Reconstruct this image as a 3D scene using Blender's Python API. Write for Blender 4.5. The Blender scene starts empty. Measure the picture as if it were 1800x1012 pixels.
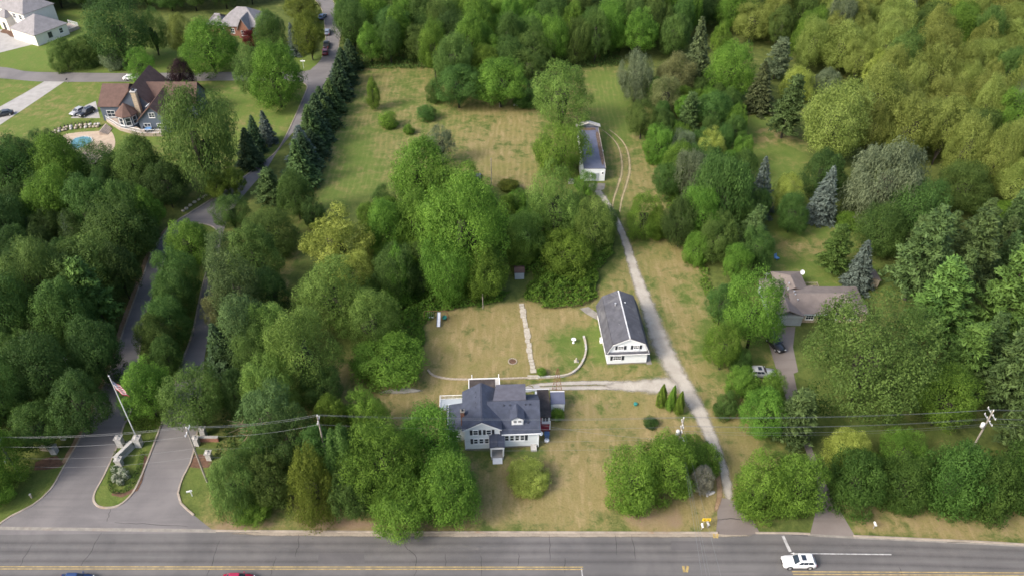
import bpy, bmesh, math, random
import numpy as np
from mathutils import Vector, Matrix
from mathutils.geometry import tessellate_polygon

# ------------------------------------------------------------------ camera
SC = bpy.context.scene
COL = SC.collection
HC, FPX = 104.0, 1420.0                      # drone height in metres, focal length for an 1800 px wide survey picture
PITCH = math.atan(1170.0 / 1420.0)
CP, SP = math.cos(PITCH), math.sin(PITCH)
cam = bpy.data.cameras.new('camera')
cam.sensor_width = 36.0
cam.lens = FPX / 1800.0 * 36.0
cam.clip_start = 1.0
cam.clip_end = 9000.0
camo = bpy.data.objects.new('camera', cam)
camo.location = (0, 0, HC)
camo.rotation_euler = (math.pi / 2 - PITCH, 0, 0)
COL.objects.link(camo)
SC.camera = camo

# ------------------------------------------------------------------ sky, sun, exposure
SUN_EL = math.radians(40.0)
SUN_DIR = Vector((1.0, 0.55, 0)).normalized()          # the way the light travels over the ground
world = bpy.data.worlds.new('World')
SC.world = world
world.use_nodes = True
wn = world.node_tree
wn.nodes.clear()
wo = wn.nodes.new('ShaderNodeOutputWorld')
wb = wn.nodes.new('ShaderNodeBackground')
ws = wn.nodes.new('ShaderNodeTexSky')
ws.sky_type = 'NISHITA'
ws.sun_disc = False
ws.sun_elevation = SUN_EL
ws.sun_rotation = math.atan2(-SUN_DIR.x, -SUN_DIR.y)
ws.air_density = 1.0
ws.dust_density = 5.0
ws.ozone_density = 1.0
wb.inputs['Strength'].default_value = 0.15
wn.links.new(ws.outputs[0], wb.inputs['Color'])
wn.links.new(wb.outputs[0], wo.inputs['Surface'])
sl = bpy.data.lights.new('sun', 'SUN')
sl.energy = 1.35
sl.angle = math.radians(13.0)
sl.color = (1.0, 0.955, 0.88)
so = bpy.data.objects.new('sun', sl)
so.rotation_euler = Vector((SUN_DIR.x * math.cos(SUN_EL), SUN_DIR.y * math.cos(SUN_EL), -math.sin(SUN_EL))).to_track_quat('-Z', 'Y').to_euler()
so.location = (-60, 40, 200)
COL.objects.link(so)
SC.view_settings.view_transform = 'Standard'
SC.view_settings.look = 'None'
SC.view_settings.gamma = 1.0
SC.view_settings.exposure = 1.05
SC.view_settings.use_curve_mapping = False
SC.cycles.max_bounces = 5
SC.cycles.diffuse_bounces = 3
SC.cycles.transmission_bounces = 3
SC.cycles.transparent_max_bounces = 6
SC.cycles.use_denoising = True
SC.cycles.pixel_filter_type = 'BLACKMAN_HARRIS'
SC.cycles.filter_width = 1.6
SC.cycles.use_adaptive_sampling = True

# ------------------------------------------------------------------ survey helpers: a point of the ground (or of height z)
def P(px, py, z=0.0):
    u, v = (px - 900) / FPX, (py - 506) / FPX
    dx, dy, dz = u, CP - v * SP, -SP - v * CP
    t = (z - HC) / dz
    return Vector((dx * t, dy * t, z))
def height_at(Y, py):
    v = (py - 506) / FPX
    return HC - Y * (SP + v * CP) / (CP - v * SP)
def depth_of(Y, z):
    return Y * CP + (HC - z) * SP

# ------------------------------------------------------------------ mesh helpers
class MB:
    def __init__(s):
        s.v, s.f, s.m = [], [], []
    def add(s, vs, fs, mi=0):
        o = len(s.v)
        s.v += [tuple(x) for x in vs]
        s.f += [tuple(i + o for i in f) for f in fs]
        s.m += [mi] * len(fs)
        return s
    def box(s, x0, x1, y0, y1, z0, z1, mi=0):
        return s.add([(x0, y0, z0), (x1, y0, z0), (x1, y1, z0), (x0, y1, z0), (x0, y0, z1), (x1, y0, z1), (x1, y1, z1), (x0, y1, z1)],
                     [(0, 3, 2, 1), (4, 5, 6, 7), (0, 1, 5, 4), (1, 2, 6, 5), (2, 3, 7, 6), (3, 0, 4, 7)], mi)
    def slab(s, pts, t, mi=0):
        """a flat plate: polygon pts (counter-clockwise seen from outside) given thickness t behind it"""
        p = [Vector(q) for q in pts]
        n = (p[1] - p[0]).cross(p[2] - p[0]).normalized()
        k = len(p)
        q = [a - n * t for a in p]
        fs = [tuple(range(k)), tuple(range(2 * k - 1, k - 1, -1))]
        for i in range(k):
            j = (i + 1) % k
            fs.append((i, k + i, k + j, j))
        return s.add(p + q, fs, mi)
    def prism_y(s, poly, y0, y1, mi=0):
        """polygon in x,z (counter-clockwise seen from -y) pushed from y0 to y1"""
        k = len(poly)
        vs = [(a, y0, b) for a, b in poly] + [(a, y1, b) for a, b in poly]
        fs = [tuple(range(k)), tuple(range(2 * k - 1, k - 1, -1))]
        for i in range(k):
            j = (i + 1) % k
            fs.append((i, k + i, k + j, j))
        return s.add(vs, fs, mi)
    def prism_x(s, poly, x0, x1, mi=0):
        """polygon in y,z (counter-clockwise seen from +x) pushed from x0 to x1"""
        k = len(poly)
        vs = [(x1, a, b) for a, b in poly] + [(x0, a, b) for a, b in poly]
        fs = [tuple(range(k)), tuple(range(2 * k - 1, k - 1, -1))]
        for i in range(k):
            j = (i + 1) % k
            fs.append((i, k + i, k + j, j))
        return s.add(vs, fs, mi)
    def tube(s, pts, rs, n=8, mi=0, cap=True):
        pts = [Vector(p) for p in pts]
        if not hasattr(rs, '__len__'):
            rs = [rs] * len(pts)
        o = len(s.v)
        for i, p in enumerate(pts):
            d = (pts[min(i + 1, len(pts) - 1)] - pts[max(i - 1, 0)]).normalized()
            a = d.cross(Vector((0.31, 0.95, 0.1)) if abs(d.z) > 0.8 else Vector((0, 0, 1))).normalized()
            b = d.cross(a)
            for k in range(n):
                w = 2 * math.pi * k / n
                s.v.append(tuple(p + (a * math.cos(w) + b * math.sin(w)) * rs[i]))
        for i in range(len(pts) - 1):
            for k in range(n):
                k2 = (k + 1) % n
                s.f.append((o + i * n + k, o + i * n + k2, o + (i + 1) * n + k2, o + (i + 1) * n + k)); s.m.append(mi)
        if cap:
            s.f.append(tuple(o + k for k in range(n))[::-1]); s.m.append(mi)
            s.f.append(tuple(o + (len(pts) - 1) * n + k for k in range(n))); s.m.append(mi)
        return s
    def lathe(s, prof, n=14, c=(0, 0, 0), mi=0):
        o = len(s.v)
        for r, z in prof:
            for k in range(n):
                w = 2 * math.pi * k / n
                s.v.append((c[0] + r * math.cos(w), c[1] + r * math.sin(w), c[2] + z))
        for i in range(len(prof) - 1):
            for k in range(n):
                k2 = (k + 1) % n
                s.f.append((o + i * n + k, o + i * n + k2, o + (i + 1) * n + k2, o + (i + 1) * n + k)); s.m.append(mi)
        s.f.append(tuple(o + k for k in range(n))[::-1]); s.m.append(mi)
        s.f.append(tuple(o + (len(prof) - 1) * n + k for k in range(n))); s.m.append(mi)
        return s
    def mesh(s, name, mats, smooth=False):
        me = bpy.data.meshes.new(name)
        me.from_pydata(s.v, [], s.f)
        for m in (mats if isinstance(mats, (list, tuple)) else [mats]):
            me.materials.append(M[m] if isinstance(m, str) else m)
        if any(s.m):
            me.polygons.foreach_set('material_index', s.m)
        if smooth:
            me.polygons.foreach_set('use_smooth', [True] * len(me.polygons))
        me.update()
        return me
    def build(s, name, mats, parent=None, smooth=False, bevel=0.0, fix=True):
        me = s.mesh(name, mats, smooth)
        if fix:
            bm = bmesh.new(); bm.from_mesh(me)
            bmesh.ops.recalc_face_normals(bm, faces=bm.faces[:])
            bm.to_mesh(me); bm.free()
        return link(name, me, parent, bevel)

def link(name, me, parent=None, bevel=0.0):
    o = bpy.data.objects.new(name, me)
    COL.objects.link(o)
    if parent is not None:
        o.parent = parent
    if bevel:
        b = o.modifiers.new('bevel', 'BEVEL')
        b.width = bevel; b.segments = 2; b.limit_method = 'ANGLE'; b.angle_limit = math.radians(35)
    return o
def tag(o, label=None, cat=None, group=None, kind=None):
    if label: o['label'] = label
    if cat: o['category'] = cat
    if group: o['group'] = group
    if kind: o['kind'] = kind
    return o
def thing(name, loc, label, cat, rz=0.0, group=None):
    o = bpy.data.objects.new(name, None)
    o.empty_display_size = 0.5
    COL.objects.link(o)
    o.location = loc
    o.rotation_euler = (0, 0, rz)
    return tag(o, label, cat, group)
def copy_tree(o, parent=None):
    c = o.copy()
    COL.objects.link(c)
    c.parent = parent
    for ch in [x for x in o.children]:
        copy_tree(ch, c)
    return c

# ------------------------------------------------------------------ materials
M = {}
def new_mat(name):
    m = bpy.data.materials.new(name)
    m.use_nodes = True
    m.node_tree.nodes.clear()
    M[name] = m
    nt = m.node_tree
    out = nt.nodes.new('ShaderNodeOutputMaterial')
    return m, nt, out
def N(nt, t, **kw):
    n = nt.nodes.new(t)
    for k, v in kw.items():
        if k.startswith('i_'):
            key = k[2:]
            key = int(key) if key.isdigit() else key.replace('_', ' ')
            n.inputs[key].default_value = v
        else:
            setattr(n, k, v)
    return n
def rgba(c):
    return (c[0], c[1], c[2], 1.0)
def mixc(nt, fac, a, b, blend='MIX'):
    n = nt.nodes.new('ShaderNodeMix'); n.data_type = 'RGBA'; n.blend_type = blend
    for sock, val in ((n.inputs[0], fac), (n.inputs[6], a), (n.inputs[7], b)):
        if hasattr(val, 'links'): nt.links.new(val, sock)
        elif hasattr(val, '__len__'): sock.default_value = rgba(val)
        else: sock.default_value = val
    return n.outputs[2]
def math_n(nt, op, a, b=0.0, c=None, clamp=False):
    n = nt.nodes.new('ShaderNodeMath'); n.operation = op; n.use_clamp = clamp
    for i, val in enumerate((a, b, c)):
        if val is None: continue
        if hasattr(val, 'links'): nt.links.new(val, n.inputs[i])
        else: n.inputs[i].default_value = val
    return n.outputs[0]
def noise(nt, vec, scale, detail=4.0, rough=0.6, dist=0.0):
    n = nt.nodes.new('ShaderNodeTexNoise')
    n.inputs['Scale'].default_value = scale; n.inputs['Detail'].default_value = detail
    n.inputs['Roughness'].default_value = rough; n.inputs['Distortion'].default_value = dist
    if vec is not None: nt.links.new(vec, n.inputs['Vector'])
    return n.outputs['Fac']
def ramp(nt, fac, lo, hi):
    n = nt.nodes.new('ShaderNodeMapRange')
    nt.links.new(fac, n.inputs[0])
    n.inputs[1].default_value = lo; n.inputs[2].default_value = hi
    n.interpolation_type = 'SMOOTHSTEP'
    return n.outputs[0]
def coords(nt, kind='Object', scale=None):
    t = nt.nodes.new('ShaderNodeTexCoord')
    v = t.outputs[kind]
    if scale:
        mp = nt.nodes.new('ShaderNodeMapping'); mp.inputs['Scale'].default_value = scale
        nt.links.new(v, mp.inputs['Vector']); v = mp.outputs[0]
    return v
def bump(nt, h, strength=0.3, dist=0.02):
    b = nt.nodes.new('ShaderNodeBump'); b.inputs['Strength'].default_value = strength; b.inputs['Distance'].default_value = dist
    nt.links.new(h, b.inputs['Height'])
    return b.outputs[0]
def surf(name, color, rough=0.75, var=0.18, scale=1.2, fine=14.0, metal=0.0, bumpy=0.15, lines=None, spec=0.4, stain=None, coat=0.0):
    """plain procedural surface: base colour broken up by a coarse and a fine noise; lines=(axis, pitch) adds lap siding or shingle courses"""
    m, nt, out = new_mat(name)
    b = N(nt, 'ShaderNodeBsdfPrincipled')
    b.inputs['Roughness'].default_value = rough; b.inputs['Metallic'].default_value = metal
    b.inputs['Specular IOR Level'].default_value = spec
    if coat:
        b.inputs['Coat Weight'].default_value = coat; b.inputs['Coat Roughness'].default_value = 0.08
    co = coords(nt)
    n1, n2 = noise(nt, co, scale, 4), noise(nt, co, fine, 3)
    dark = tuple(x * (1 - var) for x in color); light = tuple(min(1, x * (1 + var)) for x in color)
    col = mixc(nt, ramp(nt, n1, 0.3, 0.7), dark, light)
    col = mixc(nt, math_n(nt, 'MULTIPLY', ramp(nt, n2, 0.35, 0.7), 0.35), col, dark)
    if stain:
        col = mixc(nt, math_n(nt, 'MULTIPLY', ramp(nt, noise(nt, co, scale * 0.45, 5, 0.65, 0.6), 0.52, 0.72), 0.75), col, stain)
    h = n2
    if lines:
        sep = N(nt, 'ShaderNodeSeparateXYZ'); nt.links.new(co, sep.inputs[0])
        fr = math_n(nt, 'FRACT', math_n(nt, 'DIVIDE', sep.outputs[lines[0]], lines[1]))
        h = math_n(nt, 'ADD', math_n(nt, 'MULTIPLY', fr, -1.0), math_n(nt, 'MULTIPLY', n2, 0.15))
        col = mixc(nt, math_n(nt, 'MULTIPLY', ramp(nt, fr, 0.85, 0.97), 0.22), col, tuple(x * 0.45 for x in color))
    nt.links.new(col, b.inputs['Base Color'])
    nt.links.new(bump(nt, h, bumpy, 0.02), b.inputs['Normal'])
    nt.links.new(b.outputs[0], out.inputs[0])
    return m
def glass(name, color=(0.02, 0.026, 0.035), rough=0.06):
    m, nt, out = new_mat(name)
    b = N(nt, 'ShaderNodeBsdfPrincipled')
    b.inputs['Roughness'].default_value = rough
    b.inputs['Specular IOR Level'].default_value = 0.6
    n1 = noise(nt, coords(nt), 1.5, 2)
    nt.links.new(mixc(nt, n1, color, tuple(x * 2.2 for x in color)), b.inputs['Base Color'])
    nt.links.new(b.outputs[0], out.inputs[0])
def leaf(name, color, tip, trans=0.45, dark=0.62, hard=False):
    """foliage: 'tint' (a random value per clump and leaf) moves the colour between the two leaf colours of the species"""
    m, nt, out = new_mat(name)
    at = N(nt, 'ShaderNodeAttribute', attribute_name='tint')
    oi = N(nt, 'ShaderNodeObjectInfo')
    col = mixc(nt, ramp(nt, at.outputs['Fac'], .48, .62) if hard else at.outputs['Fac'], tuple(x * dark for x in color), tip)
    hs = N(nt, 'ShaderNodeHueSaturation')
    nt.links.new(math_n(nt, 'MULTIPLY_ADD', oi.outputs['Random'], 0.024, 0.490), hs.inputs['Hue'])
    nt.links.new(math_n(nt, 'MULTIPLY_ADD', oi.outputs['Random'], 0.30, 0.85), hs.inputs['Value'])
    nt.links.new(col, hs.inputs['Color'])
    d = N(nt, 'ShaderNodeBsdfPrincipled')
    d.inputs['Roughness'].default_value = 0.55; d.inputs['Specular IOR Level'].default_value = 0.12
    t = N(nt, 'ShaderNodeBsdfTranslucent')
    nt.links.new(hs.outputs[0], d.inputs['Base Color']); nt.links.new(hs.outputs[0], t.inputs['Color'])
    mx = N(nt, 'ShaderNodeMixShader'); mx.inputs[0].default_value = trans
    nt.links.new(d.outputs[0], mx.inputs[1]); nt.links.new(t.outputs[0], mx.inputs[2])
    nt.links.new(mx.outputs[0], out.inputs[0])

leaf('leaf_mid', (0.0925, 0.1983, 0.0285), (0.1933, 0.3331, 0.0508))
leaf('leaf_bright', (0.1035, 0.205, 0.0268), (0.2134, 0.3416, 0.0512))
leaf('leaf_deep', (0.065, 0.1411, 0.0336), (0.1254, 0.2195, 0.0515))
leaf('leaf_dark', (0.048, 0.096, 0.028), (0.090, 0.158, 0.040))
leaf('leaf_lime', (0.2621, 0.3565, 0.0575), (0.4632, 0.552, 0.1265))
leaf('leaf_gold', (0.115, 0.165, 0.024), (0.205, 0.265, 0.045))
leaf('leaf_olive', (0.082, 0.150, 0.032), (0.155, 0.240, 0.058))
leaf('leaf_pale', (0.1749, 0.2332, 0.044), (0.3265, 0.385, 0.099))
leaf('leaf_silver', (0.125, 0.172, 0.090), (0.240, 0.300, 0.165))
leaf('leaf_beige', (0.150, 0.178, 0.065), (0.255, 0.275, 0.110))
leaf('leaf_pine', (0.056, 0.102, 0.032), (0.112, 0.176, 0.055), 0.15)
leaf('leaf_pinegreen', (0.064, 0.125, 0.028), (0.128, 0.215, 0.046), 0.15)
leaf('leaf_spruce', (0.036, 0.070, 0.030), (0.074, 0.122, 0.052), 0.1)
leaf('leaf_bluespruce', (0.080, 0.112, 0.092), (0.150, 0.190, 0.160), 0.1)
leaf('leaf_brownspruce', (0.066, 0.090, 0.036), (0.110, 0.138, 0.056), 0.12)
leaf('leaf_purple', (0.022, 0.012, 0.014), (0.045, 0.022, 0.026), 0.2)
leaf('leaf_red', (0.110, 0.018, 0.016), (0.190, 0.035, 0.030), 0.25)
leaf('leaf_grey', (0.200, 0.200, 0.140), (0.330, 0.320, 0.240), 0.1, 0.7)
leaf('leaf_vine', (0.0795, 0.1875, 0.027), (0.1749, 0.3225, 0.045))
leaf('flower_white', (0.060, 0.120, 0.030), (0.62, 0.64, 0.52), 0.2, 0.8, True)
leaf('leaf_soft', (0.125, 0.230, 0.040), (0.240, 0.370, 0.085))
leaf('leaf_hedge', (0.054, 0.1283, 0.0243), (0.108, 0.2025, 0.0405))

surf('bark', (0.050, 0.045, 0.036), 0.9, 0.3, 2.0, 20, bumpy=0.5)
surf('bark_grey', (0.22, 0.19, 0.16), 0.9, 0.25, 2.0, 20, bumpy=0.5)
surf('dead_wood', (0.40, 0.27, 0.17), 0.9, 0.25, 2.0, 20)
surf('siding_white', (0.78, 0.82, 0.85), 0.55, 0.04, 0.7, 9, lines=(2, 0.14), bumpy=0.35)
surf('siding_cream', (0.70, 0.68, 0.62), 0.6, 0.05, 0.7, 9, lines=(2, 0.16), bumpy=0.3)
surf('siding_blue', (0.10, 0.125, 0.165), 0.6, 0.10, 0.7, 9, lines=(2, 0.16), bumpy=0.35)
surf('siding_palegrey', (0.36, 0.40, 0.43), 0.6, 0.06, 0.7, 9, lines=(2, 0.16), bumpy=0.3)
surf('trim_white', (0.85, 0.86, 0.87), 0.5, 0.04, 1.5, 12)
surf('paint_dark', (0.030, 0.034, 0.045), 0.5, 0.15, 2, 12)
surf('shingle_slate', (0.052, 0.062, 0.092), 0.85, 0.20, 0.9, 5.0, lines=(2, 0.115), bumpy=0.5)
surf('shingle_slate_pale', (0.105, 0.105, 0.130), 0.85, 0.14, 0.9, 5.0, lines=(1, 0.20), bumpy=0.4)
surf('shingle_barn', (0.080, 0.082, 0.096), 0.85, 0.22, 0.8, 5.0, lines=(2, 0.10), bumpy=0.5, stain=(0.145, 0.146, 0.155))
surf('shingle_brown', (0.112, 0.068, 0.055), 0.85, 0.18, 0.8, 4.0, lines=(2, 0.12), bumpy=0.5)
surf('shingle_tan', (0.190, 0.160, 0.145), 0.85, 0.14, 0.8, 4.0, lines=(2, 0.10), bumpy=0.5)
surf('shingle_grey', (0.235, 0.225, 0.230), 0.85, 0.14, 0.8, 4.0, lines=(2, 0.12), bumpy=0.5)
surf('roll_roof_dark', (0.050, 0.042, 0.040), 0.9, 0.3, 1.1, 6.0, stain=(0.12, 0.095, 0.080))
surf('roll_roof_blue', (0.105, 0.115, 0.165), 0.45, 0.18, 0.4, 3.0, stain=(0.15, 0.155, 0.20))
surf('leaf_litter', (0.125, 0.088, 0.066), 0.95, 0.4, 2.5, 12.0, bumpy=0.6)
surf('brick_red', (0.27, 0.13, 0.09), 0.9, 0.25, 4, 14, lines=(2, 0.09))
surf('brick_tan', (0.45, 0.37, 0.27), 0.9, 0.2, 3, 14, lines=(2, 0.09))
surf('limestone', (0.42, 0.41, 0.39), 0.85, 0.2, 2.5, 12, bumpy=0.4)
surf('fieldstone', (0.36, 0.31, 0.25), 0.9, 0.3, 3, 10, bumpy=0.6)
surf('path_stone', (0.40, 0.365, 0.30), 0.9, 0.2, 2.0, 9, bumpy=0.5)
surf('concrete', (0.33, 0.32, 0.305), 0.85, 0.12, 0.5, 6, bumpy=0.25)
surf('concrete_old', (0.235, 0.22, 0.195), 0.9, 0.2, 0.8, 6, stain=(0.20, 0.15, 0.11))
surf('kerb_concrete', (0.30, 0.26, 0.215), 0.9, 0.2, 0.6, 5, stain=(0.24, 0.16, 0.10))
surf('pool_deck', (0.40, 0.32, 0.24), 0.85, 0.12, 0.8, 6)
surf('deck_wood', (0.36, 0.30, 0.25), 0.8, 0.18, 1, 8, lines=(0, 0.15))
surf('mulch', (0.115, 0.065, 0.042), 0.95, 0.35, 1.5, 14, bumpy=0.6)
surf('pole_wood', (0.30, 0.27, 0.235), 0.85, 0.25, 1.5, 16, bumpy=0.4)
surf('wire_metal', (0.22, 0.23, 0.24), 0.4, 0.1, 1, 4, metal=0.6)
surf('galvanised', (0.55, 0.56, 0.58), 0.4, 0.1, 2, 12, metal=0.5)
surf('porcelain', (0.75, 0.75, 0.73), 0.35, 0.05, 2, 12)
surf('rust', (0.20, 0.10, 0.055), 0.9, 0.3, 3, 15)
surf('rubber', (0.018, 0.018, 0.020), 0.85, 0.2, 4, 20)
surf('plastic_blue', (0.06, 0.11, 0.22), 0.5, 0.1)
surf('plastic_teal', (0.03, 0.20, 0.17), 0.5, 0.1)
surf('plastic_white', (0.78, 0.79, 0.80), 0.4, 0.05)
surf('paint_red', (0.24, 0.02, 0.03), 0.5, 0.1)
surf('sign_yellow', (0.85, 0.55, 0.01), 0.5, 0.06)
surf('road_yellow', (0.38, 0.285, 0.11), 0.85, 0.35, 1.2, 7)
surf('road_white', (0.42, 0.42, 0.42), 0.85, 0.35, 1.2, 7)
surf('road_crack', (0.035, 0.033, 0.034), 0.9, 0.25, 1.2, 7)
surf('cushion_blue', (0.10, 0.22, 0.42), 0.8, 0.15)
for nm, c in (('white', (0.72, 0.73, 0.75)), ('black', (0.014, 0.015, 0.020)), ('silver', (0.36, 0.37, 0.39)), ('navy', (0.015, 0.04, 0.13)),
              ('crimson', (0.30, 0.012, 0.05)), ('blue', (0.07, 0.13, 0.26)), ('greyblue', (0.16, 0.19, 0.25)), ('maroon', (0.16, 0.012, 0.025)), ('charcoal', (0.025, 0.028, 0.035))):
    surf('car_' + nm, c, 0.28, 0.04, 0.8, 5, bumpy=0.0, spec=0.5, coat=0.6)
glass('window_glass')
glass('car_glass', (0.016, 0.022, 0.032), 0.04)
surf('lamp_lens', (0.70, 0.72, 0.74), 0.15, 0.05)
surf('tail_lens', (0.32, 0.012, 0.012), 0.2, 0.05)

# ------------------------------------------------------------------ ground
def ground_material():
    m, nt, out = new_mat('grass_ground')
    b = N(nt, 'ShaderNodeBsdfPrincipled'); b.inputs['Roughness'].default_value = 0.95; b.inputs['Specular IOR Level'].default_value = 0.15
    at = N(nt, 'ShaderNodeAttribute', attribute_name='zone')
    mw = N(nt, 'ShaderNodeAttribute', attribute_name='mow')
    sep = N(nt, 'ShaderNodeSeparateColor'); nt.links.new(at.outputs['Color'], sep.inputs[0])
    dry, soil, lush = sep.outputs
    co = coords(nt)
    nb = noise(nt, co, 0.09, 6, 0.65, 0.4)      # patches of ten metres
    nm = noise(nt, co, 0.42, 7, 0.72, 0.4)      # tufts of two metres
    nf = noise(nt, co, 3.2, 4, 0.7)             # blades
    streak = noise(nt, coords(nt, 'Object', (0.9, 0.16, 1)), 1.0, 4, 0.6, 0.5)
    green = mixc(nt, lush, (0.050, 0.068, 0.020), (0.100, 0.165, 0.030))
    green = mixc(nt, ramp(nt, nm, 0.3, 0.75), green, (0.135, 0.165, 0.042))
    tan = mixc(nt, ramp(nt, nm, 0.35, 0.7), (0.268, 0.208, 0.096), (0.190, 0.165, 0.064))
    tan = mixc(nt, math_n(nt, 'MULTIPLY', ramp(nt, streak, 0.4, 0.75), 0.75), tan, (0.345, 0.262, 0.140))
    tan = mixc(nt, math_n(nt, 'MULTIPLY', ramp(nt, nb, 0.5, 0.68), 0.8), tan, (0.165, 0.165, 0.052))
    f = math_n(nt, 'ADD', dry, math_n(nt, 'MULTIPLY', math_n(nt, 'SUBTRACT', nb, 0.5), 1.5))
    f = math_n(nt, 'ADD', f, math_n(nt, 'MULTIPLY', math_n(nt, 'SUBTRACT', nm, 0.5), 2.0))
    col = mixc(nt, ramp(nt, f, 0.32, 0.98), green, tan)
    bare = mixc(nt, ramp(nt, nf, 0.3, 0.7), (0.20, 0.135, 0.085), (0.30, 0.225, 0.155))
    s = math_n(nt, 'ADD', soil, math_n(nt, 'MULTIPLY', math_n(nt, 'SUBTRACT', nm, 0.5), 0.8))
    col = mixc(nt, ramp(nt, s, 0.35, 0.85), col, bare)
    # mower passes
    sx = N(nt, 'ShaderNodeSeparateXYZ'); nt.links.new(co, sx.inputs[0])
    wob = math_n(nt, 'MULTIPLY', math_n(nt, 'SUBTRACT', noise(nt, co, 0.12, 2), 0.5), 2.2)
    st = math_n(nt, 'SINE', math_n(nt, 'MULTIPLY', math_n(nt, 'ADD', sx.outputs[0], wob), 4.6))
    st2 = math_n(nt, 'SINE', math_n(nt, 'MULTIPLY', math_n(nt, 'ADD', sx.outputs[1], wob), 2.9))
    k = math_n(nt, 'MULTIPLY', math_n(nt, 'MULTIPLY_ADD', st, 0.62, math_n(nt, 'MULTIPLY', st2, 0.10)), mw.outputs['Fac'])
    k = math_n(nt, 'MULTIPLY', k, ramp(nt, nb, 0.3, 0.6))
    col = mixc(nt, math_n(nt, 'MULTIPLY_ADD', k, 0.30, 0.0, True), col, (0.33, 0.28, 0.115))
    col = mixc(nt, math_n(nt, 'MULTIPLY_ADD', k, -0.30, 0.0, True), col, (0.135, 0.140, 0.045))
    col = mixc(nt, math_n(nt, 'MULTIPLY', ramp(nt, nf, 0.40, 0.70), 0.55), col, mixc(nt, 0.55, col, (0.055, 0.055, 0.02)))
    nt.links.new(col, b.inputs['Base Color'])
    nt.links.new(bump(nt, math_n(nt, 'ADD', nf, math_n(nt, 'MULTIPLY', nm, 1.2)), 0.55, 0.16), b.inputs['Normal'])
    nt.links.new(b.outputs[0], out.inputs[0])
ground_material()

def sdist(X, Y, poly):
    """signed distance to a polygon, positive inside"""
    pts = np.array([(p[0], p[1]) for p in poly])
    d = np.full(X.shape, 1e9); inside = np.zeros(X.shape, bool)
    for i in range(len(pts)):
        a, b = pts[i], pts[(i + 1) % len(pts)]
        ab = b - a
        t = np.clip(((X - a[0]) * ab[0] + (Y - a[1]) * ab[1]) / max(1e-9, ab @ ab), 0, 1)
        d = np.minimum(d, np.hypot(X - a[0] - t * ab[0], Y - a[1] - t * ab[1]))
        cond = (a[1] > Y) != (b[1] > Y)
        with np.errstate(divide='ignore', invalid='ignore'):
            xi = (b[0] - a[0]) * (Y - a[1]) / (b[1] - a[1]) + a[0]
        inside ^= cond & (X < xi)
    return np.where(inside, d, -d)
def pp(*xy):
    return [P(x, y) for x, y in xy]

LOT = pp((343, 931), (1392, 931), (1127, 118), (613, 118))
gx = np.concatenate([[-4000, -1500, -700, -400, -300], np.arange(-240, 240.1, 1.2), [300, 400, 700, 1500, 4000]])
gy = np.concatenate([[-3000, -800, -200, 0, 30, 48], np.arange(54, 330.1, 1.2), [345, 400, 520, 800, 1600, 5000]])
GX, GY = np.meshgrid(gx, gy)
rs = np.random.RandomState(3)
def lownoise(X, Y, wl, seed):
    r = np.random.RandomState(seed); s = np.zeros_like(X)
    for i in range(8):
        a = r.rand() * 6.28; k = 2 * math.pi / wl * (0.6 + r.rand() * 0.9)
        s += np.sin((X * math.cos(a) + Y * math.sin(a)) * k + r.rand() * 6.28)
    return s / 4.0
jit = lownoise(GX, GY, 14, 1) * 1.2 + lownoise(GX, GY, 5, 2) * 0.8
dry = np.full(GX.shape, 0.22); soil = np.full(GX.shape, 0.25); lush = np.full(GX.shape, 0.15); mow = np.zeros(GX.shape)
def zone(poly, d=None, s=None, l=None, m=None, soft=2.5, amt=1.0):
    global dry, soil, lush, mow
    w = np.clip((sdist(GX, GY, poly) + jit * min(1, soft / 2.5)) / soft * 0.5 + 0.5, 0, 1) * amt
    w = w * w * (3 - 2 * w)
    if d is not None: dry = dry * (1 - w) + d * w
    if s is not None: soil = soil * (1 - w) + s * w
    if l is not None: lush = lush * (1 - w) + l * w
    if m is not None: mow = mow * (1 - w) + m * w
# neighbour lawns
zone(pp((-250, 136), (540, 148), (520, 210), (470, 285), (380, 330), (250, 290), (80, 250), (-250, 290)), 0.34, 0.0, 0.9, 0.25)
zone(pp((-250, 20), (110, 25), (170, 60), (270, 80), (420, 95), (570, 95), (570, 130), (-250, 126)), 0.15, 0.0, 1.0, 0.15)
zone(pp((100, 20), (210, 20), (180, 70), (110, 70)), 0.1, 0.0, 1.0, 0.1)
zone(pp((60, 150), (220, 150), (120, 235), (-40, 262), (-60, 250)), 0.45, 0.0, 0.8, 0.35)
zone(pp((600, 0), (570, -60), (640, -60), (660, 40), (610, 60)), 0.62, 0.1, 0.5, 0.2)
zone(pp((1270, 165), (1330, 165), (1430, 290), (1500, 420), (1600, 520), (1340, 520), (1330, 380), (1290, 310)), 0.28, 0.05, 0.75, 0.0)
zone(pp((1270, 290), (1320, 290), (1320, 340), (1290, 345)), 0.75, 0.3, 0.4, 0.0, 3)
zone(pp((1340, 225), (1400, 225), (1410, 262), (1340, 250)), 0.7, 0.4, 0.4, 0.0, 3)
zone(pp((1365, 420), (1450, 420), (1450, 450), (1370, 445)), 0.7, 0.35, 0.4, 0.0, 3)
zone(pp((1740, 400), (1900, 395), (1900, 440), (1760, 440)), 0.6, 0.1, 0.6, 0.0, 3)
zone(pp((1310, 575), (1355, 575), (1400, 720), (1330, 720)), 0.35, 0.1, 0.6, 0.0, 3)
zone(pp((1400, 600), (1560, 690), (1660, 760), (1430, 770), (1405, 690)), 0.2, 0.15, 0.5, 0.0, 3)
zone(pp((1470, 870), (1560, 895), (1800, 905), (2000, 930), (2000, 975), (1800, 956), (1500, 940)), 0.8, 0.45, 0.3, 0.0, 2)
zone(pp((-100, 830), (120, 820), (90, 870), (20, 915), (-100, 930)), 0.05, 0.0, 0.55, 0.1, 1.5)
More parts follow.
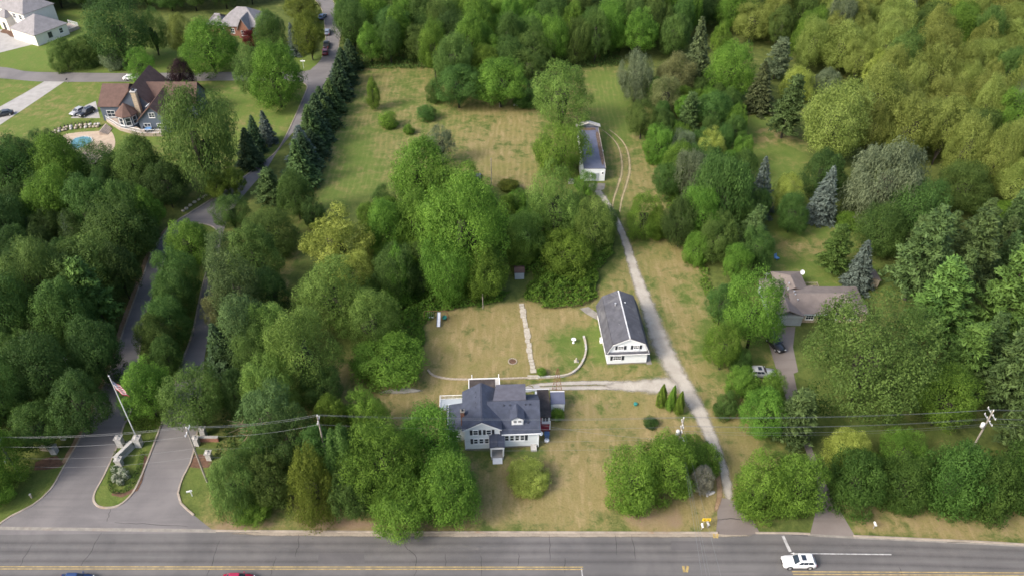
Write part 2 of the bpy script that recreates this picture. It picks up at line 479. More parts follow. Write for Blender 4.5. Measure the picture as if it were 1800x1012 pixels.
zone(pp((325, 815), (370, 815), (360, 905), (330, 900)), 0.1, 0.0, 0.5, 0.1, 1.5)
# the lot
zone(LOT, 0.66, 0.08, 0.4, 0.2, 3.0)
zone(pp((600, 125), (800, 120), (870, 185), (960, 190), (1040, 140), (1120, 125), (1160, 300), (1120, 350), (1060, 420), (880, 350), (700, 420), (520, 470), (560, 330)), 0.56, 0.02, 0.55, 1.0, 3.0)
zone(pp((560, 330), (615, 210), (660, 250), (680, 420), (560, 470), (520, 460)), 0.34, 0.0, 0.85, 0.8, 5.0)
zone(pp((1030, 120), (1115, 120), (1140, 220), (1060, 260), (1040, 200)), 0.22, 0.0, 0.95, 0.8, 5.0)
zone(pp((860, 190), (935, 200), (930, 330), (870, 340), (800, 240)), 0.80, 0.20, 0.3, 1.0, 6.0)
zone(pp((1110, 300), (1165, 290), (1180, 370), (1130, 380)), 0.75, 0.10, 0.4, 0.6, 5.0)
zone(pp((920, 320), (875, 330), (880, 350), (920, 350)), 0.75, 0.2, 0.3, 0.6, 4.0)
zone(pp((640, 340), (760, 300), (900, 340), (1085, 340), (1095, 430), (1040, 500), (900, 540), (760, 530), (740, 620), (600, 640), (480, 720), (400, 880), (380, 900), (520, 480)), 0.05, 0.25, 0.25, 0.0, 3.0)
zone(pp((750, 560), (900, 525), (1045, 545), (1050, 650), (760, 655)), 0.92, 0.10, 0.3, 0.0, 2.5)
zone(pp((955, 590), (1030, 570), (1055, 620), (1020, 655), (985, 640)), 0.35, 0.0, 0.7, 0.0, 2.5)
zone(pp((1040, 560), (1062, 560), (1068, 640), (1050, 640)), 0.2, 0.0, 0.8, 0.0, 1.5)
zone(pp((1125, 430), (1225, 430), (1275, 600), (1300, 690), (1230, 690), (1170, 590)), 0.52, 0.05, 0.55, 0.3, 3.0)
zone(pp((1140, 450), (1165, 450), (1240, 690), (1215, 680)), 0.92, 0.35, 0.3, 0.2, 3.0)
zone(pp((1190, 440), (1222, 430), (1230, 480), (1200, 490)), 0.9, 0.5, 0.3, 0.2, 3.0)
zone(pp((660, 680), (760, 640), (830, 665), (820, 760), (700, 780)), 0.85, 0.30, 0.3, 0.0, 3.0)
zone(pp((570, 640), (640, 620), (660, 680), (600, 700)), 0.7, 0.35, 0.3, 0.0, 3.0)
zone(pp((820, 785), (1150, 690), (1260, 760), (1280, 925), (600, 930), (800, 850)), 0.90, 0.10, 0.3, 0.15, 3.0)
zone(pp((990, 700), (1100, 690), (1130, 720), (1010, 745)), 0.75, 0.42, 0.4, 0.0, 3.0)
zone(pp((800, 790), (950, 785), (965, 810), (820, 815)), 0.40, 0.0, 0.6, 0.0, 1.5)
zone(pp((880, 800), (800, 905), (690, 925), (690, 880)), 0.55, 0.1, 0.4, 0.0, 3.0)
zone(pp((1100, 895), (1190, 900), (1200, 922), (1090, 922)), 0.95, 0.75, 0.3, 0.0, 2.0)
zone(pp((345, 918), (600, 912), (760, 915), (760, 931), (345, 931)), 0.7, 0.85, 0.3, 0.0, 1.2)
zone(pp((1230, 690), (1300, 690), (1340, 800), (1290, 830)), 0.75, 0.3, 0.4, 0.0, 2.0)
nx, ny = len(gx), len(gy)
verts = np.stack([GX, GY, np.zeros_like(GX)], -1).reshape(-1, 3)
idx = np.arange(nx * ny).reshape(ny, nx)
quads = np.stack([idx[:-1, :-1], idx[:-1, 1:], idx[1:, 1:], idx[1:, :-1]], -1).reshape(-1, 4)
def np_mesh(name, v, f, mats, smooth=False):
    me = bpy.data.meshes.new(name)
    me.vertices.add(len(v)); me.vertices.foreach_set('co', np.asarray(v, np.float32).ravel())
    k = f.shape[1]
    me.loops.add(f.size); me.loops.foreach_set('vertex_index', np.asarray(f, np.int32).ravel())
    me.polygons.add(len(f)); me.polygons.foreach_set('loop_start', np.arange(0, f.size, k, dtype=np.int32))
    me.update(calc_edges=True)
    for m in (mats if isinstance(mats, (list, tuple)) else [mats]):
        me.materials.append(M[m])
    if smooth: me.polygons.foreach_set('use_smooth', np.ones(len(f), bool))
    me.validate()
    return me
gme = np_mesh('ground', verts, quads, 'grass_ground')
ca = gme.color_attributes.new('zone', 'FLOAT_COLOR', 'POINT')
ca.data.foreach_set('color', np.stack([dry, soil, lush, np.ones_like(dry)], -1).astype(np.float32).ravel())
ma = gme.attributes.new('mow', 'FLOAT', 'POINT')
ma.data.foreach_set('value', mow.astype(np.float32).ravel())
tag(link('ground', gme), kind='structure')

# ------------------------------------------------------------------ roads and paths
def asphalt(name, base, warm, crack=0.0):
    m, nt, out = new_mat(name)
    b = N(nt, 'ShaderNodeBsdfPrincipled'); b.inputs['Roughness'].default_value = 0.88; b.inputs['Specular IOR Level'].default_value = 0.3
    co = coords(nt)
    n1 = noise(nt, co, 0.12, 5, 0.6, 0.4); n2 = noise(nt, coords(nt, 'Object', (0.05, 1.1, 1)), 1.0, 4, 0.6); n3 = noise(nt, co, 7.0, 3, 0.7)
    col = mixc(nt, ramp(nt, n1, 0.3, 0.7), tuple(x * 0.84 for x in base), warm)
    col = mixc(nt, math_n(nt, 'MULTIPLY', ramp(nt, n2, 0.45, 0.75), 0.5), col, tuple(x * 0.72 for x in base))
    col = mixc(nt, math_n(nt, 'MULTIPLY', ramp(nt, n3, 0.4, 0.75), 0.25), col, tuple(x * 1.35 for x in base))
    nt.links.new(col, b.inputs['Base Color'])
    nt.links.new(bump(nt, n3, 0.2, 0.02), b.inputs['Normal'])
    nt.links.new(b.outputs[0], out.inputs[0])
asphalt('asphalt_road', (0.120, 0.117, 0.117), (0.144, 0.138, 0.135))
asphalt('asphalt_lane', (0.155, 0.147, 0.149), (0.185, 0.174, 0.172))
asphalt('asphalt_drive', (0.175, 0.150, 0.138), (0.21, 0.185, 0.17))
def loose(name, c1, c2, lo=0.25, hi=0.6):
    """gravel or worn earth that thins out into the grass towards the strip's edge"""
    m, nt, out = new_mat(name)
    b = N(nt, 'ShaderNodeBsdfPrincipled'); b.inputs['Roughness'].default_value = 0.95; b.inputs['Specular IOR Level'].default_value = 0.15
    at = N(nt, 'ShaderNodeAttribute', attribute_name='edge')
    co = coords(nt)
    n1, n2 = noise(nt, co, 0.5, 5, 0.65, 0.3), noise(nt, co, 4.0, 4, 0.75)
    col = mixc(nt, ramp(nt, n1, 0.3, 0.7), c1, c2)
    col = mixc(nt, math_n(nt, 'MULTIPLY', ramp(nt, n2, 0.45, 0.7), 0.5), col, tuple(x * 0.62 for x in c1))
    nt.links.new(col, b.inputs['Base Color'])
    nt.links.new(bump(nt, n2, 0.5, 0.06), b.inputs['Normal'])
    f = math_n(nt, 'ADD', at.outputs['Fac'], math_n(nt, 'MULTIPLY', math_n(nt, 'SUBTRACT', n1, 0.5), 0.8))
    f = math_n(nt, 'ADD', f, math_n(nt, 'MULTIPLY', math_n(nt, 'SUBTRACT', n2, 0.5), 0.5))
    tr = N(nt, 'ShaderNodeBsdfTransparent'); mx = N(nt, 'ShaderNodeMixShader')
    nt.links.new(ramp(nt, f, lo, hi), mx.inputs[0]); nt.links.new(tr.outputs[0], mx.inputs[1]); nt.links.new(b.outputs[0], mx.inputs[2])
    nt.links.new(mx.outputs[0], out.inputs[0])
loose('gravel', (0.350, 0.322, 0.278), (0.425, 0.396, 0.345), 0.22, 0.95)
loose('worn_track', (0.29, 0.245, 0.135), (0.345, 0.295, 0.18), 0.3, 1.3)
loose('bare_earth', (0.22, 0.145, 0.085), (0.31, 0.225, 0.145), 0.35, 0.8)

def smooth_line(pts, step=1.0, closed=False):
    pts = [Vector(p) for p in pts]
    out = []
    n = len(pts)
    for i in range(n if closed else n - 1):
        g = lambda k: pts[k % n] if closed else pts[min(max(k, 0), n - 1)]
        p0, p1, p2, p3 = g(i - 1), g(i), g(i + 1), g(i + 2)
        m = max(1, int((p2 - p1).length / step))
        for k in range(m):
            t = k / m
            out.append(0.5 * ((2 * p1) + (p2 - p0) * t + (2 * p0 - 5 * p1 + 4 * p2 - p3) * t * t + (3 * p1 - p0 - 3 * p2 + p3) * t ** 3))
    if not closed: out.append(pts[-1])
    return out
def sheet(name, poly, z, mat, kind='structure', parent=None, smoothed=True, step=1.5):
    pts = smooth_line(poly, step, True) if smoothed else [Vector(p) for p in poly]
    pts = [Vector((p.x, p.y, z)) for p in pts]
    tris = tessellate_polygon([pts])
    mb = MB(); mb.add(pts, tris)
    o = mb.build(name, mat, parent)
    me = o.data
    if len(me.polygons) and sum(p.normal.z for p in me.polygons) < 0: me.flip_normals()
    if kind: tag(o, kind=kind)
    return o
def strip(name, line, width, z, mat, kind='structure', cols=6, parent=None, step=1.0, raised=0.0):
    """a ribbon along a line; attribute edge is 0 at its sides and 1 along the middle"""
    pts = smooth_line(line, step)
    n = len(pts)
    ws_ = width if hasattr(width, '__len__') else [width] * len(line)
    wl = np.interp(np.linspace(0, 1, n), np.linspace(0, 1, len(ws_)), ws_)
    v, e = [], []
    for i, p in enumerate(pts):
        d = (pts[min(i + 1, n - 1)] - pts[max(i - 1, 0)]); d.z = 0; d.normalize()
        s = Vector((d.y, -d.x, 0))
        fe = min(1.0, i / 2.5, (n - 1 - i) / 2.5)
        for k in range(cols + 1):
            t = k / cols * 2 - 1
            q = p + s * t * wl[i] / 2
            v.append((q.x, q.y, z)); e.append((1 - abs(t)) * 1.35 * (0.25 + 0.75 * fe))
    f = []
    for i in range(n - 1):
        for k in range(cols):
            a = i * (cols + 1) + k
            f.append((a, a + 1, a + cols + 2, a + cols + 1))
    me = np_mesh(name, np.array(v), np.array(f), mat)
    at = me.attributes.new('edge', 'FLOAT', 'POINT'); at.data.foreach_set('value', np.array(e, np.float32))
    o = link(name, me, parent)
    if kind: tag(o, kind=kind)
    return o
def kerb(name, line, w=0.32, h=0.13, mat='kerb_concrete', parent=None, kind='structure', step=1.2, closed=False):
    pts = smooth_line(line, step, closed)
    n = len(pts); mb = MB()
    for i, p in enumerate(pts):
        a, b = (pts[(i - 1) % n], pts[(i + 1) % n]) if closed else (pts[max(i - 1, 0)], pts[min(i + 1, n - 1)])
        d = b - a; d.z = 0; d.normalize()
        s = Vector((d.y, -d.x, 0)) * w / 2
        for q, z in ((p - s, 0.0), (p - s * 0.85, h), (p + s * 0.6, h), (p + s, 0.0)):
            mb.v.append((q.x, q.y, z))
    for i in range(n if closed else n - 1):
        j = (i + 1) % n
        for k in range(3):
            mb.f.append((i * 4 + k, i * 4 + k + 1, j * 4 + k + 1, j * 4 + k)); mb.m.append(0)
    if not closed:
        for i in (0, n - 1):
            mb.f.append(tuple(i * 4 + k for k in range(4))); mb.m.append(0)
    o = mb.build(name, mat, parent)
    if kind: tag(o, kind=kind)
    return o

road_top = pp((-500, 918), (0, 928), (345, 933), (700, 935), (1100, 936), (1388, 937), (1500, 942), (1650, 949), (1800, 957), (2200, 985))
rt = smooth_line(road_top, 2.0)
rb = [Vector((130, 52, 0)), Vector((-130, 57.5, 0))]
sheet('main_road', rt + [Vector((125, 47, 0)), Vector((0, 54, 0)), Vector((-125, 56, 0))], 0.004, 'asphalt_road', smoothed=False)
left_edge = pp((-80, 940), (0, 922), (19, 908), (58, 888), (89, 861), (112, 822), (143, 767), (170, 709), (205, 622), (218, 579), (252, 485), (269, 441), (302, 397), (336, 374), (380, 346), (424, 316), (478, 275), (498, 249), (518, 208), (535, 168), (541, 153), (532, 145))
right_edge = pp((566, 105), (592, 104), (578, 134), (566, 168), (550, 198), (516, 232), (489, 265), (468, 298), (440, 330), (412, 365), (395, 400), (386, 440), (380, 490), (374, 535), (366, 590), (358, 640), (352, 710), (345, 771), (334, 814), (322, 837), (313, 866), (318, 884), (341, 905), (380, 936))
sheet('entrance_road', smooth_line(left_edge, 1.5) + smooth_line(right_edge, 1.5), 0.012, 'asphalt_lane', smoothed=False)
cross_lo = pp((545, 150), (532, 144), (411, 142), (333, 143), (215, 144), (80, 144), (0, 138), (-150, 128), (-400, 108))
cross_hi = pp((-400, 92), (-150, 110), (0, 118), (50, 126), (134, 128), (228, 129), (408, 127), (528, 126), (550, 119), (566, 101), (572, 77), (566, 20), (548, -4), (500, -30))
cross_end = pp((560, -60), (582, -4), (596, 20), (602, 40), (595, 77), (592, 104))
sheet('cross_street', smooth_line(cross_lo, 1.5) + smooth_line(cross_hi, 1.5) + smooth_line(cross_end, 1.5), 0.008, 'asphalt_lane', smoothed=False)
kerb('road_kerb', pp((1500, 941.5), (1650, 948.5), (1800, 956.5), (2200, 984)))
kerb('verge_kerb', pp((380, 932.5), (700, 934.5), (1100, 935.5), (1262, 936)))
kerb('drive_kerb', pp((1328, 936.3), (1388, 936.6), (1424, 938)))
kerb('entrance_kerb', pp((0, 920), (19, 907), (58, 887), (89, 860), (112, 821), (143, 766), (170, 708), (205, 621), (218, 578), (252, 484), (269, 440), (302, 396), (336, 373), (380, 345), (424, 315), (478, 274), (498, 248), (518, 207), (535, 168), (540, 152), (530, 144)))
kerb('lane_kerb', pp((358, 640), (352, 710), (345, 771), (334, 814), (322, 837), (313, 866), (318, 884), (341, 905)))
kerb('street_kerb', pp((566, 101), (573, 77), (567, 20), (550, -4)), 0.25)
kerb('outer_street_kerb', pp((582, -4), (597, 20), (603, 40), (596, 77), (593, 104)), 0.25)
strip('mulch_verge', pp((106, 822), (137, 767), (164, 709), (199, 622), (212, 579), (246, 485), (263, 441), (296, 397)), [1.4, 1.4, 1.6, 1.6, 1.6, 1.6, 1.4, 1.2], 0.006, 'bare_earth')
strip('gutter', pp((-60, 927), (100, 929), (340, 932), (380, 933)), 0.55, 0.016, 'concrete_old', cols=2)
strip('right_gutter', pp((1420, 939.5), (1500, 943.5), (1650, 950.5), (1800, 958.5), (2000, 972)), 0.45, 0.008, 'concrete_old', cols=2)

# painted lines
def painted(name, a, b, w, mat, z=0.02):
    a, b = Vector(a), Vector(b); d = (b - a).normalized(); s = Vector((d.y, -d.x, 0)) * w / 2
    mb = MB(); n = max(1, int((b - a).length / 3))
    for i in range(n + 1):
        q = a.lerp(b, i / n); mb.v += [(q.x - s.x, q.y - s.y, z), (q.x + s.x, q.y + s.y, z)]
    for i in range(n):
        mb.f.append((2 * i, 2 * i + 1, 2 * i + 3, 2 * i + 2)); mb.m.append(0)
    o = mb.build(name, mat); 
    if o.data.polygons[0].normal.z < 0: o.data.flip_normals()
    return tag(o, kind='structure')
for k, (a, b) in enumerate((((-300, 995), (1025, 996)), ((-300, 999), (1025, 1000)), ((1392, 1004), (2000, 1007)), ((1394, 1008.5), (2000, 1011.5)))):
    painted('centre_line', P(*a), P(*b), 0.14, 'road_yellow')
painted('lane_line', P(1390, 972), P(1567, 974), 0.16, 'road_white')
painted('stop_line', P(1376, 941), P(1389, 969), 0.42, 'road_white')
painted('turn_line', P(1022, 998), P(1024, 1013), 0.14, 'road_white')
for x, y in ((1205, 998), (1258, 938)):          # faded yellow reflector patches on the asphalt
    painted('yellow_mark', P(x - 4, y - 4), P(x - 2, y + 7), 0.35, 'road_yellow')
    painted('yellow_mark', P(x + 4, y - 4), P(x + 2, y + 7), 0.35, 'road_yellow')
# sealed cracks across the road
rc = random.Random(5)
def crack(pts, w=0.07, z=0.014):
    line = []
    for a, b in zip(pts, pts[1:]):
        for k in range(5):
            q = Vector(a).lerp(Vector(b), k / 5); line.append(q + Vector((rc.uniform(-.12, .12), rc.uniform(-.08, .08), 0)))
    line.append(Vector(pts[-1]))
    return strip('road_crack', line, [w * 0.5, w, w * 1.1, w, w * 0.5], z, 'road_crack', cols=1, step=0.5)
for pts in (((55, 957), (33, 997)), ((178, 935), (162, 965), (140, 998)), ((385, 950), (371, 995), (364, 1012)), ((525, 938), (524, 962), (519, 978)), ((485, 978), (480, 996), (476, 1012)),
            ((712, 940), (713, 962), (731, 975), (732, 996), (728, 1012)), ((783, 972), (783, 996)), ((846, 975), (846, 1012)), ((966, 940), (967, 985)), ((1083, 940), (1084, 975)),
            ((1110, 940), (1117, 982)), ((912, 972), (910, 995)), ((993, 980), (993, 1006)), ((1590, 945), (1625, 948)), ((1665, 952), (1705, 953)), ((1392, 940), (1448, 941)), ((1580, 996), (1587, 1012)), ((200, 918), (250, 920), (330, 925)), ((194, 893), (188, 916))):
    crack(pp(*pts))
crack(pp((1262, 913), (1290, 911), (1312, 914)), 0.12, 0.034)

# tyre-polished bands, patches and grit on the main road
loose('tyre_band', (0.096, 0.093, 0.096), (0.112, 0.108, 0.110), 0.3, 3.2)
loose('road_grit', (0.25, 0.215, 0.17), (0.31, 0.27, 0.22), 0.30, 0.9)
for yy, ww in ((953, 2.0), (968, 2.0), (985, 1.8), (1012, 2.0)):
    strip('tyre_band', pp((-300, yy), (200, yy + 1), (700, yy + 2), (1100, yy + 2), (1500, yy + 5), (2000, yy + 22)), ww, 0.006 + .0002 * (yy - 950), 'tyre_band', cols=6, step=4.0)
strip('road_grit', pp((400, 937), (700, 939), (1100, 940), (1330, 940)), 1.1, 0.0125, 'road_grit', cols=4, step=3)
asphalt('asphalt_patch', (0.098, 0.095, 0.097), (0.115, 0.110, 0.111))
sheet('road_patch', pp((560, 972), (640, 972), (641, 990), (559, 990)), 0.0175, 'asphalt_patch', smoothed=False)
sheet('road_patch', pp((1180, 950), (1232, 950), (1232, 966), (1179, 966)), 0.0175, 'asphalt_patch', smoothed=False)
# gravel drive and tracks
sheet('drive_apron', pp((1262, 874), (1278, 876), (1295, 882), (1312, 900), (1327, 920), (1336, 937), (1258, 937), (1261, 915)), 0.020, 'asphalt_drive')
strip('gravel_drive', pp((1283, 885), (1277, 850), (1265, 808), (1250, 770), (1232, 730), (1210, 690), (1188, 655), (1170, 620), (1155, 585), (1137, 535), (1117, 480), (1098, 420), (1084, 388), (1073, 366), (1062, 350), (1047, 330), (1040, 321)),
      [2.4, 2.8, 3.4, 4.2, 4.9, 5.4, 5.8, 5.2, 4.6, 4.0, 3.4, 3.0, 2.8, 2.4, 2.2, 2.8, 3.4], 0.008, 'gravel', cols=8)
strip('gravel_spur', pp((1195, 672), (1165, 677), (1130, 678), (1090, 678), (1060, 678)), [7.0, 6.0, 4.6, 3.6, 2.6], 0.016, 'gravel', cols=8)
for off in (-4.5, 3.5):
    strip('spur_track', pp((1110, 678 + off), (1050, 677 + off), (990, 678 + off), (925, 680 + off * .6)), [1.8, 1.7, 1.5, 1.0], 0.012, 'gravel', cols=6)
strip('worn_path', pp((1255, 905), (1265, 870), (1262, 835), (1258, 800)), 1.4, 0.024, 'bare_earth')
strip('gravel_patch', pp((665, 690), (700, 686), (745, 686)), [1.4, 2.4, 1.2], 0.008, 'gravel')
for off in (-1, 1):
    strip('wheel_track', [p + Vector((off * 0.95, 0, 0)) for p in pp((1081, 378), (1086, 350), (1094, 325), (1100, 300), (1098, 272), (1090, 252), (1075, 236), (1058, 224))], [0.7, 1.1, 1.4, 1.4, 1.3, 1.1, 0.9, 0.6], 0.008, 'worn_track')
# driveways
sheet('concrete_drive', pp((78, 143.5), (113, 144), (60, 180), (0, 220), (-60, 260), (-100, 240), (0, 188), (45, 163)), 0.020, 'concrete', smoothed=False)
sheet('house_drive', pp((300, 147), (318, 152), (285, 163), (262, 165), (268, 160)), 0.024, 'concrete', smoothed=False)
sheet('parking_pad', pp((124, 208), (150, 186), (168, 178), (176, 208)), 0.012, 'concrete', smoothed=False)
sheet('forecourt', pp((-120, 125), (-60, 60), (0, 52), (40, 55), (84, 67), (60, 78), (0, 93), (-60, 112)), 0.020, 'concrete', smoothed=False)
sheet('planting_bed', pp((0, 57), (12, 49), (30, 50), (56, 58), (24, 66), (12, 60)), 0.028, 'mulch')
sheet('ranch_drive', pp((1352, 574), (1398, 574), (1394, 610), (1403, 653), (1395, 656), (1400, 680), (1412, 725), (1428, 790), (1452, 850), (1470, 885), (1503, 942), (1424, 938), (1436, 890), (1438, 850), (1412, 780), (1386, 712), (1375, 680), (1364, 647), (1350, 600)), 0.012, 'asphalt_drive', smoothed=False)
sheet('barn_walk', pp((1019, 542), (1034, 539), (1052, 551), (1050, 562), (1030, 551)), 0.012, 'concrete_old')
sheet('shop_apron', pp((1030, 325), (1064, 323), (1062, 333), (1040, 336)), 0.020, 'concrete_old')

# ------------------------------------------------------------------ building pieces
class Frame:
    """places a piece on a wall: u along the wall, w outwards, z up, all in the building's own space"""
    def __init__(s, ox, oy, ux, uy):
        s.o = Vector((ox, oy, 0)); s.u = Vector((ux, uy, 0)).normalized(); s.w = Vector((s.u.y, -s.u.x, 0))
    def pt(s, u, w, z):
        q = s.o + s.u * u + s.w * w; return (q.x, q.y, z)
    def box(s, mb, u0, u1, w0, w1, z0, z1, mi=0):
        vs = [s.pt(u0, w0, z0), s.pt(u1, w0, z0), s.pt(u1, w1, z0), s.pt(u0, w1, z0), s.pt(u0, w0, z1), s.pt(u1, w0, z1), s.pt(u1, w1, z1), s.pt(u0, w1, z1)]
        mb.add(vs, [(0, 3, 2, 1), (4, 5, 6, 7), (0, 1, 5, 4), (1, 2, 6, 5), (2, 3, 7, 6), (3, 0, 4, 7)], mi)
def window(parent, fr, u, z, w, h, cols=1, rows=2, shutters='', frame_mat='trim_white', border=0.09):
    """casing, a dark pane behind it, glazing bars; shutters 'l', 'r' or 'lr'"""
    mb = MB()
    for a, b, c, d in ((u - border, u + w + border, z - border, z), (u - border, u + w + border, z + h, z + h + border), (u - border, u, z, z + h), (u + w, u + w + border, z, z + h)):
        fr.box(mb, a, b, 0.0, 0.07, c, d)
    fr.box(mb, u - border - 0.04, u + w + border + 0.04, 0.0, 0.13, z - border - 0.05, z - border)
    win = mb.build('window', frame_mat, parent)
    gl = MB(); fr.box(gl, u, u + w, 0.004, 0.03, z, z + h); gl.build('pane', 'window_glass', win)
    br = MB()
    for i in range(1, cols):
        uu = u + w * i / cols; fr.box(br, uu - 0.025, uu + 0.025, 0.03, 0.05, z, z + h)
    for i in range(1, rows):
        zz = z + h * i / rows; fr.box(br, u, u + w, 0.03, 0.052, zz - 0.03, zz + 0.03)
    if cols > 1 or rows > 1: br.build('glazing_bar', frame_mat, win)
    for c in shutters:
        sh = MB(); a = u - border - 0.48 if c == 'l' else u + w + border + 0.06
        fr.box(sh, a, a + 0.42, 0.0, 0.05, z - 0.06, z + h + 0.06)
        for k in range(7):
            zz = z + h * (k + 0.5) / 7; fr.box(sh, a + 0.05, a + 0.37, 0.05, 0.065, zz - 0.04, zz + 0.03)
        sh.build('shutter', 'paint_dark', parent)
    return win
def door(parent, fr, u, z, w, h, mat='trim_white', panels=2, name='door'):
    mb = MB(); fr.box(mb, u, u + w, 0.0, 0.06, z, z + h)
    d = mb.build(name, mat, parent)
    pn = MB()
    for k in range(panels):
        z0 = z + h * (k + 0.12) / panels; fr.box(pn, u + 0.12, u + w - 0.12, 0.06, 0.075, z0, z0 + h * 0.76 / panels)
    pn.build('panel', mat, d)
    hd = MB(); fr.box(hd, u + w - 0.16, u + w - 0.10, 0.06, 0.13, z + h * 0.44, z + h * 0.5); hd.build('handle', 'galvanised', d)
    return d
def gable_roof_y(mb, x0, x1, y0, y1, ze, zr, over=0.3, t=0.16, mi=0):
    """ridge along y"""
    xm = (x0 + x1) / 2; sl = (zr - ze) / (xm - x0)
    a, b = x0 - over, x1 + over; za = ze - over * sl
    mb.slab([(a, y0, za), (xm, y0, zr), (xm, y1, zr), (a, y1, za)][::-1], t, mi)
    mb.slab([(xm, y0, zr), (b, y0, za), (b, y1, za), (xm, y1, zr)][::-1], t, mi)
def vent(parent, x, y, z, r=0.14, h=0.35, mat='galvanised', name='roof_vent'):
    mb = MB(); mb.lathe([(r * 0.6, 0), (r * 0.6, h * 0.7), (r, h * 0.7), (r, h)], 8, (x, y, z)); return mb.build(name, mat, parent)
def railing(parent, pts, h=0.95, mat='trim_white', name='railing', gap=0.22):
    mb = MB(); pts = [Vector(p) for p in pts]
    for a, b in zip(pts, pts[1:]):
        d = b - a; n = max(1, int(d.length / gap))
        mb.tube([a + Vector((0, 0, h)), b + Vector((0, 0, h))], 0.05, 4)
        mb.tube([a + Vector((0, 0, 0.12)), b + Vector((0, 0, 0.12))], 0.035, 4)
        for i in range(n + 1):
            q = a.lerp(b, i / n); big = i in (0, n)
            mb.tube([q, q + Vector((0, 0, h + (0.1 if big else 0)))], 0.06 if big else 0.025, 4)
    return tag(mb.build(name, mat, parent))

# ------------------------------------------------------------------ the white farmhouse
hs = thing('farmhouse', P(818.5, 791), 'white clapboard farmhouse with slate roof, front porch and brick chimney', 'house', math.atan2(0.52, 11.92))
GW, GD, GE, GR = 5.55, 7.9, 5.15, 6.95            # gabled block: width, depth, eave, ridge
WW, WE, WR, WY, WD = 6.35, 3.95, 6.75, 4.2, 8.0   # wing: width, eave, ridge height, ridge line, depth
w1 = MB(); w1.prism_y([(0, 0.35), (GW, 0.35), (GW, GE), (GW / 2, GR - 0.12), (0, GE)], 0, GD); w1.build('wall', 'siding_white', hs)
w2 = MB(); w2.prism_x([(0.25, 0.35), (WD, 0.35), (WD, WE), (WY, WR - 0.15), (0.25, WE)], GW + 0.01, GW + WW); w2.build('wing_wall', 'siding_white', hs)
fd = MB(); fd.box(0.05, GW - 0.02, 0.05, GD - 0.05, 0, 0.35); fd.box(GW - 0.02, GW + WW - 0.05, 0.3, WD - 0.05, 0, 0.345); fd.build('foundation', 'concrete_old', hs)
r1 = MB(); gable_roof_y(r1, 0, GW, -0.32, GD + 0.3, GE + 0.05, GR + 0.05, 0.32, 0.15); r1.build('roof', 'shingle_slate', hs)
r2 = MB(); ov = 0.4; sl = (WR - WE) / (WY - 0.25)
x0, x1 = GW / 2 + 0.9, GW + WW + 0.3
r2.slab([(x0, 0.25 - ov, WE - ov * sl + 0.1), (x1, 0.25 - ov, WE - ov * sl + 0.1), (x1, WY, WR + 0.1), (x0, WY, WR + 0.1)], 0.15)
sb_ = (WR - WE) / (WD - WY)
r2.slab([(x0, WY, WR + 0.1), (x1, WY, WR + 0.1), (x1, WD + ov, WE - ov * sb_ + 0.1), (x0, WD + ov, WE - ov * sb_ + 0.1)], 0.15)
r2.build('wing_roof', 'shingle_slate', hs)
rc_ = MB(); rc_.box(GW / 2 - 0.1, GW / 2 + 0.1, -0.3, GD + 0.28, GR + 0.03, GR + 0.09); rc_.build('ridge_cap', 'shingle_slate_pale', hs)
# rear shed dormer with its paler roof
sd = MB(); sd.slab([(GW - 0.9, WY + 0.15, WR + 0.14), (GW + WW - 1.9, WY + 0.15, WR + 0.14), (GW + WW - 1.75, WD + 0.45, WR - 0.45), (GW - 0.3, WD + 0.45, WR - 0.45)], 0.18); sd.build('shed_dormer_roof', 'shingle_slate_pale', hs)
sw = MB(); sw.box(GW + 0.05, GW + WW - 2.0, WY + 1.2, WD + 0.15, WE + 0.4, WR - 0.62); sw.build('shed_dormer_wall', 'siding_white', hs)
# trim
tr = MB()
tr.slab([(-0.34, -0.34, GE - 0.16), (-0.34, -0.34, GE + 0.0), (GW / 2, -0.34, GR + 0.02), (GW / 2, -0.34, GR - 0.2)], 0.05)
tr.slab([(GW + 0.34, -0.34, GE - 0.16), (GW / 2, -0.34, GR - 0.2), (GW / 2, -0.34, GR + 0.02), (GW + 0.34, -0.34, GE + 0.0)], 0.05)
tr.build('rake_board', 'trim_white', hs)
gt = MB(); gt.box(GW + 0.34, GW + WW + 0.3, -0.28, -0.16, WE - 0.26, WE - 0.12); gt.build('gutter', 'trim_white', hs)
ds = MB(); ds.box(GW + WW - 0.12, GW + WW + 0.02, 0.12, 0.24, 0.1, WE - 0.3); ds.build('downspout', 'trim_white', hs)
for xx in (-.06, GW - .08):
    cb = MB(); cb.box(xx, xx + .14, -0.05, 0.0, 0.35, GE - 0.2); cb.build('corner_board', 'trim_white', hs)
ff = Frame(0, 0, 1, 0); fw = Frame(0, 0.25, 1, 0)
window(hs, ff, 1.40, 3.85, 0.68, 1.0, shutters='lr')
window(hs, ff, 3.50, 3.85, 0.68, 1.0, shutters='lr')
for k in range(3):
    window(hs, ff, 1.45 + k * 0.88, 1.70, 0.56, 1.05, shutters='l' if k == 0 else '')
for k in range(4):
    window(hs, fw, 6.45 + k * 0.84, 1.85, 0.55, 1.15, shutters='r' if k == 3 else '')
for y, z in ((2.0, 1.8), (5.0, 1.8), (2.0, 3.95), (5.0, 3.95)):
    window(hs, Frame(0, 0, 0, -1), -y - 0.7, z, 0.7, 0.9)
window(hs, Frame(GW + WW, 0, 0, 1), 2.6, 4.6, 0.7, 0.8)
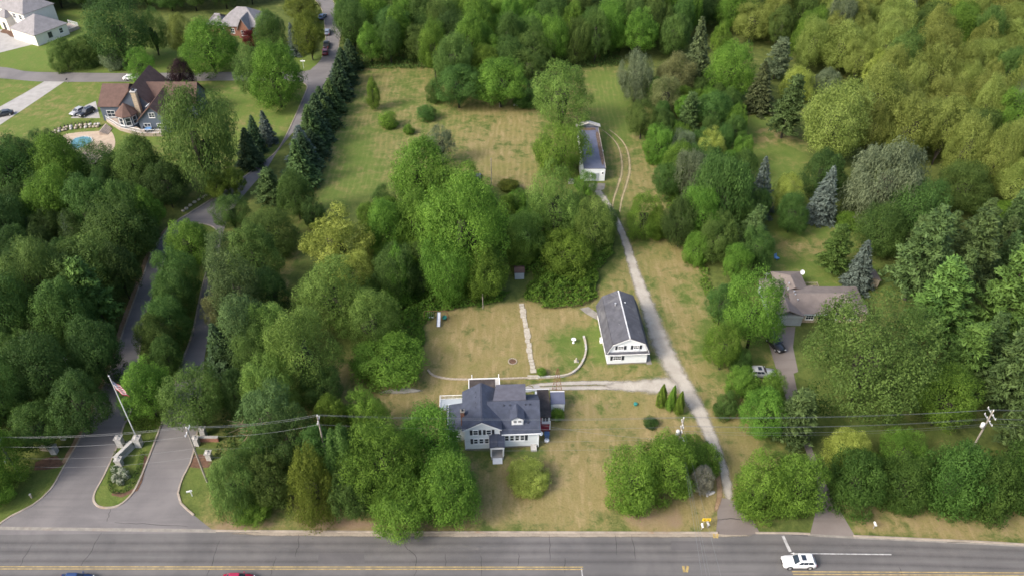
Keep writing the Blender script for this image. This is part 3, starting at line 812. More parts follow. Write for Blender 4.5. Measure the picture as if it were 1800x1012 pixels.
# front dormer
DX, DW = 7.55, 1.85
dm = MB(); dm.prism_y([(DX, WE + 0.3), (DX + DW, WE + 0.3), (DX + DW, 5.95), (DX + DW / 2, 6.45), (DX, 5.95)], 1.05, 3.9); dm.build('dormer_wall', 'trim_white', hs)
dr = MB(); gable_roof_y(dr, DX, DX + DW, 0.85, 4.1, 6.0, 6.55, 0.18, 0.1); dr.build('dormer_roof', 'shingle_slate', hs)
fdm = Frame(0, 1.05, 1, 0)
window(hs, fdm, DX + 0.30, 5.08, 0.50, 0.60, cols=1, rows=2, border=0.06)
window(hs, fdm, DX + 1.05, 5.08, 0.50, 0.60, cols=1, rows=2, border=0.06)
# porch
px0, px1 = 4.0, 6.25
pr = MB()
pr.slab([(px0 - .1, -2.0, 2.75), (px0 + 1.125, -2.0, 3.05), (px0 + 1.125, 0.0, 3.75), (px0 - .1, 0.0, 3.45)][::-1], 0.12)
pr.slab([(px0 + 1.125, -2.0, 3.05), (px1 + .1, -2.0, 2.75), (px1 + .1, 0.0, 3.45), (px0 + 1.125, 0.0, 3.75)][::-1], 0.12)
pr.build('porch_roof', 'shingle_slate', hs)
pb = MB(); pb.box(px0, px1, -2.0, -1.86, 2.42, 2.64); pb.box(px0, px0 + 0.14, -1.86, 0.0, 2.42, 2.64); pb.box(px1 - 0.14, px1, -1.86, 0, 2.42, 2.64); pb.build('porch_beam', 'trim_white', hs)
pf = MB(); pf.box(px0 + .1, px1 - .1, -2.1, -0.02, 0.0, 0.55); pf.build('porch_floor', 'concrete', hs)
for k in range(3):
    st = MB(); st.box(px0 + .35, px1 - .35, -2.4 - k * 0.3, -2.1 - k * 0.3, 0.0, 0.42 - k * 0.14); st.build('step', 'plastic_white', hs)
for x in (px0 + 0.12, px1 - 0.26):
    c_ = MB(); c_.box(x, x + 0.14, -1.98, -1.84, 0.55, 2.42); c_.build('porch_post', 'trim_white', hs)
for xx in (px0 + .02, px1 - .08):
    fl = MB(); fl.box(xx, xx + .06, -1.84, -0.05, 0.55, 2.42); fl.build('porch_screen', 'trim_white', hs)
door(hs, ff, 4.75, 0.6, 0.9, 2.0, 'trim_white')
# cellar hatch by the wing
hb = MB(); hb.prism_x([(-0.75, 0), (0.24, 0), (0.24, 0.75), (-0.75, 0.35)], GW + WW - 1.3, GW + WW - 0.35); hb.build('cellar_hatch', 'limestone', hs)
# left wing with sun deck
lw = MB(); lw.box(-2.85, -0.01, 2.2, 7.6, 0, 2.80); lw.build('side_wing_wall', 'siding_white', hs)
lr = MB(); lr.slab([(-3.1, 1.95, 2.75), (-0.01, 1.95, 3.25), (-0.01, 7.5, 3.25), (-3.1, 7.5, 2.75)], 0.14); lr.build('side_wing_roof', 'shingle_slate', hs)
dk = MB(); dk.box(-4.2, -0.02, 7.62, 8.9, 2.5, 2.7); dk.box(-4.2, -3.15, 6.6, 7.62, 2.5, 2.7); dk.build('sun_deck', 'siding_palegrey', hs)
for x, y in ((-4.1, 6.9), (-4.1, 8.85), (-2.2, 8.85)):
    q = MB(); q.box(x, x + .14, y - .14, y, 0, 2.5); q.build('deck_post', 'trim_white', hs)
railing(hs, [(-4.15, 6.65, 2.7), (-4.15, 8.85, 2.7), (-0.1, 8.85, 2.7)])
for y in (3.0, 5.0): window(hs, Frame(-2.85, 0, 0, -1), -y - 0.7, 1.1, 0.7, 1.1)
window(hs, Frame(0, 2.2, 1, 0), -2.0, 1.1, 0.8, 1.1)
# chimney
ch = MB(); ch.box(-0.62, -0.02, 2.6, 3.2, 0, 6.2); chm = ch.build('chimney', 'brick_red', hs)
cc = MB(); cc.box(-0.68, 0.04, 2.54, 3.26, 6.2, 6.32); cc.build('chimney_cap', 'concrete_old', chm)
cp_ = MB(); cp_.lathe([(0.16, 0), (0.13, 0.35)], 8, (-0.32, 2.9, 6.32)); cp_.build('flue', 'paint_dark', chm)
# rear flat-roofed addition
rr = MB(); rr.box(0.75, 5.9, GD + 0.02, 13.3, 0, 2.45); rr.build('rear_wall', 'siding_white', hs)
rf = MB(); rf.box(0.7, 5.2, GD + 0.35, 13.35, 2.45, 2.6); rf.build('rear_roof', 'roll_roof_dark', hs)
rf = MB(); rf.box(5.22, 5.85, GD + 0.35, 13.3, 2.45, 2.63); rf.build('rear_walkway', 'limestone', hs)
rp = MB(); rp.box(0.62, 5.95, 13.36, 13.46, 2.3, 2.78); rp.box(0.58, 0.69, GD + 0.4, 13.36, 2.3, 2.72); rp.box(5.87, 5.98, GD + 0.4, 13.36, 2.3, 2.85); rp.build('parapet', 'trim_white', hs)
for x in (1.1, 5.75):
    q = MB(); q.box(x, x + .14, 13.5, 13.64, 0, 3.5); q.build('flag_post', 'trim_white', hs)
# right flat-roofed porch
ax0, ax1 = GW + WW + 0.02, GW + WW + 2.15
sp = MB(); sp.box(ax0, ax1, 4.6, 10.2, 0.5, 2.5); sp.build('side_porch_wall', 'trim_white', hs)
sq = MB(); sq.box(ax0 + .32, ax1 + 0.2, 4.2, 10.4, 2.52, 2.68); sq.build('side_porch_roof', 'roll_roof_dark', hs)
sq = MB(); sq.box(ax0 - 2.0, ax1 + 0.25, 10.42, 10.52, 2.4, 2.78); sq.build('side_porch_parapet', 'trim_white', hs)
sf = MB(); sf.box(ax0, ax1, 3.4, 4.58, 0, 0.5); sf.build('side_stoop', 'paint_red', hs)
fs_ = Frame(0, 4.6, 1, 0)
window(hs, fs_, ax0 + 0.95, 1.2, 0.95, 1.05, cols=2, rows=1)
dd = door(hs, fs_, ax0 + 0.08, 0.55, 0.72, 1.85, 'paint_red')
q = MB(); q.box(ax1 - 0.1, ax1 + 0.02, 3.4, 3.5, 0.5, 2.5); q.build('side_porch_post', 'trim_white', hs)
# vents and dish
for x, y, z in ((1.9, 5.5, GR - 0.55), (1.9, 4.3, GR - 0.55), (1.9, 3.2, GR - 0.55), (1.9, 6.6, GR - 0.55), (3.7, 6.4, GR - 0.6), (6.4, 3.6, WR - 0.35), (7.4, 3.6, WR - 0.35), (9.9, 3.6, WR - 0.35), (10.6, 3.6, WR - 0.35), (10.2, 1.2, WE + .85), (0.3, 3.6, GE + .2), (8.1, 2.6, 5.95)):
    vent(hs, x, y, z, 0.13, 0.22, 'paint_dark')
dsh = MB(); dsh.lathe([(0.02, 0), (0.22, 0.05), (0.36, 0.14), (0.34, 0.15), (0.2, 0.07)], 12, (0, 0, 0)); do = dsh.build('satellite_dish', 'plastic_white', hs); do.location = (GW + WW + 0.3, 0.35, 3.2); do.rotation_euler = (1.0, 0, 0.3)

# small things by the house
t = thing('waste_bin', P(961, 769), 'blue grey wheeled bin beside the side porch of the farmhouse', 'bin')
mb = MB(); mb.add([(-.3, -.35, .1), (.3, -.35, .1), (.3, .35, .1), (-.3, .35, .1), (-.4, -.45, 1.05), (.4, -.45, 1.05), (.4, .45, 1.05), (-.4, .45, 1.05)], [(0, 3, 2, 1), (4, 5, 6, 7), (0, 1, 5, 4), (1, 2, 6, 5), (2, 3, 7, 6), (3, 0, 4, 7)]); mb.build('bin_body', 'plastic_blue', t, bevel=.03)
mb = MB(); mb.box(-.43, .43, -.48, .48, 1.06, 1.13); mb.build('lid', 'plastic_blue', t, bevel=.03)
for x in (-.34, .34):
    mb = MB(); mb.tube([(x - .04, .38, .12), (x + .04, .38, .12)], .12, 10); mb.build('wheel', 'rubber', t)
t = thing('propane_cover', P(961, 775), 'round white lidded tub on the grass by the blue bin', 'tub')
mb = MB(); mb.lathe([(.25, 0), (.42, .05), (.42, .35), (.36, .42), (.1, .46)], 14); mb.build('tub_body', 'plastic_white', t, True)
mb = MB(); mb.lathe([(.08, .46), (.08, .56), (.03, .58)], 8); mb.build('cap', 'galvanised', t)

# tool shed right of the farmhouse
ts = thing('tool_shed', P(968.5, 722.5), 'small white tool shed with dark roof beside the farmhouse', 'shed', math.radians(1.0))
mb = MB(); mb.prism_x([(0, 0.1), (2.1, 0.1), (2.1, 2.25), (0, 1.9)], 0, 2.25); mb.build('wall', 'siding_white', ts)
mb = MB(); mb.slab([(-.1, -.12, 1.98), (2.35, -.12, 1.98), (2.35, 2.25, 2.40), (-.1, 2.25, 2.40)], .1); mb.build('roof', 'roll_roof_blue', ts)
mb = MB(); mb.box(-.1, 2.35, 2.26, 2.36, 2.2, 2.5); mb.build('fascia', 'trim_white', ts)
mb = MB(); mb.box(-.02, 2.27, -.04, 2.1, 0, .1); mb.build('base', 'limestone', ts)
door(ts, Frame(0, 0, 1, 0), .25, .15, 1.7, 1.65, 'trim_white')

# ------------------------------------------------------------------ gambrel garage
b0, b1 = P(1067, 640.5), P(1136, 638.5)
bn = thing('gambrel_garage', b0, 'white two storey garage with dark gambrel roof and white ridge strip', 'garage', math.radians(3.2))
BW, BD = 7.15, 12.9
prof = [(0, 2.9), (0.75, 4.95), (BW / 2, 6.3), (BW - 0.75, 4.95), (BW, 2.9)]
mb = MB(); mb.prism_y([(0, 0.25), (BW, 0.25)] + [(a, b - .12) for a, b in prof[::-1]], 0.0, BD); mb.build('wall', 'siding_white', bn)
mb = MB(); mb.box(-.04, BW + .04, -.04, BD + .04, 0, .26); mb.build('foundation', 'concrete_old', bn)
rp_ = [(-0.35, 2.7)] + [(0.68, 5.02), (BW / 2, 6.40), (BW - 0.68, 5.02)] + [(BW + 0.35, 2.7)]
for i, nm in enumerate(('lower_roof', 'roof', 'roof', 'lower_roof')):
    (xa, za), (xb, zb) = rp_[i], rp_[i + 1]
    mb = MB(); mb.slab([(xa, -.22, za), (xb, -.22, zb), (xb, BD + .22, zb), (xa, BD + .22, za)][::-1], .13); mb.build(nm, 'shingle_barn', bn)
mb = MB(); mb.box(BW / 2 - .12, BW / 2 + .12, -.2, BD + .15, 6.34, 6.50); mb.build('ridge_strip', 'trim_white', bn)
# the small skirt roof across the front
mb = MB(); mb.slab([(-.3, -.42, 2.82), (BW + .3, -.42, 2.82), (BW + .3, -.02, 3.12), (-.3, -.02, 3.12)], .08); mb.build('skirt_roof', 'shingle_barn', bn)
mb = MB(); mb.box(-.32, BW + .32, -.47, -.41, 2.68, 2.80); mb.build('fascia', 'trim_white', bn)
mb = MB()
for i in range(4):
    (xa, za), (xb, zb) = rp_[i], rp_[i + 1]
    mb.slab([(xa, -.24, za - .26), (xb, -.24, zb - .26), (xb, -.24, zb - .02), (xa, -.24, za - .02)], .05)
mb.build('rake_board', 'trim_white', bn)
fb = Frame(0, 0, 1, 0)
window(bn, fb, 1.75, 3.75, .85, .75, 3, 2, 'lr'); window(bn, fb, 4.55, 3.75, .85, .75, 3, 2, 'lr')
window(bn, fb, 1.05, 1.15, 1.35, .85, 4, 2, 'lr')
fl_ = Frame(0, BD, 0, -1)
for u in (1.0, 3.6): window(bn, fl_, u, 1.0, .9, 1.0, 2, 2)
door(bn, fl_, 7.2, .3, .95, 2.05); window(bn, fl_, 9.6, 1.0, .9, 1.0, 2, 2)
fr_ = Frame(BW, 0, 0, 1)
for u in (1.2, 5.2, 9.2): door(bn, fr_, u, .28, 2.6, 2.15, 'trim_white', 4, 'garage_door')
mb = MB(); mb.box(BW + .05, BW + 1.0, -.4, BD - .5, 0, .05); mb.build('apron', 'concrete_old', bn)
mb = MB(); mb.tube([(2.45, 9.3, 5.5), (2.45, 9.3, 6.5)], .1, 8); mb.tube([(2.45, 9.3, 6.5), (2.45, 9.3, 6.62)], .18, 8); mb.build('stove_pipe', 'galvanised', bn)
mb = MB(); mb.tube([(0.75, 8.2, 4.95), (2.3, 8.6, 5.62)], .05, 6); mb.build('conduit', 'galvanised', bn)
vent(bn, 4.3, 9.9, 5.95, .2, .25, 'plastic_white'); vent(bn, 2.5, 4.2, 5.78, .1, .22, 'plastic_white')
mb = MB(); mb.box(-.5, -.02, 5.6, 6.3, 0, .9); mb.build('wall_cabinet', 'plastic_white', bn)

# ------------------------------------------------------------------ long flat-roofed workshop
s0 = P(1026, 318.5)
sh = thing('workshop', s0, 'long narrow white workshop with blue grey flat roof and raised gable end', 'workshop', math.radians(0.6))
SW, SD, SH = 5.0, 20.5, 3.55
mb = MB(); mb.box(0, SW, 0, SD, 0, SH - .1); mb.build('wall', 'siding_white', sh)
mb = MB(); mb.slab([(-.15, -.05, SH), (SW + .1, -.05, SH), (SW + .1, SD, SH + .1), (-.15, SD, SH + .1)], .14); mb.build('roof', 'roll_roof_blue', sh)
mb = MB(); mb.prism_y([(-.3, SH - .6), (SW + .3, SH - .6), (SW + .3, SH + .5), (SW / 2, SH + 1.35), (-.3, SH + .5)], SD - .01, SD + .35); mb.build('gable_end', 'siding_palegrey', sh)
mb = MB(); mb.slab([(-.6, SD - .9, SH + .35), (SW / 2, SD - .9, SH + 1.4), (SW / 2, SD + .6, SH + 1.4), (-.6, SD + .6, SH + .35)][::-1], .16); mb.slab([(SW / 2, SD - .9, SH + 1.4), (SW + .6, SD - .9, SH + .35), (SW + .6, SD + .6, SH + .35), (SW / 2, SD + .6, SH + 1.4)][::-1], .16); mb.build('gable_cap', 'limestone', sh)
for a, b, c, d in ((SW - .9, SW + .02, .3, SD - 1), (.2, SW - .3, SD - 2.2, SD - .6)):
    mb = MB(); n = 40
    pts = []
    rr_ = random.Random(7)
    for i in range(n):
        w_ = 2 * math.pi * i / n; f_ = .75 + .25 * rr_.random()
        pts.append(((a + b) / 2 + (b - a) / 2 * max(-1, min(1, 1.25 * math.cos(w_))) * f_, (c + d) / 2 + (d - c) / 2 * max(-1, min(1, 1.25 * math.sin(w_))) * f_, SH + .135))
    mb.add(pts, [tuple(range(n))]); mb.build('leaf_debris', 'leaf_litter', sh)
mb = MB(); mb.box(SW + .03, SW + .14, 0, SD - 1, SH - .2, SH + .2); mb.build('gutter', 'fieldstone', sh)
fsx = Frame(0, 0, 1, 0)
mb = MB(); fsx.box(mb, 1.9, 3.6, .0, .06, .02, 2.2); gd = mb.build('garage_door', 'siding_palegrey', sh)
for k in range(4):
    mb = MB(); fsx.box(mb, 1.96, 3.54, .06, .085, .1 + k * .53, .56 + k * .53); mb.build('panel', 'siding_palegrey', gd)
window(sh, fsx, 4.25, 1.9, .3, .6, 1, 1)
for y in (3, 7, 11, 15): window(sh, Frame(SW, 0, 0, 1), y, 1.5, 1.0, .8, 2, 1)
for y in (4, 9, 14): window(sh, Frame(0, SD, 0, -1), y, 1.5, 1.0, .8, 2, 1)
mb = MB(); mb.box(SW + .14, SW + .42, 9.0, 9.35, 2.6, 3.1); mb.build('wall_lamp', 'plastic_white', sh)
mb = MB(); mb.box(-.75, -.03, .8, 5.6, 0, 2.3); mb.build('lean_to', 'siding_white', sh)
t = thing('crate', P(1004, 322), 'pale weathered crate under trees left of the workshop', 'crate')
for k in range(4):
    mb = MB(); mb.box(-.7, .7, -.52, -.46, .05 + k * .24, .25 + k * .24); mb.build('slat', 'limestone', t)
mb = MB(); mb.box(-.72, .72, -.45, .5, 0, .98); mb.build('box', 'limestone', t)

# little playhouse shed in the thicket
ps = thing('garden_hut', P(905, 491), 'tiny pale blue hut with brown roof at the thicket edge', 'hut', math.radians(3))
mb = MB(); mb.prism_x([(0, 0), (1.9, 0), (1.9, 1.9), (.95, 2.3), (0, 1.9)], 0, 1.9); mb.build('wall', 'siding_palegrey', ps)
mb = MB(); mb.slab([(-.12, -.25, 1.86), (2.02, -.25, 1.86), (2.02, .95, 2.42), (-.12, .95, 2.42)], .08); mb.slab([(-.12, .95, 2.42), (2.02, .95, 2.42), (2.02, 2.15, 1.86), (-.12, 2.15, 1.86)], .08); mb.build('roof', 'shingle_brown', ps)
door(ps, Frame(0, 0, 1, 0), .6, .05, .7, 1.6, 'siding_palegrey', 1)

# ------------------------------------------------------------------ ranch house on the right
ra = thing('ranch_house', P(1352, 572), 'low ranch house with taupe hip roof behind the driveway', 'house', math.radians(0))
def hip(mb, x0, x1, y0, y1, ze, zr, axis='x', t=.14, left=True, right=True, over=.4):
    x0 -= over; x1 += over; y0 -= over; y1 += over
    if axis == 'x':
        ym = (y0 + y1) / 2; k = (y1 - y0) / 2
        a = x0 + (k if left else 0); b = x1 - (k if right else 0)
        mb.slab([(x0, y0, ze), (x1, y0, ze), (b, ym, zr), (a, ym, zr)], t); mb.slab([(x1, y1, ze), (x0, y1, ze), (a, ym, zr), (b, ym, zr)], t)
        if left: mb.slab([(x0, y1, ze), (x0, y0, ze), (a, ym, zr)], t)
        if right: mb.slab([(x1, y0, ze), (x1, y1, ze), (b, ym, zr)], t)
    else:
        xm = (x0 + x1) / 2; k = (x1 - x0) / 2
        a = y0 + (k if left else 0); b = y1 - (k if right else 0)
        mb.slab([(x1, y0, ze), (x1, y1, ze), (xm, b, zr), (xm, a, zr)], t); mb.slab([(x0, y1, ze), (x0, y0, ze), (xm, a, zr), (xm, b, zr)], t)
        if left: mb.slab([(x0, y0, ze), (x1, y0, ze), (xm, a, zr)], t)
        if right: mb.slab([(x1, y1, ze), (x0, y1, ze), (xm, b, zr)], t)
mb = MB(); mb.box(.3, 6.0, 0, 10.6, 0, 2.55); mb.build('garage_wall', 'siding_palegrey', ra)
mb = MB(); mb.box(6.02, 18.6, .9, 8.2, 0, 2.55); mb.build('wall', 'brick_tan', ra)
mb = MB(); hip(mb, .3, 5.7, 0, 10.6, 2.6, 4.1, 'y', left=False); mb.build('garage_roof', 'shingle_tan', ra)
mb = MB(); hip(mb, 4.4, 18.4, .8, 8.2, 2.62, 4.35, 'x', left=False); mb.build('roof', 'shingle_tan', ra)
mb = MB(); hip(mb, 3.4, 8.6, 7.0, 13.0, 2.6, 4.0, 'y', left=False); mb.build('rear_roof', 'shingle_tan', ra)
mb = MB(); mb.box(3.5, 8.5, 8.25, 12.8, 0, 2.5); mb.build('rear_wall', 'siding_palegrey', ra)
mb = MB(); mb.box(6.05, 12.5, .3, .4, 2.3, 2.55); mb.box(.0, 6.0, -.42, -.36, 2.3, 2.56); mb.build('gutter', 'siding_palegrey', ra)
frn = Frame(0, 0, 1, 0)
door(ra, frn, 1.0, .05, 4.3, 2.1, 'siding_palegrey', 4, 'garage_door')
fr2 = Frame(0, .9, 1, 0)
window(ra, fr2, 7.0, .9, 1.4, 1.2, 3, 2); door(ra, fr2, 9.4, .1, 1.0, 2.1, 'paint_dark'); window(ra, fr2, 11.5, .9, 1.6, 1.2, 3, 2); window(ra, fr2, 15, .9, 1.6, 1.2, 3, 2)
for x, y, z in ((4.9, 7.6, 4.0), (4.3, 6.0, 3.9), (5.2, 5.0, 4.1), (5.2, 4.2, 4.0), (5.4, 3.0, 3.7)): vent(ra, x, y, z, .16, .4)
mb = MB(); mb.tube([(1.2, 10.3, 2.9), (1.2, 10.3, 4.7)], .04, 6); mb.tube([(.6, 10.3, 4.5), (1.8, 10.3, 4.5)], .03, 5); mb.tube([(.8, 10.3, 4.2), (1.6, 10.3, 4.2)], .03, 5); mb.build('tv_antenna', 'galvanised', ra)
mb = MB(); mb.lathe([(.03, 0), (.35, .06), (.5, .2), (.47, .21), (.3, .1)], 14); q = mb.build('satellite_dish', 'plastic_white', ra); q.location = (9.1, 12.6, 3.0); q.rotation_euler = (.9, 0, .2)
mb = MB(); mb.box(8.7, 12.2, 8.4, 11.4, 0, .5); mb.build('terrace', 'deck_wood', ra)
railing(ra, [(8.7, 11.35, .5), (12.15, 11.35, .5), (12.15, 8.4, .5)], .9, 'deck_wood')
mb = MB(); mb.box(10.9, 11.8, 9.3, 10.0, .5, 1.6); mb.build('grill', 'paint_dark', ra)
bs = thing('garden_shed', P(1516, 506), 'small garden shed with faded brown roof behind the blue spruce', 'shed')
mb = MB(); mb.prism_y([(0, 0), (3, 0), (3, 2), (1.5, 2.6), (0, 2)], 0, 3.2); mb.build('wall', 'fieldstone', bs)
mb = MB(); gable_roof_y(mb, 0, 3, -.2, 3.4, 2.02, 2.7, .2, .08); mb.build('roof', 'shingle_tan', bs)
door(bs, Frame(0, 0, 1, 0), 1.0, .05, 1.0, 1.8, 'fieldstone')

# ------------------------------------------------------------------ brown-roofed blue house, upper left
bh = thing('blue_house', P(176, 222), 'dark blue house with steep brown roofs, stone chimney and round turret', 'house', math.radians(0))
def wallbox(x0, x1, y0, y1, h, name='wall', m='siding_blue'):
    mb = MB(); mb.box(x0, x1, y0, y1, 0, h); mb.build(name, m, bh)
def groof(x0, x1, y0, y1, ze, zr, axis, name='roof'):
    mb = MB()
    if axis == 'y': gable_roof_y(mb, x0, x1, y0 - .4, y1 + .4, ze, zr, .45, .16)
    else:
        ym = (y0 + y1) / 2; s_ = (zr - ze) / (ym - y0); o_ = .45
        mb.slab([(x0 - .4, y0 - o_, ze - o_ * s_), (x1 + .4, y0 - o_, ze - o_ * s_), (x1 + .4, ym, zr), (x0 - .4, ym, zr)], .16)
        mb.slab([(x1 + .4, y1 + o_, ze - o_ * s_), (x0 - .4, y1 + o_, ze - o_ * s_), (x0 - .4, ym, zr), (x1 + .4, ym, zr)], .16)
    mb.build(name, 'shingle_brown', bh)
def gwall(x0, x1, y0, y1, ze, zr, axis, name='wall'):
    mb = MB()
    if axis == 'y': mb.prism_y([(x0, 0), (x1, 0), (x1, ze), ((x0 + x1) / 2, zr - .15), (x0, ze)], y0, y1)
    else: mb.prism_x([(y0, 0), (y1, 0), (y1, ze), ((y0 + y1) / 2, zr - .15), (y0, ze)], x0, x1)
    mb.build(name, 'siding_blue', bh)
gwall(0, 6.5, 3.0, 15.0, 4.6, 8.0, 'x', 'garage_wall'); groof(0, 6.5, 3.0, 15.0, 4.6, 8.0, 'x', 'garage_roof')
gwall(6.0, 14.5, 2.0, 16.0, 5.2, 9.8, 'y'); groof(6.0, 14.5, 2.0, 16.0, 5.2, 9.8, 'y')
gwall(11, 25.0, 4.5, 13.0, 4.6, 8.6, 'x', 'right_wall'); groof(11, 25.0, 4.5, 13.0, 4.6, 8.6, 'x', 'right_roof')
gwall(12.5, 20.5, -3.5, 8.0, 3.6, 7.4, 'y', 'front_wall'); groof(12.5, 20.5, -3.5, 8.0, 3.6, 7.4, 'y', 'front_roof')
# the turret bay
mb = MB(); mb.lathe([(2.5, 0), (2.5, 4.2)], 8, (8.4, -.4, 0)); mb.build('turret_wall', 'siding_blue', bh)
mb = MB(); mb.lathe([(3.0, 4.1), (2.9, 4.25), (0.05, 7.0)], 8, (8.4, -.4, 0)); mb.build('turret_roof', 'shingle_brown', bh)
for k in (-2, -1, 0, 1):
    a_ = math.radians(-90 + 22.5 + 45 * k); r_ = 2.5 * math.cos(math.pi / 8)
    c_ = Vector((8.4 + r_ * math.cos(a_), -.4 + r_ * math.sin(a_), 0)); tg = Vector((-math.sin(a_), math.cos(a_), 0))
    window(bh, Frame(c_.x - tg.x * .6, c_.y - tg.y * .6, tg.x, tg.y), 0, 1.6, 1.2, 2.0, 1, 2, border=.14)
mb = MB(); mb.box(10.6, 11.8, .6, 1.9, 0, 9.4); q = mb.build('chimney', 'brick_tan', bh)
mb = MB(); mb.box(10.45, 11.95, .45, 2.05, 9.4, 9.65); mb.build('chimney_cap', 'limestone', q)
mb = MB(); mb.box(10.9, 11.5, .9, 1.6, 9.65, 10.1); mb.build('flue', 'paint_dark', q)
mb = MB(); mb.slab([(14.2, 0.2, 6.05), (14.2, -1.1, 6.05), (15.1, -1.1, 6.62), (15.1, .2, 6.62)][::-1], .06); mb.build('skylight', 'lamp_lens', bh)
frb = Frame(12.5, -3.5, 1, 0)
for u in (1.2, 4.6): window(bh, frb, u, 1.0, 1.6, 1.6, 2, 2)
window(bh, frb, 3.2, 4.4, 1.4, 1.2, 2, 2)
fg_ = Frame(0, 3.0, 1, 0)
window(bh, fg_, 1.5, 1.2, 2.0, 1.8, 2, 2); window(bh, fg_, 4.4, 1.2, 1.2, 1.8, 1, 2)
window(bh, Frame(25, 4.5, 0, 1), 3.4, 1.4, 1.8, 1.6, 2, 2)
mb = MB(); mb.slab([(1.0, 2.2, .9), (6.4, -2.6, .9), (13.2, -5.6, .9), (18.5, -5.6, .9), (18.5, -3.6, .9), (12.4, -3.4, .9), (6.0, 2.0, .9), (3.0, 2.9, .9)], .9); mb.build('terrace', 'deck_wood', bh)
railing(bh, [(1.1, 2.2, .9), (6.4, -2.4, .9), (13.2, -5.4, .9), (18.4, -5.4, .9)], 1.0)
mb = MB()
for k in range(6): mb.box(1.8 + k * .34, 2.14 + k * .34, -4.8, -.4 - k * .2, 0, .95 - k * .15)
st = mb.build('stair', 'deck_wood', bh)
t = thing('patio_table', bh.location + Vector((14.8, -4.4, .9)), 'blue patio table with dark chairs on the terrace of the blue house', 'table')
mb = MB(); mb.lathe([(.9, .70), (.9, .76)], 16); mb.build('table_top', 'cushion_blue', t)
mb = MB(); mb.lathe([(.4, 0), (.06, .1), (.06, .7)], 8); mb.build('table_leg', 'paint_dark', t)
for k in range(3):
    a_ = k * 2.1 + .4
    c = thing('patio_chair', bh.location + Vector((14.8 + 1.35 * math.cos(a_), -4.4 + 1.0 * math.sin(a_), .9)), 'dark patio chair drawn up to the blue terrace table', 'chair', a_ + math.pi / 2, 'chairs on the terrace')
    mb = MB(); mb.box(-.25, .25, -.25, .25, .4, .46); mb.build('seat', 'paint_dark', c)
    mb = MB(); mb.box(-.25, .25, -.29, -.25, .46, 1.0); mb.build('backrest', 'paint_dark', c)
    for x in (-.22, .22):
        for y in (-.22, .22):
            mb = MB(); mb.tube([(x, y, 0), (x, y, .4)], .025, 5); mb.build('leg', 'paint_dark', c)
# pool
sheet('pool_terrace', pp((106, 243), (130, 234), (170, 231), (196, 232), (200, 262), (160, 290), (110, 290)), 0.024, 'pool_deck')
m, nt, out = new_mat('pool_water')
b = N(nt, 'ShaderNodeBsdfPrincipled'); b.inputs['Roughness'].default_value = 0.05
co = coords(nt)
nt.links.new(mixc(nt, noise(nt, co, .5, 3), (0.07, 0.19, 0.23), (0.11, 0.26, 0.30)), b.inputs['Base Color'])
nt.links.new(bump(nt, noise(nt, co, 2.0, 3), .15, .05), b.inputs['Normal']); nt.links.new(b.outputs[0], out.inputs[0])
pl = pp((124, 250), (132, 243), (146, 240), (160, 242), (162, 250), (148, 258), (136, 264), (126, 260))
sheet('pool', pl, 0.040, 'pool_water')
kerb('pool_coping', pl, .4, .1, 'limestone', closed=True)
rk = random.Random(9)
wl = thing('rock_wall', P(140, 228), 'curved boulder retaining wall above the swimming pool', 'wall')
line = smooth_line([p - wl.location for p in pp((92, 238), (105, 232), (125, 228), (150, 225), (172, 224))], .9)
for p in line:
    for k in range(2):
        s_ = rk.uniform(.35, .6); mb = MB()
        bm = bmesh.new(); bmesh.ops.create_icosphere(bm, subdivisions=1, radius=s_)
        for v in bm.verts: v.co *= rk.uniform(.8, 1.15); v.co.z *= .7
        me = bpy.data.meshes.new('boulder'); bm.to_mesh(me); bm.free(); me.materials.append(M['fieldstone'] if rk.random() < .7 else M['limestone'])
        o = link('boulder', me, wl); o.location = (p.x + rk.uniform(-.2, .2), p.y + k * .7, .25 + k * .35)

# ------------------------------------------------------------------ cream house, far upper left
cr = thing('cream_house', P(26, 50), 'large cream house with grey hipped roofs and a concrete forecourt', 'house', math.radians(-30))
mb = MB(); mb.box(-8, 8, 0, 11, 0, 6.2); mb.build('wall', 'siding_cream', cr)
mb = MB(); hip(mb, -8, 8, 0, 11, 6.2, 10.2, 'x'); mb.build('roof', 'shingle_grey', cr)
mb = MB(); mb.box(8.02, 20, -5.5, 6, 0, 3.6); mb.build('garage_wall', 'siding_cream', cr)
mb = MB(); hip(mb, 8.0, 20, -5.5, 6, 3.6, 7.4, 'x'); mb.build('garage_roof', 'shingle_grey', cr)
mb = MB(); mb.box(-3.5, 1.0, -2.2, -.02, 0, 4.4); mb.build('porch_wall', 'siding_cream', cr)
mb = MB(); hip(mb, -3.5, 1.0, -2.2, 1.5, 4.4, 6.4, 'x'); mb.build('porch_roof', 'shingle_grey', cr)
fc = Frame(0, 0, 1, 0)
for u in (-7, 2.0, 5.2):
    for z in (1.0, 4.0): window(cr, fc, u, z, 1.4, 1.5, 2, 2)
for u in (9.2, 13.0, 16.6): door(cr, Frame(0, -5.5, 1, 0), u, .05, 2.6, 2.4, 'trim_white', 4, 'garage_door')
window(cr, Frame(20, -5.5, 0, 1), 4.4, 1.3, 1.2, 1.5, 1, 2, frame_mat='paint_dark')
window(cr, Frame(20, -5.5, 0, 1), 8.4, 1.3, 1.2, 1.5, 1, 2)
door(cr, Frame(0, -2.2, 1, 0), -1.8, .1, 1.2, 2.4, 'paint_dark')
mb = MB(); mb.box(-9.8, -8.02, 2, 8, 0, 3.0); mb.build('bay', 'siding_cream', cr)
mb = MB(); hip(mb, -9.8, -7, 2, 8, 3.0, 4.4, 'y'); mb.build('bay_roof', 'shingle_slate', cr)
mb = MB(); mb.box(14.0, 19.0, 6.4, 10.5, 0, 1.0); mb.build('rear_deck', 'deck_wood', cr)
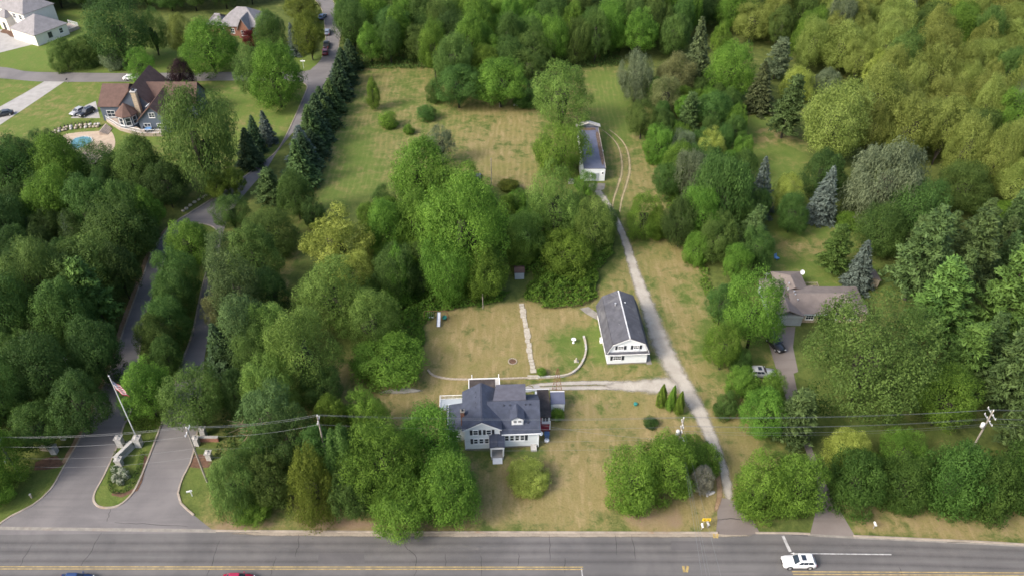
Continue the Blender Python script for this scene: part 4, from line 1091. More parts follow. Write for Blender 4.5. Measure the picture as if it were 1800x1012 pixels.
railing(cr, [(14.0, 10.4, 1.0), (18.9, 10.4, 1.0), (18.9, 6.4, 1.0)], 1.0)

# ------------------------------------------------------------------ grey hip-roofed house, far upper centre
gh = thing('grey_house', P(386, 62), 'brick house with pale grey hip roof among trees', 'house', math.radians(-6))
mb = MB(); mb.box(0, 14, 0, 11, 0, 3.2); mb.build('wall', 'brick_red', gh)
mb = MB(); hip(mb, 0, 14, 0, 11, 3.2, 7.6, 'x'); mb.build('roof', 'shingle_grey', gh)
mb = MB(); mb.prism_y([(7.5, 0), (11.0, 0), (11.0, 3.2), (9.25, 6.2), (7.5, 3.2)], -1.8, 3); mb.build('gable_wall', 'brick_red', gh)
mb = MB(); gable_roof_y(mb, 7.5, 11.0, -2.2, 4.5, 3.3, 6.5, .4, .14); mb.build('gable_roof', 'shingle_grey', gh)
mb = MB(); mb.box(-4.5, -.02, 1.5, 9, 0, 2.8); mb.build('side_wall', 'brick_red', gh)
mb = MB(); hip(mb, -4.5, 1.0, 1.5, 9, 2.8, 5.2, 'x'); mb.build('side_roof', 'shingle_grey', gh)
for u in (1.2, 4.2, 11.8): window(gh, Frame(0, 0, 1, 0), u, .9, 1.2, 1.5, 2, 2)
window(gh, Frame(0, -1.8, 1, 0), 8.5, 1.0, 1.5, 1.5, 2, 2)

# ------------------------------------------------------------------ foliage meshes
def unit(v):
    return v / np.maximum(1e-9, np.linalg.norm(v, axis=-1, keepdims=True))
def quads_of(Pt, Nn, size, aspect, r, spread=0.6, droop=0.0, along=None):
    n = len(Pt)
    Nn = unit(Nn + r.randn(n, 3) * spread)
    t = r.randn(n, 3) if along is None else along + r.randn(n, 3) * 0.35
    if droop: t = unit(t) * (1 - droop) + np.array([0, 0, -1.0]) * droop
    t = unit(t - (t * Nn).sum(-1, keepdims=True) * Nn)
    b = np.cross(Nn, t)
    L = (np.asarray(size) * (0.65 + 0.7 * r.rand(n)))[:, None]
    W = L * aspect
    return np.stack([Pt + t * L * .5, Pt + b * W * .5 + t * L * .08, Pt - t * L * .5, Pt - b * W * .5 + t * L * .08], 1)
def foliage_mesh(name, q, tint, mat='leaf_mid'):
    n = len(q)
    me = np_mesh(name, q.reshape(-1, 3), np.arange(n * 4).reshape(n, 4), mat)
    at = me.attributes.new('tint', 'FLOAT', 'POINT')
    at.data.foreach_set('value', np.repeat(tint, 4).astype(np.float32))
    return me
def fib(n, r):
    i = np.arange(n) + .5
    z = 1 - 2 * i / n; ph = i * 2.39996 + r.rand() * 6
    d = np.stack([np.cos(ph) * np.sqrt(1 - z * z), np.sin(ph) * np.sqrt(1 - z * z), z], -1)
    return unit(d + r.randn(n, 3) * .22)
def lobed(seed, n1=16, r1=.42, n2=12, r2=.18, per=46, size=.075, aspect=.62, droop=0.0, taper=0.0, zsq=.85, spread=.36, low=-.72, loose=.25, fill=.30):
    """a crown in three scales: a few boughs, each carrying leafy lumps, each lump a spray of leaves"""
    r = np.random.RandomState(seed)
    D = fib(n1, r); D = D[D[:, 2] > low]
    k = r.randn(3, 3) * 1.3; ph = r.rand(3) * 6
    P_, N_, T_ = [], [], []
    def lump(c, d, l, m, tint):
        u = unit(r.randn(m, 3)); u = u[(u @ d > -.30) | (r.rand(m) < .10)]
        rad = l * (.70 + .5 * r.rand(len(u)) ** 1.3 + np.where(r.rand(len(u)) < .10, .55 * r.rand(len(u)), 0))
        p = c + u * rad[:, None] * np.array([1, 1, zsq])
        if droop: p[:, 2] -= droop * l * r.rand(len(u)) ** 2 * 1.2
        P_.append(p); N_.append(unit(u + d * .4 + np.array([0, 0, .35]))); T_.append(np.clip(tint + (r.rand(len(u)) - .5) * .24, 0, 1))
    for d in D:
        R1 = r1 * (.72 + .6 * r.rand())
        c1 = d * (1 - R1 * .9) * (1 + .13 * np.sin(d @ k.T + ph).sum() / 1.5) * (1 - loose * r.rand() ** 2)
        t1 = .5 + (r.rand() - .5) * .45
        for e in fib(n2 * 2, r):
            if e @ d < -.15 + .2 * r.rand(): continue
            R2 = r2 * (.7 + .65 * r.rand())
            c2 = c1 + e * np.array([1, 1, zsq]) * (R1 - R2 * .35) * (.85 + .35 * r.rand())
            lump(c2, unit(e + d * .5), R2, int(per * (R2 / r2) ** 2), t1 + (r.rand() - .5) * .60)
    m = int(sum(len(x) for x in P_) * fill)
    u = unit(r.randn(m, 3)); P_.append(u * (.42 + .36 * r.rand(m, 1))); N_.append(unit(u + np.array([0, 0, .4]))); T_.append(.2 + r.rand(m) * .5)
    P_, N_, T_ = np.concatenate(P_), np.concatenate(N_), np.concatenate(T_)
    if taper:
        f = 1 - taper * (P_[:, 2:3] + 1) / 2
        P_ = P_ * np.concatenate([f, f, np.ones_like(f)], 1)
    P_[:, :2] /= np.percentile(np.hypot(P_[:, 0], P_[:, 1]), 97.5)
    P_[:, 2] /= np.percentile(np.abs(P_[:, 2]), 97.5)
    return foliage_mesh('crown', quads_of(P_, N_, size, aspect, r, spread, droop), T_)
def pine_mesh(seed, a=4.0, h=14.0):
    r = np.random.RandomState(seed); P_, N_, T_, A_ = [], [], [], []
    for z in np.linspace(.16, .97, 13):
        nb = int(5 + 4 * (1 - z)); off = r.rand() * 6
        for k in range(nb):
            w = off + 6.283 * k / nb + r.randn() * .25
            L = a * (1 - z) ** .62 * (.62 + .5 * r.rand()) + .35
            d = np.array([math.cos(w), math.sin(w), 0])
            tint = .5 + (r.rand() - .5) * .7
            for f in np.arange(.35, 1.01, .22):
                c = d * L * f + np.array([0, 0, z * h + L * f * .16 + r.randn() * .15]) + r.randn(3) * .18
                m = 34; s = .62 + .28 * (1 - f)
                u = unit(r.randn(m, 3)); p = c + u * np.array([s, s, s * .5]) * (.5 + .5 * r.rand(m, 1))
                P_.append(p); N_.append(unit(u + [0, 0, .7])); A_.append(unit(u * .8 + d * .7 + np.array([0, 0, .5]))); T_.append(np.clip(tint + (r.rand(m) - .5) * .5, 0, 1))
    q = quads_of(np.concatenate(P_), np.concatenate(N_), .62, .30, r, .5, 0, np.concatenate(A_))
    q[..., :2] /= a; q[..., 2] /= h
    return foliage_mesh('crown', q, np.concatenate(T_))
def spruce_mesh(seed, a=3.2, h=13.0):
    r = np.random.RandomState(seed); P_, N_, T_, A_, S_ = [], [], [], [], []
    for z in np.linspace(.03, .985, 24):
        nb = int(6 + 11 * (1 - z)); off = r.rand() * 6
        for k in range(nb):
            w = off + 6.283 * k / nb + r.randn() * .15
            L = a * (1 - z) ** .8 * (.62 + .5 * r.rand()) * (1 + .10 * math.sin(z * 60)) + .15
            d = np.array([math.cos(w), math.sin(w), 0]); sd = np.array([-d[1], d[0], 0]); tint = .5 + (r.rand() - .5) * .7
            m = max(5, int(7 + 7 * L)); f = .25 + .78 * np.sqrt(r.rand(m))
            side = (r.rand(m) - .5) * 2
            p = d * (L * f)[:, None] + sd * (side * L * .20 * f)[:, None] + np.array([0, 0, 1]) * (z * h - .10 * L * f ** 2 + .12 * r.randn(m))[:, None]
            P_.append(p); A_.append(d + sd * side[:, None] * .8 + np.array([0, 0, -.1])); N_.append(np.tile(np.array([0, 0, 1.]) + d * .45, (m, 1))); T_.append(np.clip(tint + (r.rand(m) - .5) * .5, 0, 1))
    q = quads_of(np.concatenate(P_), np.concatenate(N_), .66, .40, r, .5, 0, np.concatenate(A_))
    q[..., :2] /= a; q[..., 2] /= h
    return foliage_mesh('crown', q, np.concatenate(T_))
def arbor_mesh(seed, a=1.0, h=4.0):
    r = np.random.RandomState(seed); n = 4200
    z = r.rand(n) ** .85; w = r.rand(n) * 6.283
    rad = a * np.sqrt(np.clip(np.minimum(1, (1 - z) * 1.9), 0, 1)) * (1 - .45 * z) * (.75 + .3 * r.rand(n)) * (1 + .10 * np.sin(w * 5 + z * 9))
    d = np.stack([np.cos(w), np.sin(w), np.zeros(n)], -1)
    p = d * rad[:, None]; p[:, 2] = z * h
    q = quads_of(p, d + [0, 0, .3], .22, .45, r, .5, 0, np.tile([0, 0, 1.], (n, 1)) + d * .3)
    q[..., :2] /= a; q[..., 2] /= h
    return foliage_mesh('crown', q, np.clip(.5 + .3 * np.sin(w * 5 + z * 9) + (r.rand(n) - .5) * .6, 0, 1))
def trunk_mesh(seed, mat, limbs=7, straight=False):
    r = random.Random(seed); mb = MB()
    mb.tube([(0, 0, -.05), (.1, 0, .1), (r.uniform(-.5, .5), r.uniform(-.5, .5), .5), (r.uniform(-1, 1), r.uniform(-1, 1), .85), (r.uniform(-1, 1), r.uniform(-1, 1), 1.05)] if not straight else [(0, 0, -.01), (0, 0, .5), (0, 0, .98)],
            [1.25, 1.0, .82, .55, .2] if not straight else [1, .6, .06], 8)
    for k in range(limbs):
        w = 6.283 * k / limbs + r.uniform(-.3, .3); z = r.uniform(.45, .75); L = r.uniform(4, 8)
        mb.tube([(0, 0, z), (math.cos(w) * L * .5, math.sin(w) * L * .5, z + .16), (math.cos(w) * L, math.sin(w) * L, z + .32)], [.5, .34, .12], 6)
    return mb.mesh('trunk', mat, True)

PROTO = {
    'oak': [lobed(s, 16, .46, 14, .170, 140, .042, .66, taper=(0, .2, -.15, .1, .3)[s % 5], loose=.32) for s in (11, 12, 13, 14, 15)],
    'great': [lobed(s, 34, .33, 13, .118, 84, .033, .64, loose=.2) for s in (16, 17)],
    'round': [lobed(s, 24, .37, 11, .142, 116, .041, .64, taper=(0, .25, .1, .4, -.1)[s % 5], loose=.28) for s in (21, 22, 23, 24, 25)],
    'airy': [lobed(s, 26, .34, 11, .125, 88, .040, .54, zsq=.75, loose=.42, taper=(0, .3, .15, -.1)[s % 4]) for s in (31, 32, 33, 34)],
    'burst': [lobed(s, 26, .32, 10, .130, 80, .070, .34, droop=.35, zsq=.6, loose=.40) for s in (41, 42)],
    'willow': [lobed(s, 20, .38, 11, .150, 120, .070, .28, droop=.75, zsq=1.1, loose=.25) for s in (51, 52)],
    'shrub': [lobed(s, 14, .46, 9, .22, 60, .085, .60, low=-.95) for s in (61, 62, 63)],
    'bush': [lobed(s, 24, .38, 11, .150, 90, .047, .60, low=-.95, loose=.22) for s in (66, 67, 68)],
    'column': [lobed(s, 24, .36, 11, .150, 84, .055, .42, taper=.6, low=-.95, loose=.15) for s in (71, 72)],
    'pine': [pine_mesh(s) for s in (81, 82, 83)],
    'spruce': [spruce_mesh(s) for s in (91, 92)],
    'arbor': [arbor_mesh(s) for s in (95,)],
}
TRUNK = {'wood': [trunk_mesh(s, 'bark') for s in (1, 2)], 'pole': [trunk_mesh(3, 'bark', 0, True)]}
CONIC = {'pine', 'spruce', 'arbor'}
NAME = {'great': 'great_oak_tree', 'oak': 'oak_tree', 'round': 'maple_tree', 'airy': 'ash_tree', 'burst': 'locust_tree', 'willow': 'willow_tree', 'shrub': 'shrub', 'bush': 'bush', 'column': 'cedar_tree', 'pine': 'pine_tree', 'spruce': 'spruce_tree', 'arbor': 'arborvitae'}
TREES = []
tr_r = random.Random(17)
def put_tree(kind, mat, X, Y, a, b, zc, label, group=None, name=None, cat=None, lean=0.0):
    """b is the half height of a round crown centred at zc, or the whole height of a conifer standing on the ground"""
    root = thing(name or NAME[kind], (X, Y, 0), label, cat or ('shrub' if kind in ('shrub', 'bush', 'arbor') else 'tree'), 0, group)
    me = tr_r.choice(PROTO[kind])
    c = link('crown', me, root)
    c.rotation_euler = (tr_r.uniform(-.06, .06), tr_r.uniform(-.06, .06), tr_r.uniform(0, 6.28)) if kind in CONIC else (tr_r.uniform(-.12, .12), tr_r.uniform(-.12, .12), tr_r.uniform(0, 6.28))
    if kind in CONIC:
        c.scale = (a, a, b); c.location = (0, 0, 0.15)
    else:
        k = tr_r.uniform(.94, 1.06)
        c.scale = (a * k, a / k, b); c.location = (0, 0, zc)
    c.material_slots[0].link = 'OBJECT'; c.material_slots[0].material = M[mat]
    if kind in CONIC:
        t = link('trunk', TRUNK['pole'][0], root); t.scale = (max(.08, b * .018), max(.08, b * .018), b * .97)
    else:
        t = link('trunk', tr_r.choice(TRUNK['wood']), root); w = max(.05, min(.38, a * .045)); t.scale = (w, w, max(.4, zc))
        t.rotation_euler = (0, 0, tr_r.uniform(0, 6.28))
    TREES.append((X, Y, a))
    return root
def tree(kind, mat, x0, y0, x1, y1, label, clear=None, group=None, name=None, cat=None):
    """sized from the extent the crown has in the photograph"""
    cx, cy, hw, hh = (x0 + x1) / 2, (y0 + y1) / 2, (x1 - x0) / 2, (y1 - y0) / 2
    th = PITCH + math.atan((cy - 506) / FPX); s_, c_ = math.sin(th), math.cos(th)
    if kind in CONIC:
        m = 0.1
        for _ in range(4):
            q = P(cx, y1); m = depth_of(q.y, 0) / FPX; a = hw * m
            q = P(cx, y1 - a * s_ * .9 / m); hgt = max(1.0, height_at(q.y, y0))
        X = (cx - 900) / FPX * depth_of(q.y, hgt * .35)
        return put_tree(kind, mat, X, q.y, a, hgt, 0, label, group, name, cat)
    low = kind in ('shrub', 'bush')
    zc = 4.0
    for _ in range(5):
        q = P(cx, cy, zc); m = depth_of(q.y, zc) / FPX; a = hw * m * 1.0
        b = math.sqrt(max((hh * m) ** 2 - (a * s_) ** 2, 0)) / c_
        b = min(max(b, a * (.50 if low else .78)), a * (2.2 if kind == 'column' else 1.36))
        zc = b * .92 + (clear if clear is not None else (0.0 if low else min(2.5, .25 * b)))
    return put_tree(kind, mat, q.x, q.y, a, b, zc, label, group, name, cat)

T = tree
# ---- trees and shrubs on the lot
T('willow', 'leaf_olive', 362, 780, 460, 922, 'olive bushy tree at the front left, nearest the entrance lane', .2)
T('round', 'leaf_olive', 430, 790, 515, 905, 'small olive tree behind bright green shrub at roadside', .2)
T('bush', 'leaf_bright', 402, 855, 482, 926, 'bright green shrub in front of the olive roadside trees')
T('column', 'leaf_gold', 505, 780, 592, 925, 'yellow green upright cedar by the main road', .1)
T('column', 'leaf_deep', 566, 722, 660, 918, 'tall blue green upright tree left of the big maple', .3)
T('great', 'leaf_mid', 600, 732, 742, 895, 'big dark maple at the roadside, left of the group', 1.2, name='oak_tree')
T('oak', 'leaf_mid', 700, 712, 812, 838, 'full green maple close to the left corner of the farmhouse', 1.5)
T('oak', 'leaf_mid', 732, 795, 848, 922, 'broad green maple at the right end of the roadside group', .6)
T('oak', 'leaf_mid', 645, 820, 772, 942, 'low maple whose boughs reach over the road edge', .5)
T('round', 'leaf_deep', 572, 805, 668, 920, 'dark maple low down between upright tree and roadside group', .4)
T('round', 'leaf_bright', 545, 690, 618, 780, 'yellow green maple behind the wooden pole left of the farmhouse')
T('round', 'leaf_bright', 610, 682, 682, 770, 'bright maple between the gravel patch and the power line')
T('round', 'leaf_mid', 628, 745, 700, 800, 'low green maple under the power line')
T('airy', 'leaf_pine', 415, 665, 525, 800, 'dark pine with bare orange limbs in front of it', name='pine_tree')
T('round', 'leaf_dark', 462, 705, 560, 850, 'dark tree filling the gap behind the roadside olive trees')
T('round', 'leaf_deep', 515, 735, 600, 850, 'dark tree behind the yellow green upright cedar')
T('round', 'leaf_deep', 420, 735, 495, 850, 'dark round tree between dead tree and olive trees')
T('willow', 'leaf_soft', 430, 615, 525, 745, 'grey green tree by the lane, above the dead limbs')
T('airy', 'leaf_soft', 466, 540, 596, 695, 'large soft green tree with feathery crown left of the yard')
T('airy', 'leaf_soft', 428, 535, 520, 645, 'lighter olive tree at the left edge of the lot')
T('round', 'leaf_deep', 520, 640, 600, 720, 'dark round tree in the shade below the feathery one')
T('bush', 'leaf_bright', 614, 588, 748, 678, 'bright green wide shrub at the left corner of the yard')
T('airy', 'leaf_soft', 598, 508, 708, 615, 'open light green tree with slanting stems behind wide shrub', 1.5)
T('airy', 'leaf_soft', 508, 452, 655, 585, 'lime green spreading tree below the yellow one')
T('burst', 'leaf_lime', 525, 368, 655, 490, 'yellow lime locust with layered feathery branches')
T('airy', 'leaf_lime', 590, 440, 662, 520, 'small yellowish tree leaning right of the lime locust')
T('column', 'leaf_mid', 664, 428, 722, 545, 'slim pale pointed tree standing in the vines', .3)
T('round', 'leaf_mid', 642, 342, 722, 460, 'tall green poplar left of the great bright oak')
T('round', 'leaf_mid', 690, 335, 775, 450, 'second poplar just behind the great bright oak')
T('round', 'leaf_deep', 655, 430, 735, 530, 'shaded poplar in front of the tall green one')
T('great', 'leaf_bright', 738, 314, 898, 500, 'great bright green oak in the middle of the lot', 2.0)
T('oak', 'leaf_mid', 740, 415, 830, 545, 'lower oak in front of the great oak, left of two', .3)
T('oak', 'leaf_mid', 815, 425, 898, 540, 'lower oak in front of the great oak, right of two', .3)
T('round', 'leaf_mid', 680, 245, 800, 372, 'broad maple on the mown field, left of two')
T('round', 'leaf_mid', 748, 285, 852, 395, 'maple between the mown field and the great oak')
T('airy', 'leaf_silver', 750, 222, 802, 285, 'silvery small tree behind the broad maple')
T('airy', 'leaf_soft', 926, 294, 1026, 425, 'light green open tree in front of the workshop')
T('airy', 'leaf_soft', 886, 372, 962, 455, 'grey green tree in the thicket beside the great oak')
T('airy', 'leaf_soft', 1002, 352, 1088, 448, 'vine covered tree beside the gravel drive')
T('bush', 'leaf_bright', 948, 402, 1046, 488, 'bright tree in the middle of the thicket')
T('round', 'leaf_mid', 885, 408, 950, 468, 'small tree above the tiny hut')
T('willow', 'leaf_bright', 932, 226, 1036, 305, 'weeping willow draped over the workshop roof', 1.0)
T('airy', 'leaf_mid', 1008, 302, 1052, 345, 'small tree in front of the workshop door')
T('airy', 'leaf_soft', 932, 112, 1044, 225, 'pale green tree behind the workshop')
T('round', 'leaf_deep', 762, 118, 850, 188, 'dark vine hung tree at the edge of the back wood')
T('round', 'leaf_mid', 830, 105, 930, 188, 'leafy tree at the back wood beside the bare post')
T('bush', 'leaf_deep', 896, 145, 958, 190, 'dark round bush beside the white stone pile')
T('bush', 'leaf_deep', 748, 140, 782, 182, 'small dark bush at the corner of the back wood')
T('column', 'leaf_bright', 642, 138, 670, 188, 'slender sapling alone on the far field')
T('shrub', 'leaf_bright', 664, 198, 700, 227, 'round bright shrub on the field, leftmost of three')
T('shrub', 'leaf_deep', 732, 185, 768, 214, 'round dark shrub on the field, farthest of three')
T('shrub', 'leaf_mid', 708, 219, 729, 237, 'smallest round shrub on the field next to the broad maple')
T('shrub', 'leaf_gold', 874, 315, 912, 335, 'low yellowish shrub on the field by the thin post')
T('airy', 'leaf_bright', 1098, 330, 1165, 432, 'light green young tree beside the wheel tracks', .3)
T('bush', 'leaf_bright', 1135, 362, 1180, 425, 'bright bush at the right boundary above the dry lawn')
T('bush', 'leaf_bright', 1060, 785, 1172, 904, 'big green roadside bush, leftmost of the three grown together')
T('bush', 'leaf_bright', 1118, 762, 1222, 882, 'big green roadside bush, middle one under the pole')
T('bush', 'leaf_bright', 1176, 764, 1272, 846, 'big green roadside bush, rightmost beside the gravel drive')
T('bush', 'leaf_grey', 1212, 806, 1254, 878, 'half dead grey bush beside the green roadside bush', .1)
T('bush', 'leaf_bright', 1284, 785, 1385, 930, 'tall bright bush right of the asphalt drive apron')
T('bush', 'leaf_mid', 1350, 785, 1456, 925, 'green bush between the two driveways', )
T('bush', 'leaf_lime', 888, 820, 968, 862, 'yellow green round shrub on the front lawn', 0.0, name='shrub', cat='shrub')
T('arbor', 'leaf_bright', 1154, 675, 1174, 718, 'arborvitae by the gravel drive, first of three from the left')
T('arbor', 'leaf_bright', 1170, 678, 1188, 724, 'arborvitae by the gravel drive, middle of three')
T('arbor', 'leaf_bright', 1186, 687, 1204, 730, 'arborvitae by the gravel drive, last of three and lowest')
T('shrub', 'leaf_dark', 1129, 731, 1158, 753, 'small dark shrub on the dry lawn under the wires')
T('bush', 'leaf_deep', 1252, 688, 1300, 738, 'round dark bush right of the gravel drive bend')
T('shrub', 'leaf_bright', 943, 645, 962, 662, 'tiny green shrub at the foot of the stone path')
T('shrub', 'leaf_bright', 966, 715, 994, 740, 'weedy shrub in front of the tool shed')
# ---- left of the lot
for i in range(17):
    f = i / 16; xc, yb_ = 614 - 92 * f, 128 + 212 * f; w_, h_ = 21 + 10 * f, 58 + 22 * f
    xc += (4, -5, 2, -3)[i % 4] * (1 + f); k_ = (1.0, .82, 1.15, .9, 1.22, .78, 1.05)[i % 7]; w_, h_ = w_ * (.85 + .15 * k_), h_ * k_
    T('spruce', ('leaf_spruce', 'leaf_pine', 'leaf_spruce', 'leaf_bluespruce', 'leaf_spruce')[i % 5] if i != 8 else 'leaf_pine', xc - w_, yb_ - h_, xc + w_, yb_, 'spruce in the dark screen along the street, %s from the far end' % ('first second third fourth fifth sixth seventh eighth ninth tenth eleventh twelfth thirteenth fourteenth fifteenth sixteenth last'.split()[i]), group='spruces along the street')
T('pine', 'leaf_pine', 440, 300, 508, 378, 'blue green pine at the lane bend below the spruce row')
T('round', 'leaf_deep', 486, 300, 552, 385, 'dark tree between the blue green pine and the field')
T('bush', 'leaf_dark', 530, 345, 572, 408, 'dark bush on the field corner beside the spruce screen')
T('burst', 'leaf_gold', 360, 296, 402, 362, 'yellowing young tree at the lane fork, left of two')
T('burst', 'leaf_gold', 388, 288, 430, 348, 'yellowing young tree at the lane fork, right of two')
T('round', 'leaf_deep', 374, 343, 440, 405, 'round dark tree by the lane fork')
T('round', 'leaf_olive', 428, 368, 522, 445, 'olive round tree above the lime locust')
T('airy', 'leaf_pine', 355, 400, 440, 510, 'soft blue green pine along the right lane, upper', name='pine_tree')
T('round', 'leaf_olive', 400, 388, 495, 520, 'yellow green maple between pines along the right lane')
T('airy', 'leaf_pine', 362, 450, 470, 580, 'soft blue green pine along the right lane, middle', name='pine_tree')
T('round', 'leaf_dark', 440, 450, 512, 580, 'very dark tree hugging the left lot line')
T('airy', 'leaf_beige', 352, 500, 412, 590, 'thin beige tree leaning over the right lane')
T('airy', 'leaf_pine', 372, 520, 480, 645, 'soft blue green pine along the right lane, lower', name='pine_tree')
T('spruce', 'leaf_spruce', 360, 572, 424, 668, 'dark spruce beside the right lane near the entrance')
T('round', 'leaf_olive', 408, 570, 486, 665, 'olive dark tree between spruce and lot line')
T('round', 'leaf_dark', 380, 640, 450, 740, 'dark tree behind the entrance brick wall')
for i, (x0, y0, x1, y1, m_) in enumerate(((290, 385, 374, 475, 'leaf_mid'), (270, 440, 350, 530, 'leaf_deep'), (268, 480, 340, 565, 'leaf_deep'), (254, 520, 334, 605, 'leaf_deep'), (240, 555, 308, 635, 'leaf_olive'), (262, 590, 322, 660, 'leaf_deep'))):
    T('round', m_, x0, y0, x1, y1, 'rounded tree in the wooded median, %s from its far tip' % ('first second third fourth fifth sixth'.split()[i]), group='median trees')
T('round', 'leaf_mid', 208, 632, 304, 738, 'round tree at the near end of the median, behind flagpole', 1.5)
T('round', 'leaf_olive', 286, 645, 402, 760, 'round lighter tree over the right lane by the wooden pole', 1.5)
# left wood
for i, (k, m_, x0, y0, x1, y1, l, *cl) in enumerate((
    ('willow', 'leaf_olive', 0, 425, 120, 560, 'yellow tipped spreading tree at the left edge of the picture'),
    ('burst', 'leaf_olive', 85, 420, 220, 545, 'yellow green locust among the dark left wood'),
    ('oak', 'leaf_deep', -60, 470, 60, 620, 'dark oak cut by the left edge of the picture'),
    ('oak', 'leaf_deep', 60, 485, 170, 625, 'dense rounded oak in the middle of the left wood'),
    ('pine', 'leaf_pinegreen', 125, 455, 218, 610, 'green pine overhanging the left lane'),
    ('oak', 'leaf_dark', 120, 560, 215, 680, 'dark oak beside the left lane'),
    ('oak', 'leaf_dark', 20, 590, 130, 720, 'very dark oak behind the small metal mast'),
    ('oak', 'leaf_deep', -70, 620, 40, 760, 'dark tree at the left edge above the street pole'),
    ('round', 'leaf_dark', 85, 655, 190, 770, 'shaded maple over the left entrance wall'),
    ('burst', 'leaf_olive', -20, 585, 70, 690, 'locust with bright tips at the left edge'),
    ('round', 'leaf_mid', -60, 740, 35, 860, 'bright maple behind the leftmost street pole'),
    ('round', 'leaf_deep', 20, 705, 115, 800, 'dark maple behind the left entrance wall'),
    ('bush', 'leaf_mid', -50, 820, 28, 895, 'green bush at the left edge beside the lawn corner'),
    ('oak', 'leaf_deep', -40, 245, 70, 360, 'green tree below the pool at the left edge'),
    ('oak', 'leaf_mid', 55, 240, 150, 345, 'bright green tree just below the swimming pool'),
    ('airy', 'leaf_deep', 130, 246, 222, 335, 'dark airy tree between pool and large olive tree'),
    ('round', 'leaf_olive', 195, 240, 290, 340, 'olive tree in front of the blue house terrace'),
    ('willow', 'leaf_olive', 278, 165, 420, 330, 'huge olive willow right of the blue house'),
    ('oak', 'leaf_mid', 45, 300, 135, 400, 'light green tree in the left wood, above blue spruces'),
    ('oak', 'leaf_deep', 115, 315, 205, 420, 'dark oak left of the lane bend'),
    ('willow', 'leaf_deep', 180, 320, 260, 420, 'grey green tree in the wood near the lane bend'),
    ('oak', 'leaf_deep', 140, 350, 272, 465, 'wide green oak overhanging the lane bend'),
    ('round', 'leaf_mid', 222, 330, 288, 410, 'green maple at the inside of the lane bend'),
    ('round', 'leaf_dark', 255, 285, 328, 365, 'dark maple behind the yellowing young trees'),
    ('oak', 'leaf_dark', -50, 340, 50, 440, 'dark oak above blue spruce at the left edge'),
    ('round', 'leaf_dark', 225, 280, 300, 350, 'shaded maple under the huge olive willow'),
    ('round', 'leaf_dark', 170, 425, 248, 530, 'dark maple over the left lane below the bend'),
    ('spruce', 'leaf_bluespruce', -8, 392, 34, 450, 'blue spruce at the left edge of the picture'),
    ('spruce', 'leaf_bluespruce', 45, 384, 80, 436, 'small blue spruce between dark oaks'),
    ('spruce', 'leaf_bluespruce', 106, 376, 142, 438, 'pale blue spruce left of the wide green oak'),
    ('spruce', 'leaf_bluespruce', 452, 195, 486, 258, 'blue green spruce on the lawn inside the street bend'),
    ('spruce', 'leaf_spruce', 428, 205, 466, 276, 'dark spruce touching the blue green one'),
    ('spruce', 'leaf_spruce', 412, 228, 462, 302, 'dark spruce close to the street bend'),
    ('oak', 'leaf_dark', 152, 0, 262, 108, 'tall dark oak across the cross street'),
    ('bush', 'leaf_olive', 84, 68, 140, 126, 'scrubby olive bush beside the cross street'),
    ('bush', 'leaf_olive', 125, 62, 180, 118, 'scrubby bush under the tall dark oak'),
    ('bush', 'leaf_silver', 178, 88, 218, 124, 'greyish bush at the cross street edge'),
    ('airy', 'leaf_mid', 222, 86, 270, 152, 'small tree in front of white parked cars'),
    ('airy', 'leaf_olive', 240, 20, 295, 92, 'yellow green tree right of the tall dark oak'),
    ('round', 'leaf_pale', 292, 22, 342, 102, 'pale yellow green tree left of the brick house'),
    ('round', 'leaf_mid', 315, 36, 420, 126, 'full green tree in front of the brick house'),
    ('round', 'leaf_purple', 294, 106, 342, 162, 'purple leaved tree on the cross street corner lawn'),
    ('round', 'leaf_olive', 408, 84, 478, 172, 'olive tree by the corner, left of two'),
    ('round', 'leaf_mid', 436, 78, 532, 184, 'large green tree at the street corner'),
    ('round', 'leaf_olive', 444, 20, 504, 88, 'rounded tree right of the brick house'),
    ('spruce', 'leaf_bluespruce', 504, 42, 532, 102, 'narrow blue spruce by yellow trees'),
    ('round', 'leaf_gold', 514, 22, 572, 102, 'yellow tree beside the parked pickup'),
    ('round', 'leaf_gold', 498, -6, 562, 38, 'yellow tree at the very top of the street'),
    ('round', 'leaf_red', 424, 54, 450, 82, 'small red leaved tree in front of the brick house'),
    ('bush', 'leaf_red', 90, 238, 106, 250, 'low red bush at the end of the rock wall'),
)):
    T(k, m_, x0, y0, x1, y1, l, *cl)
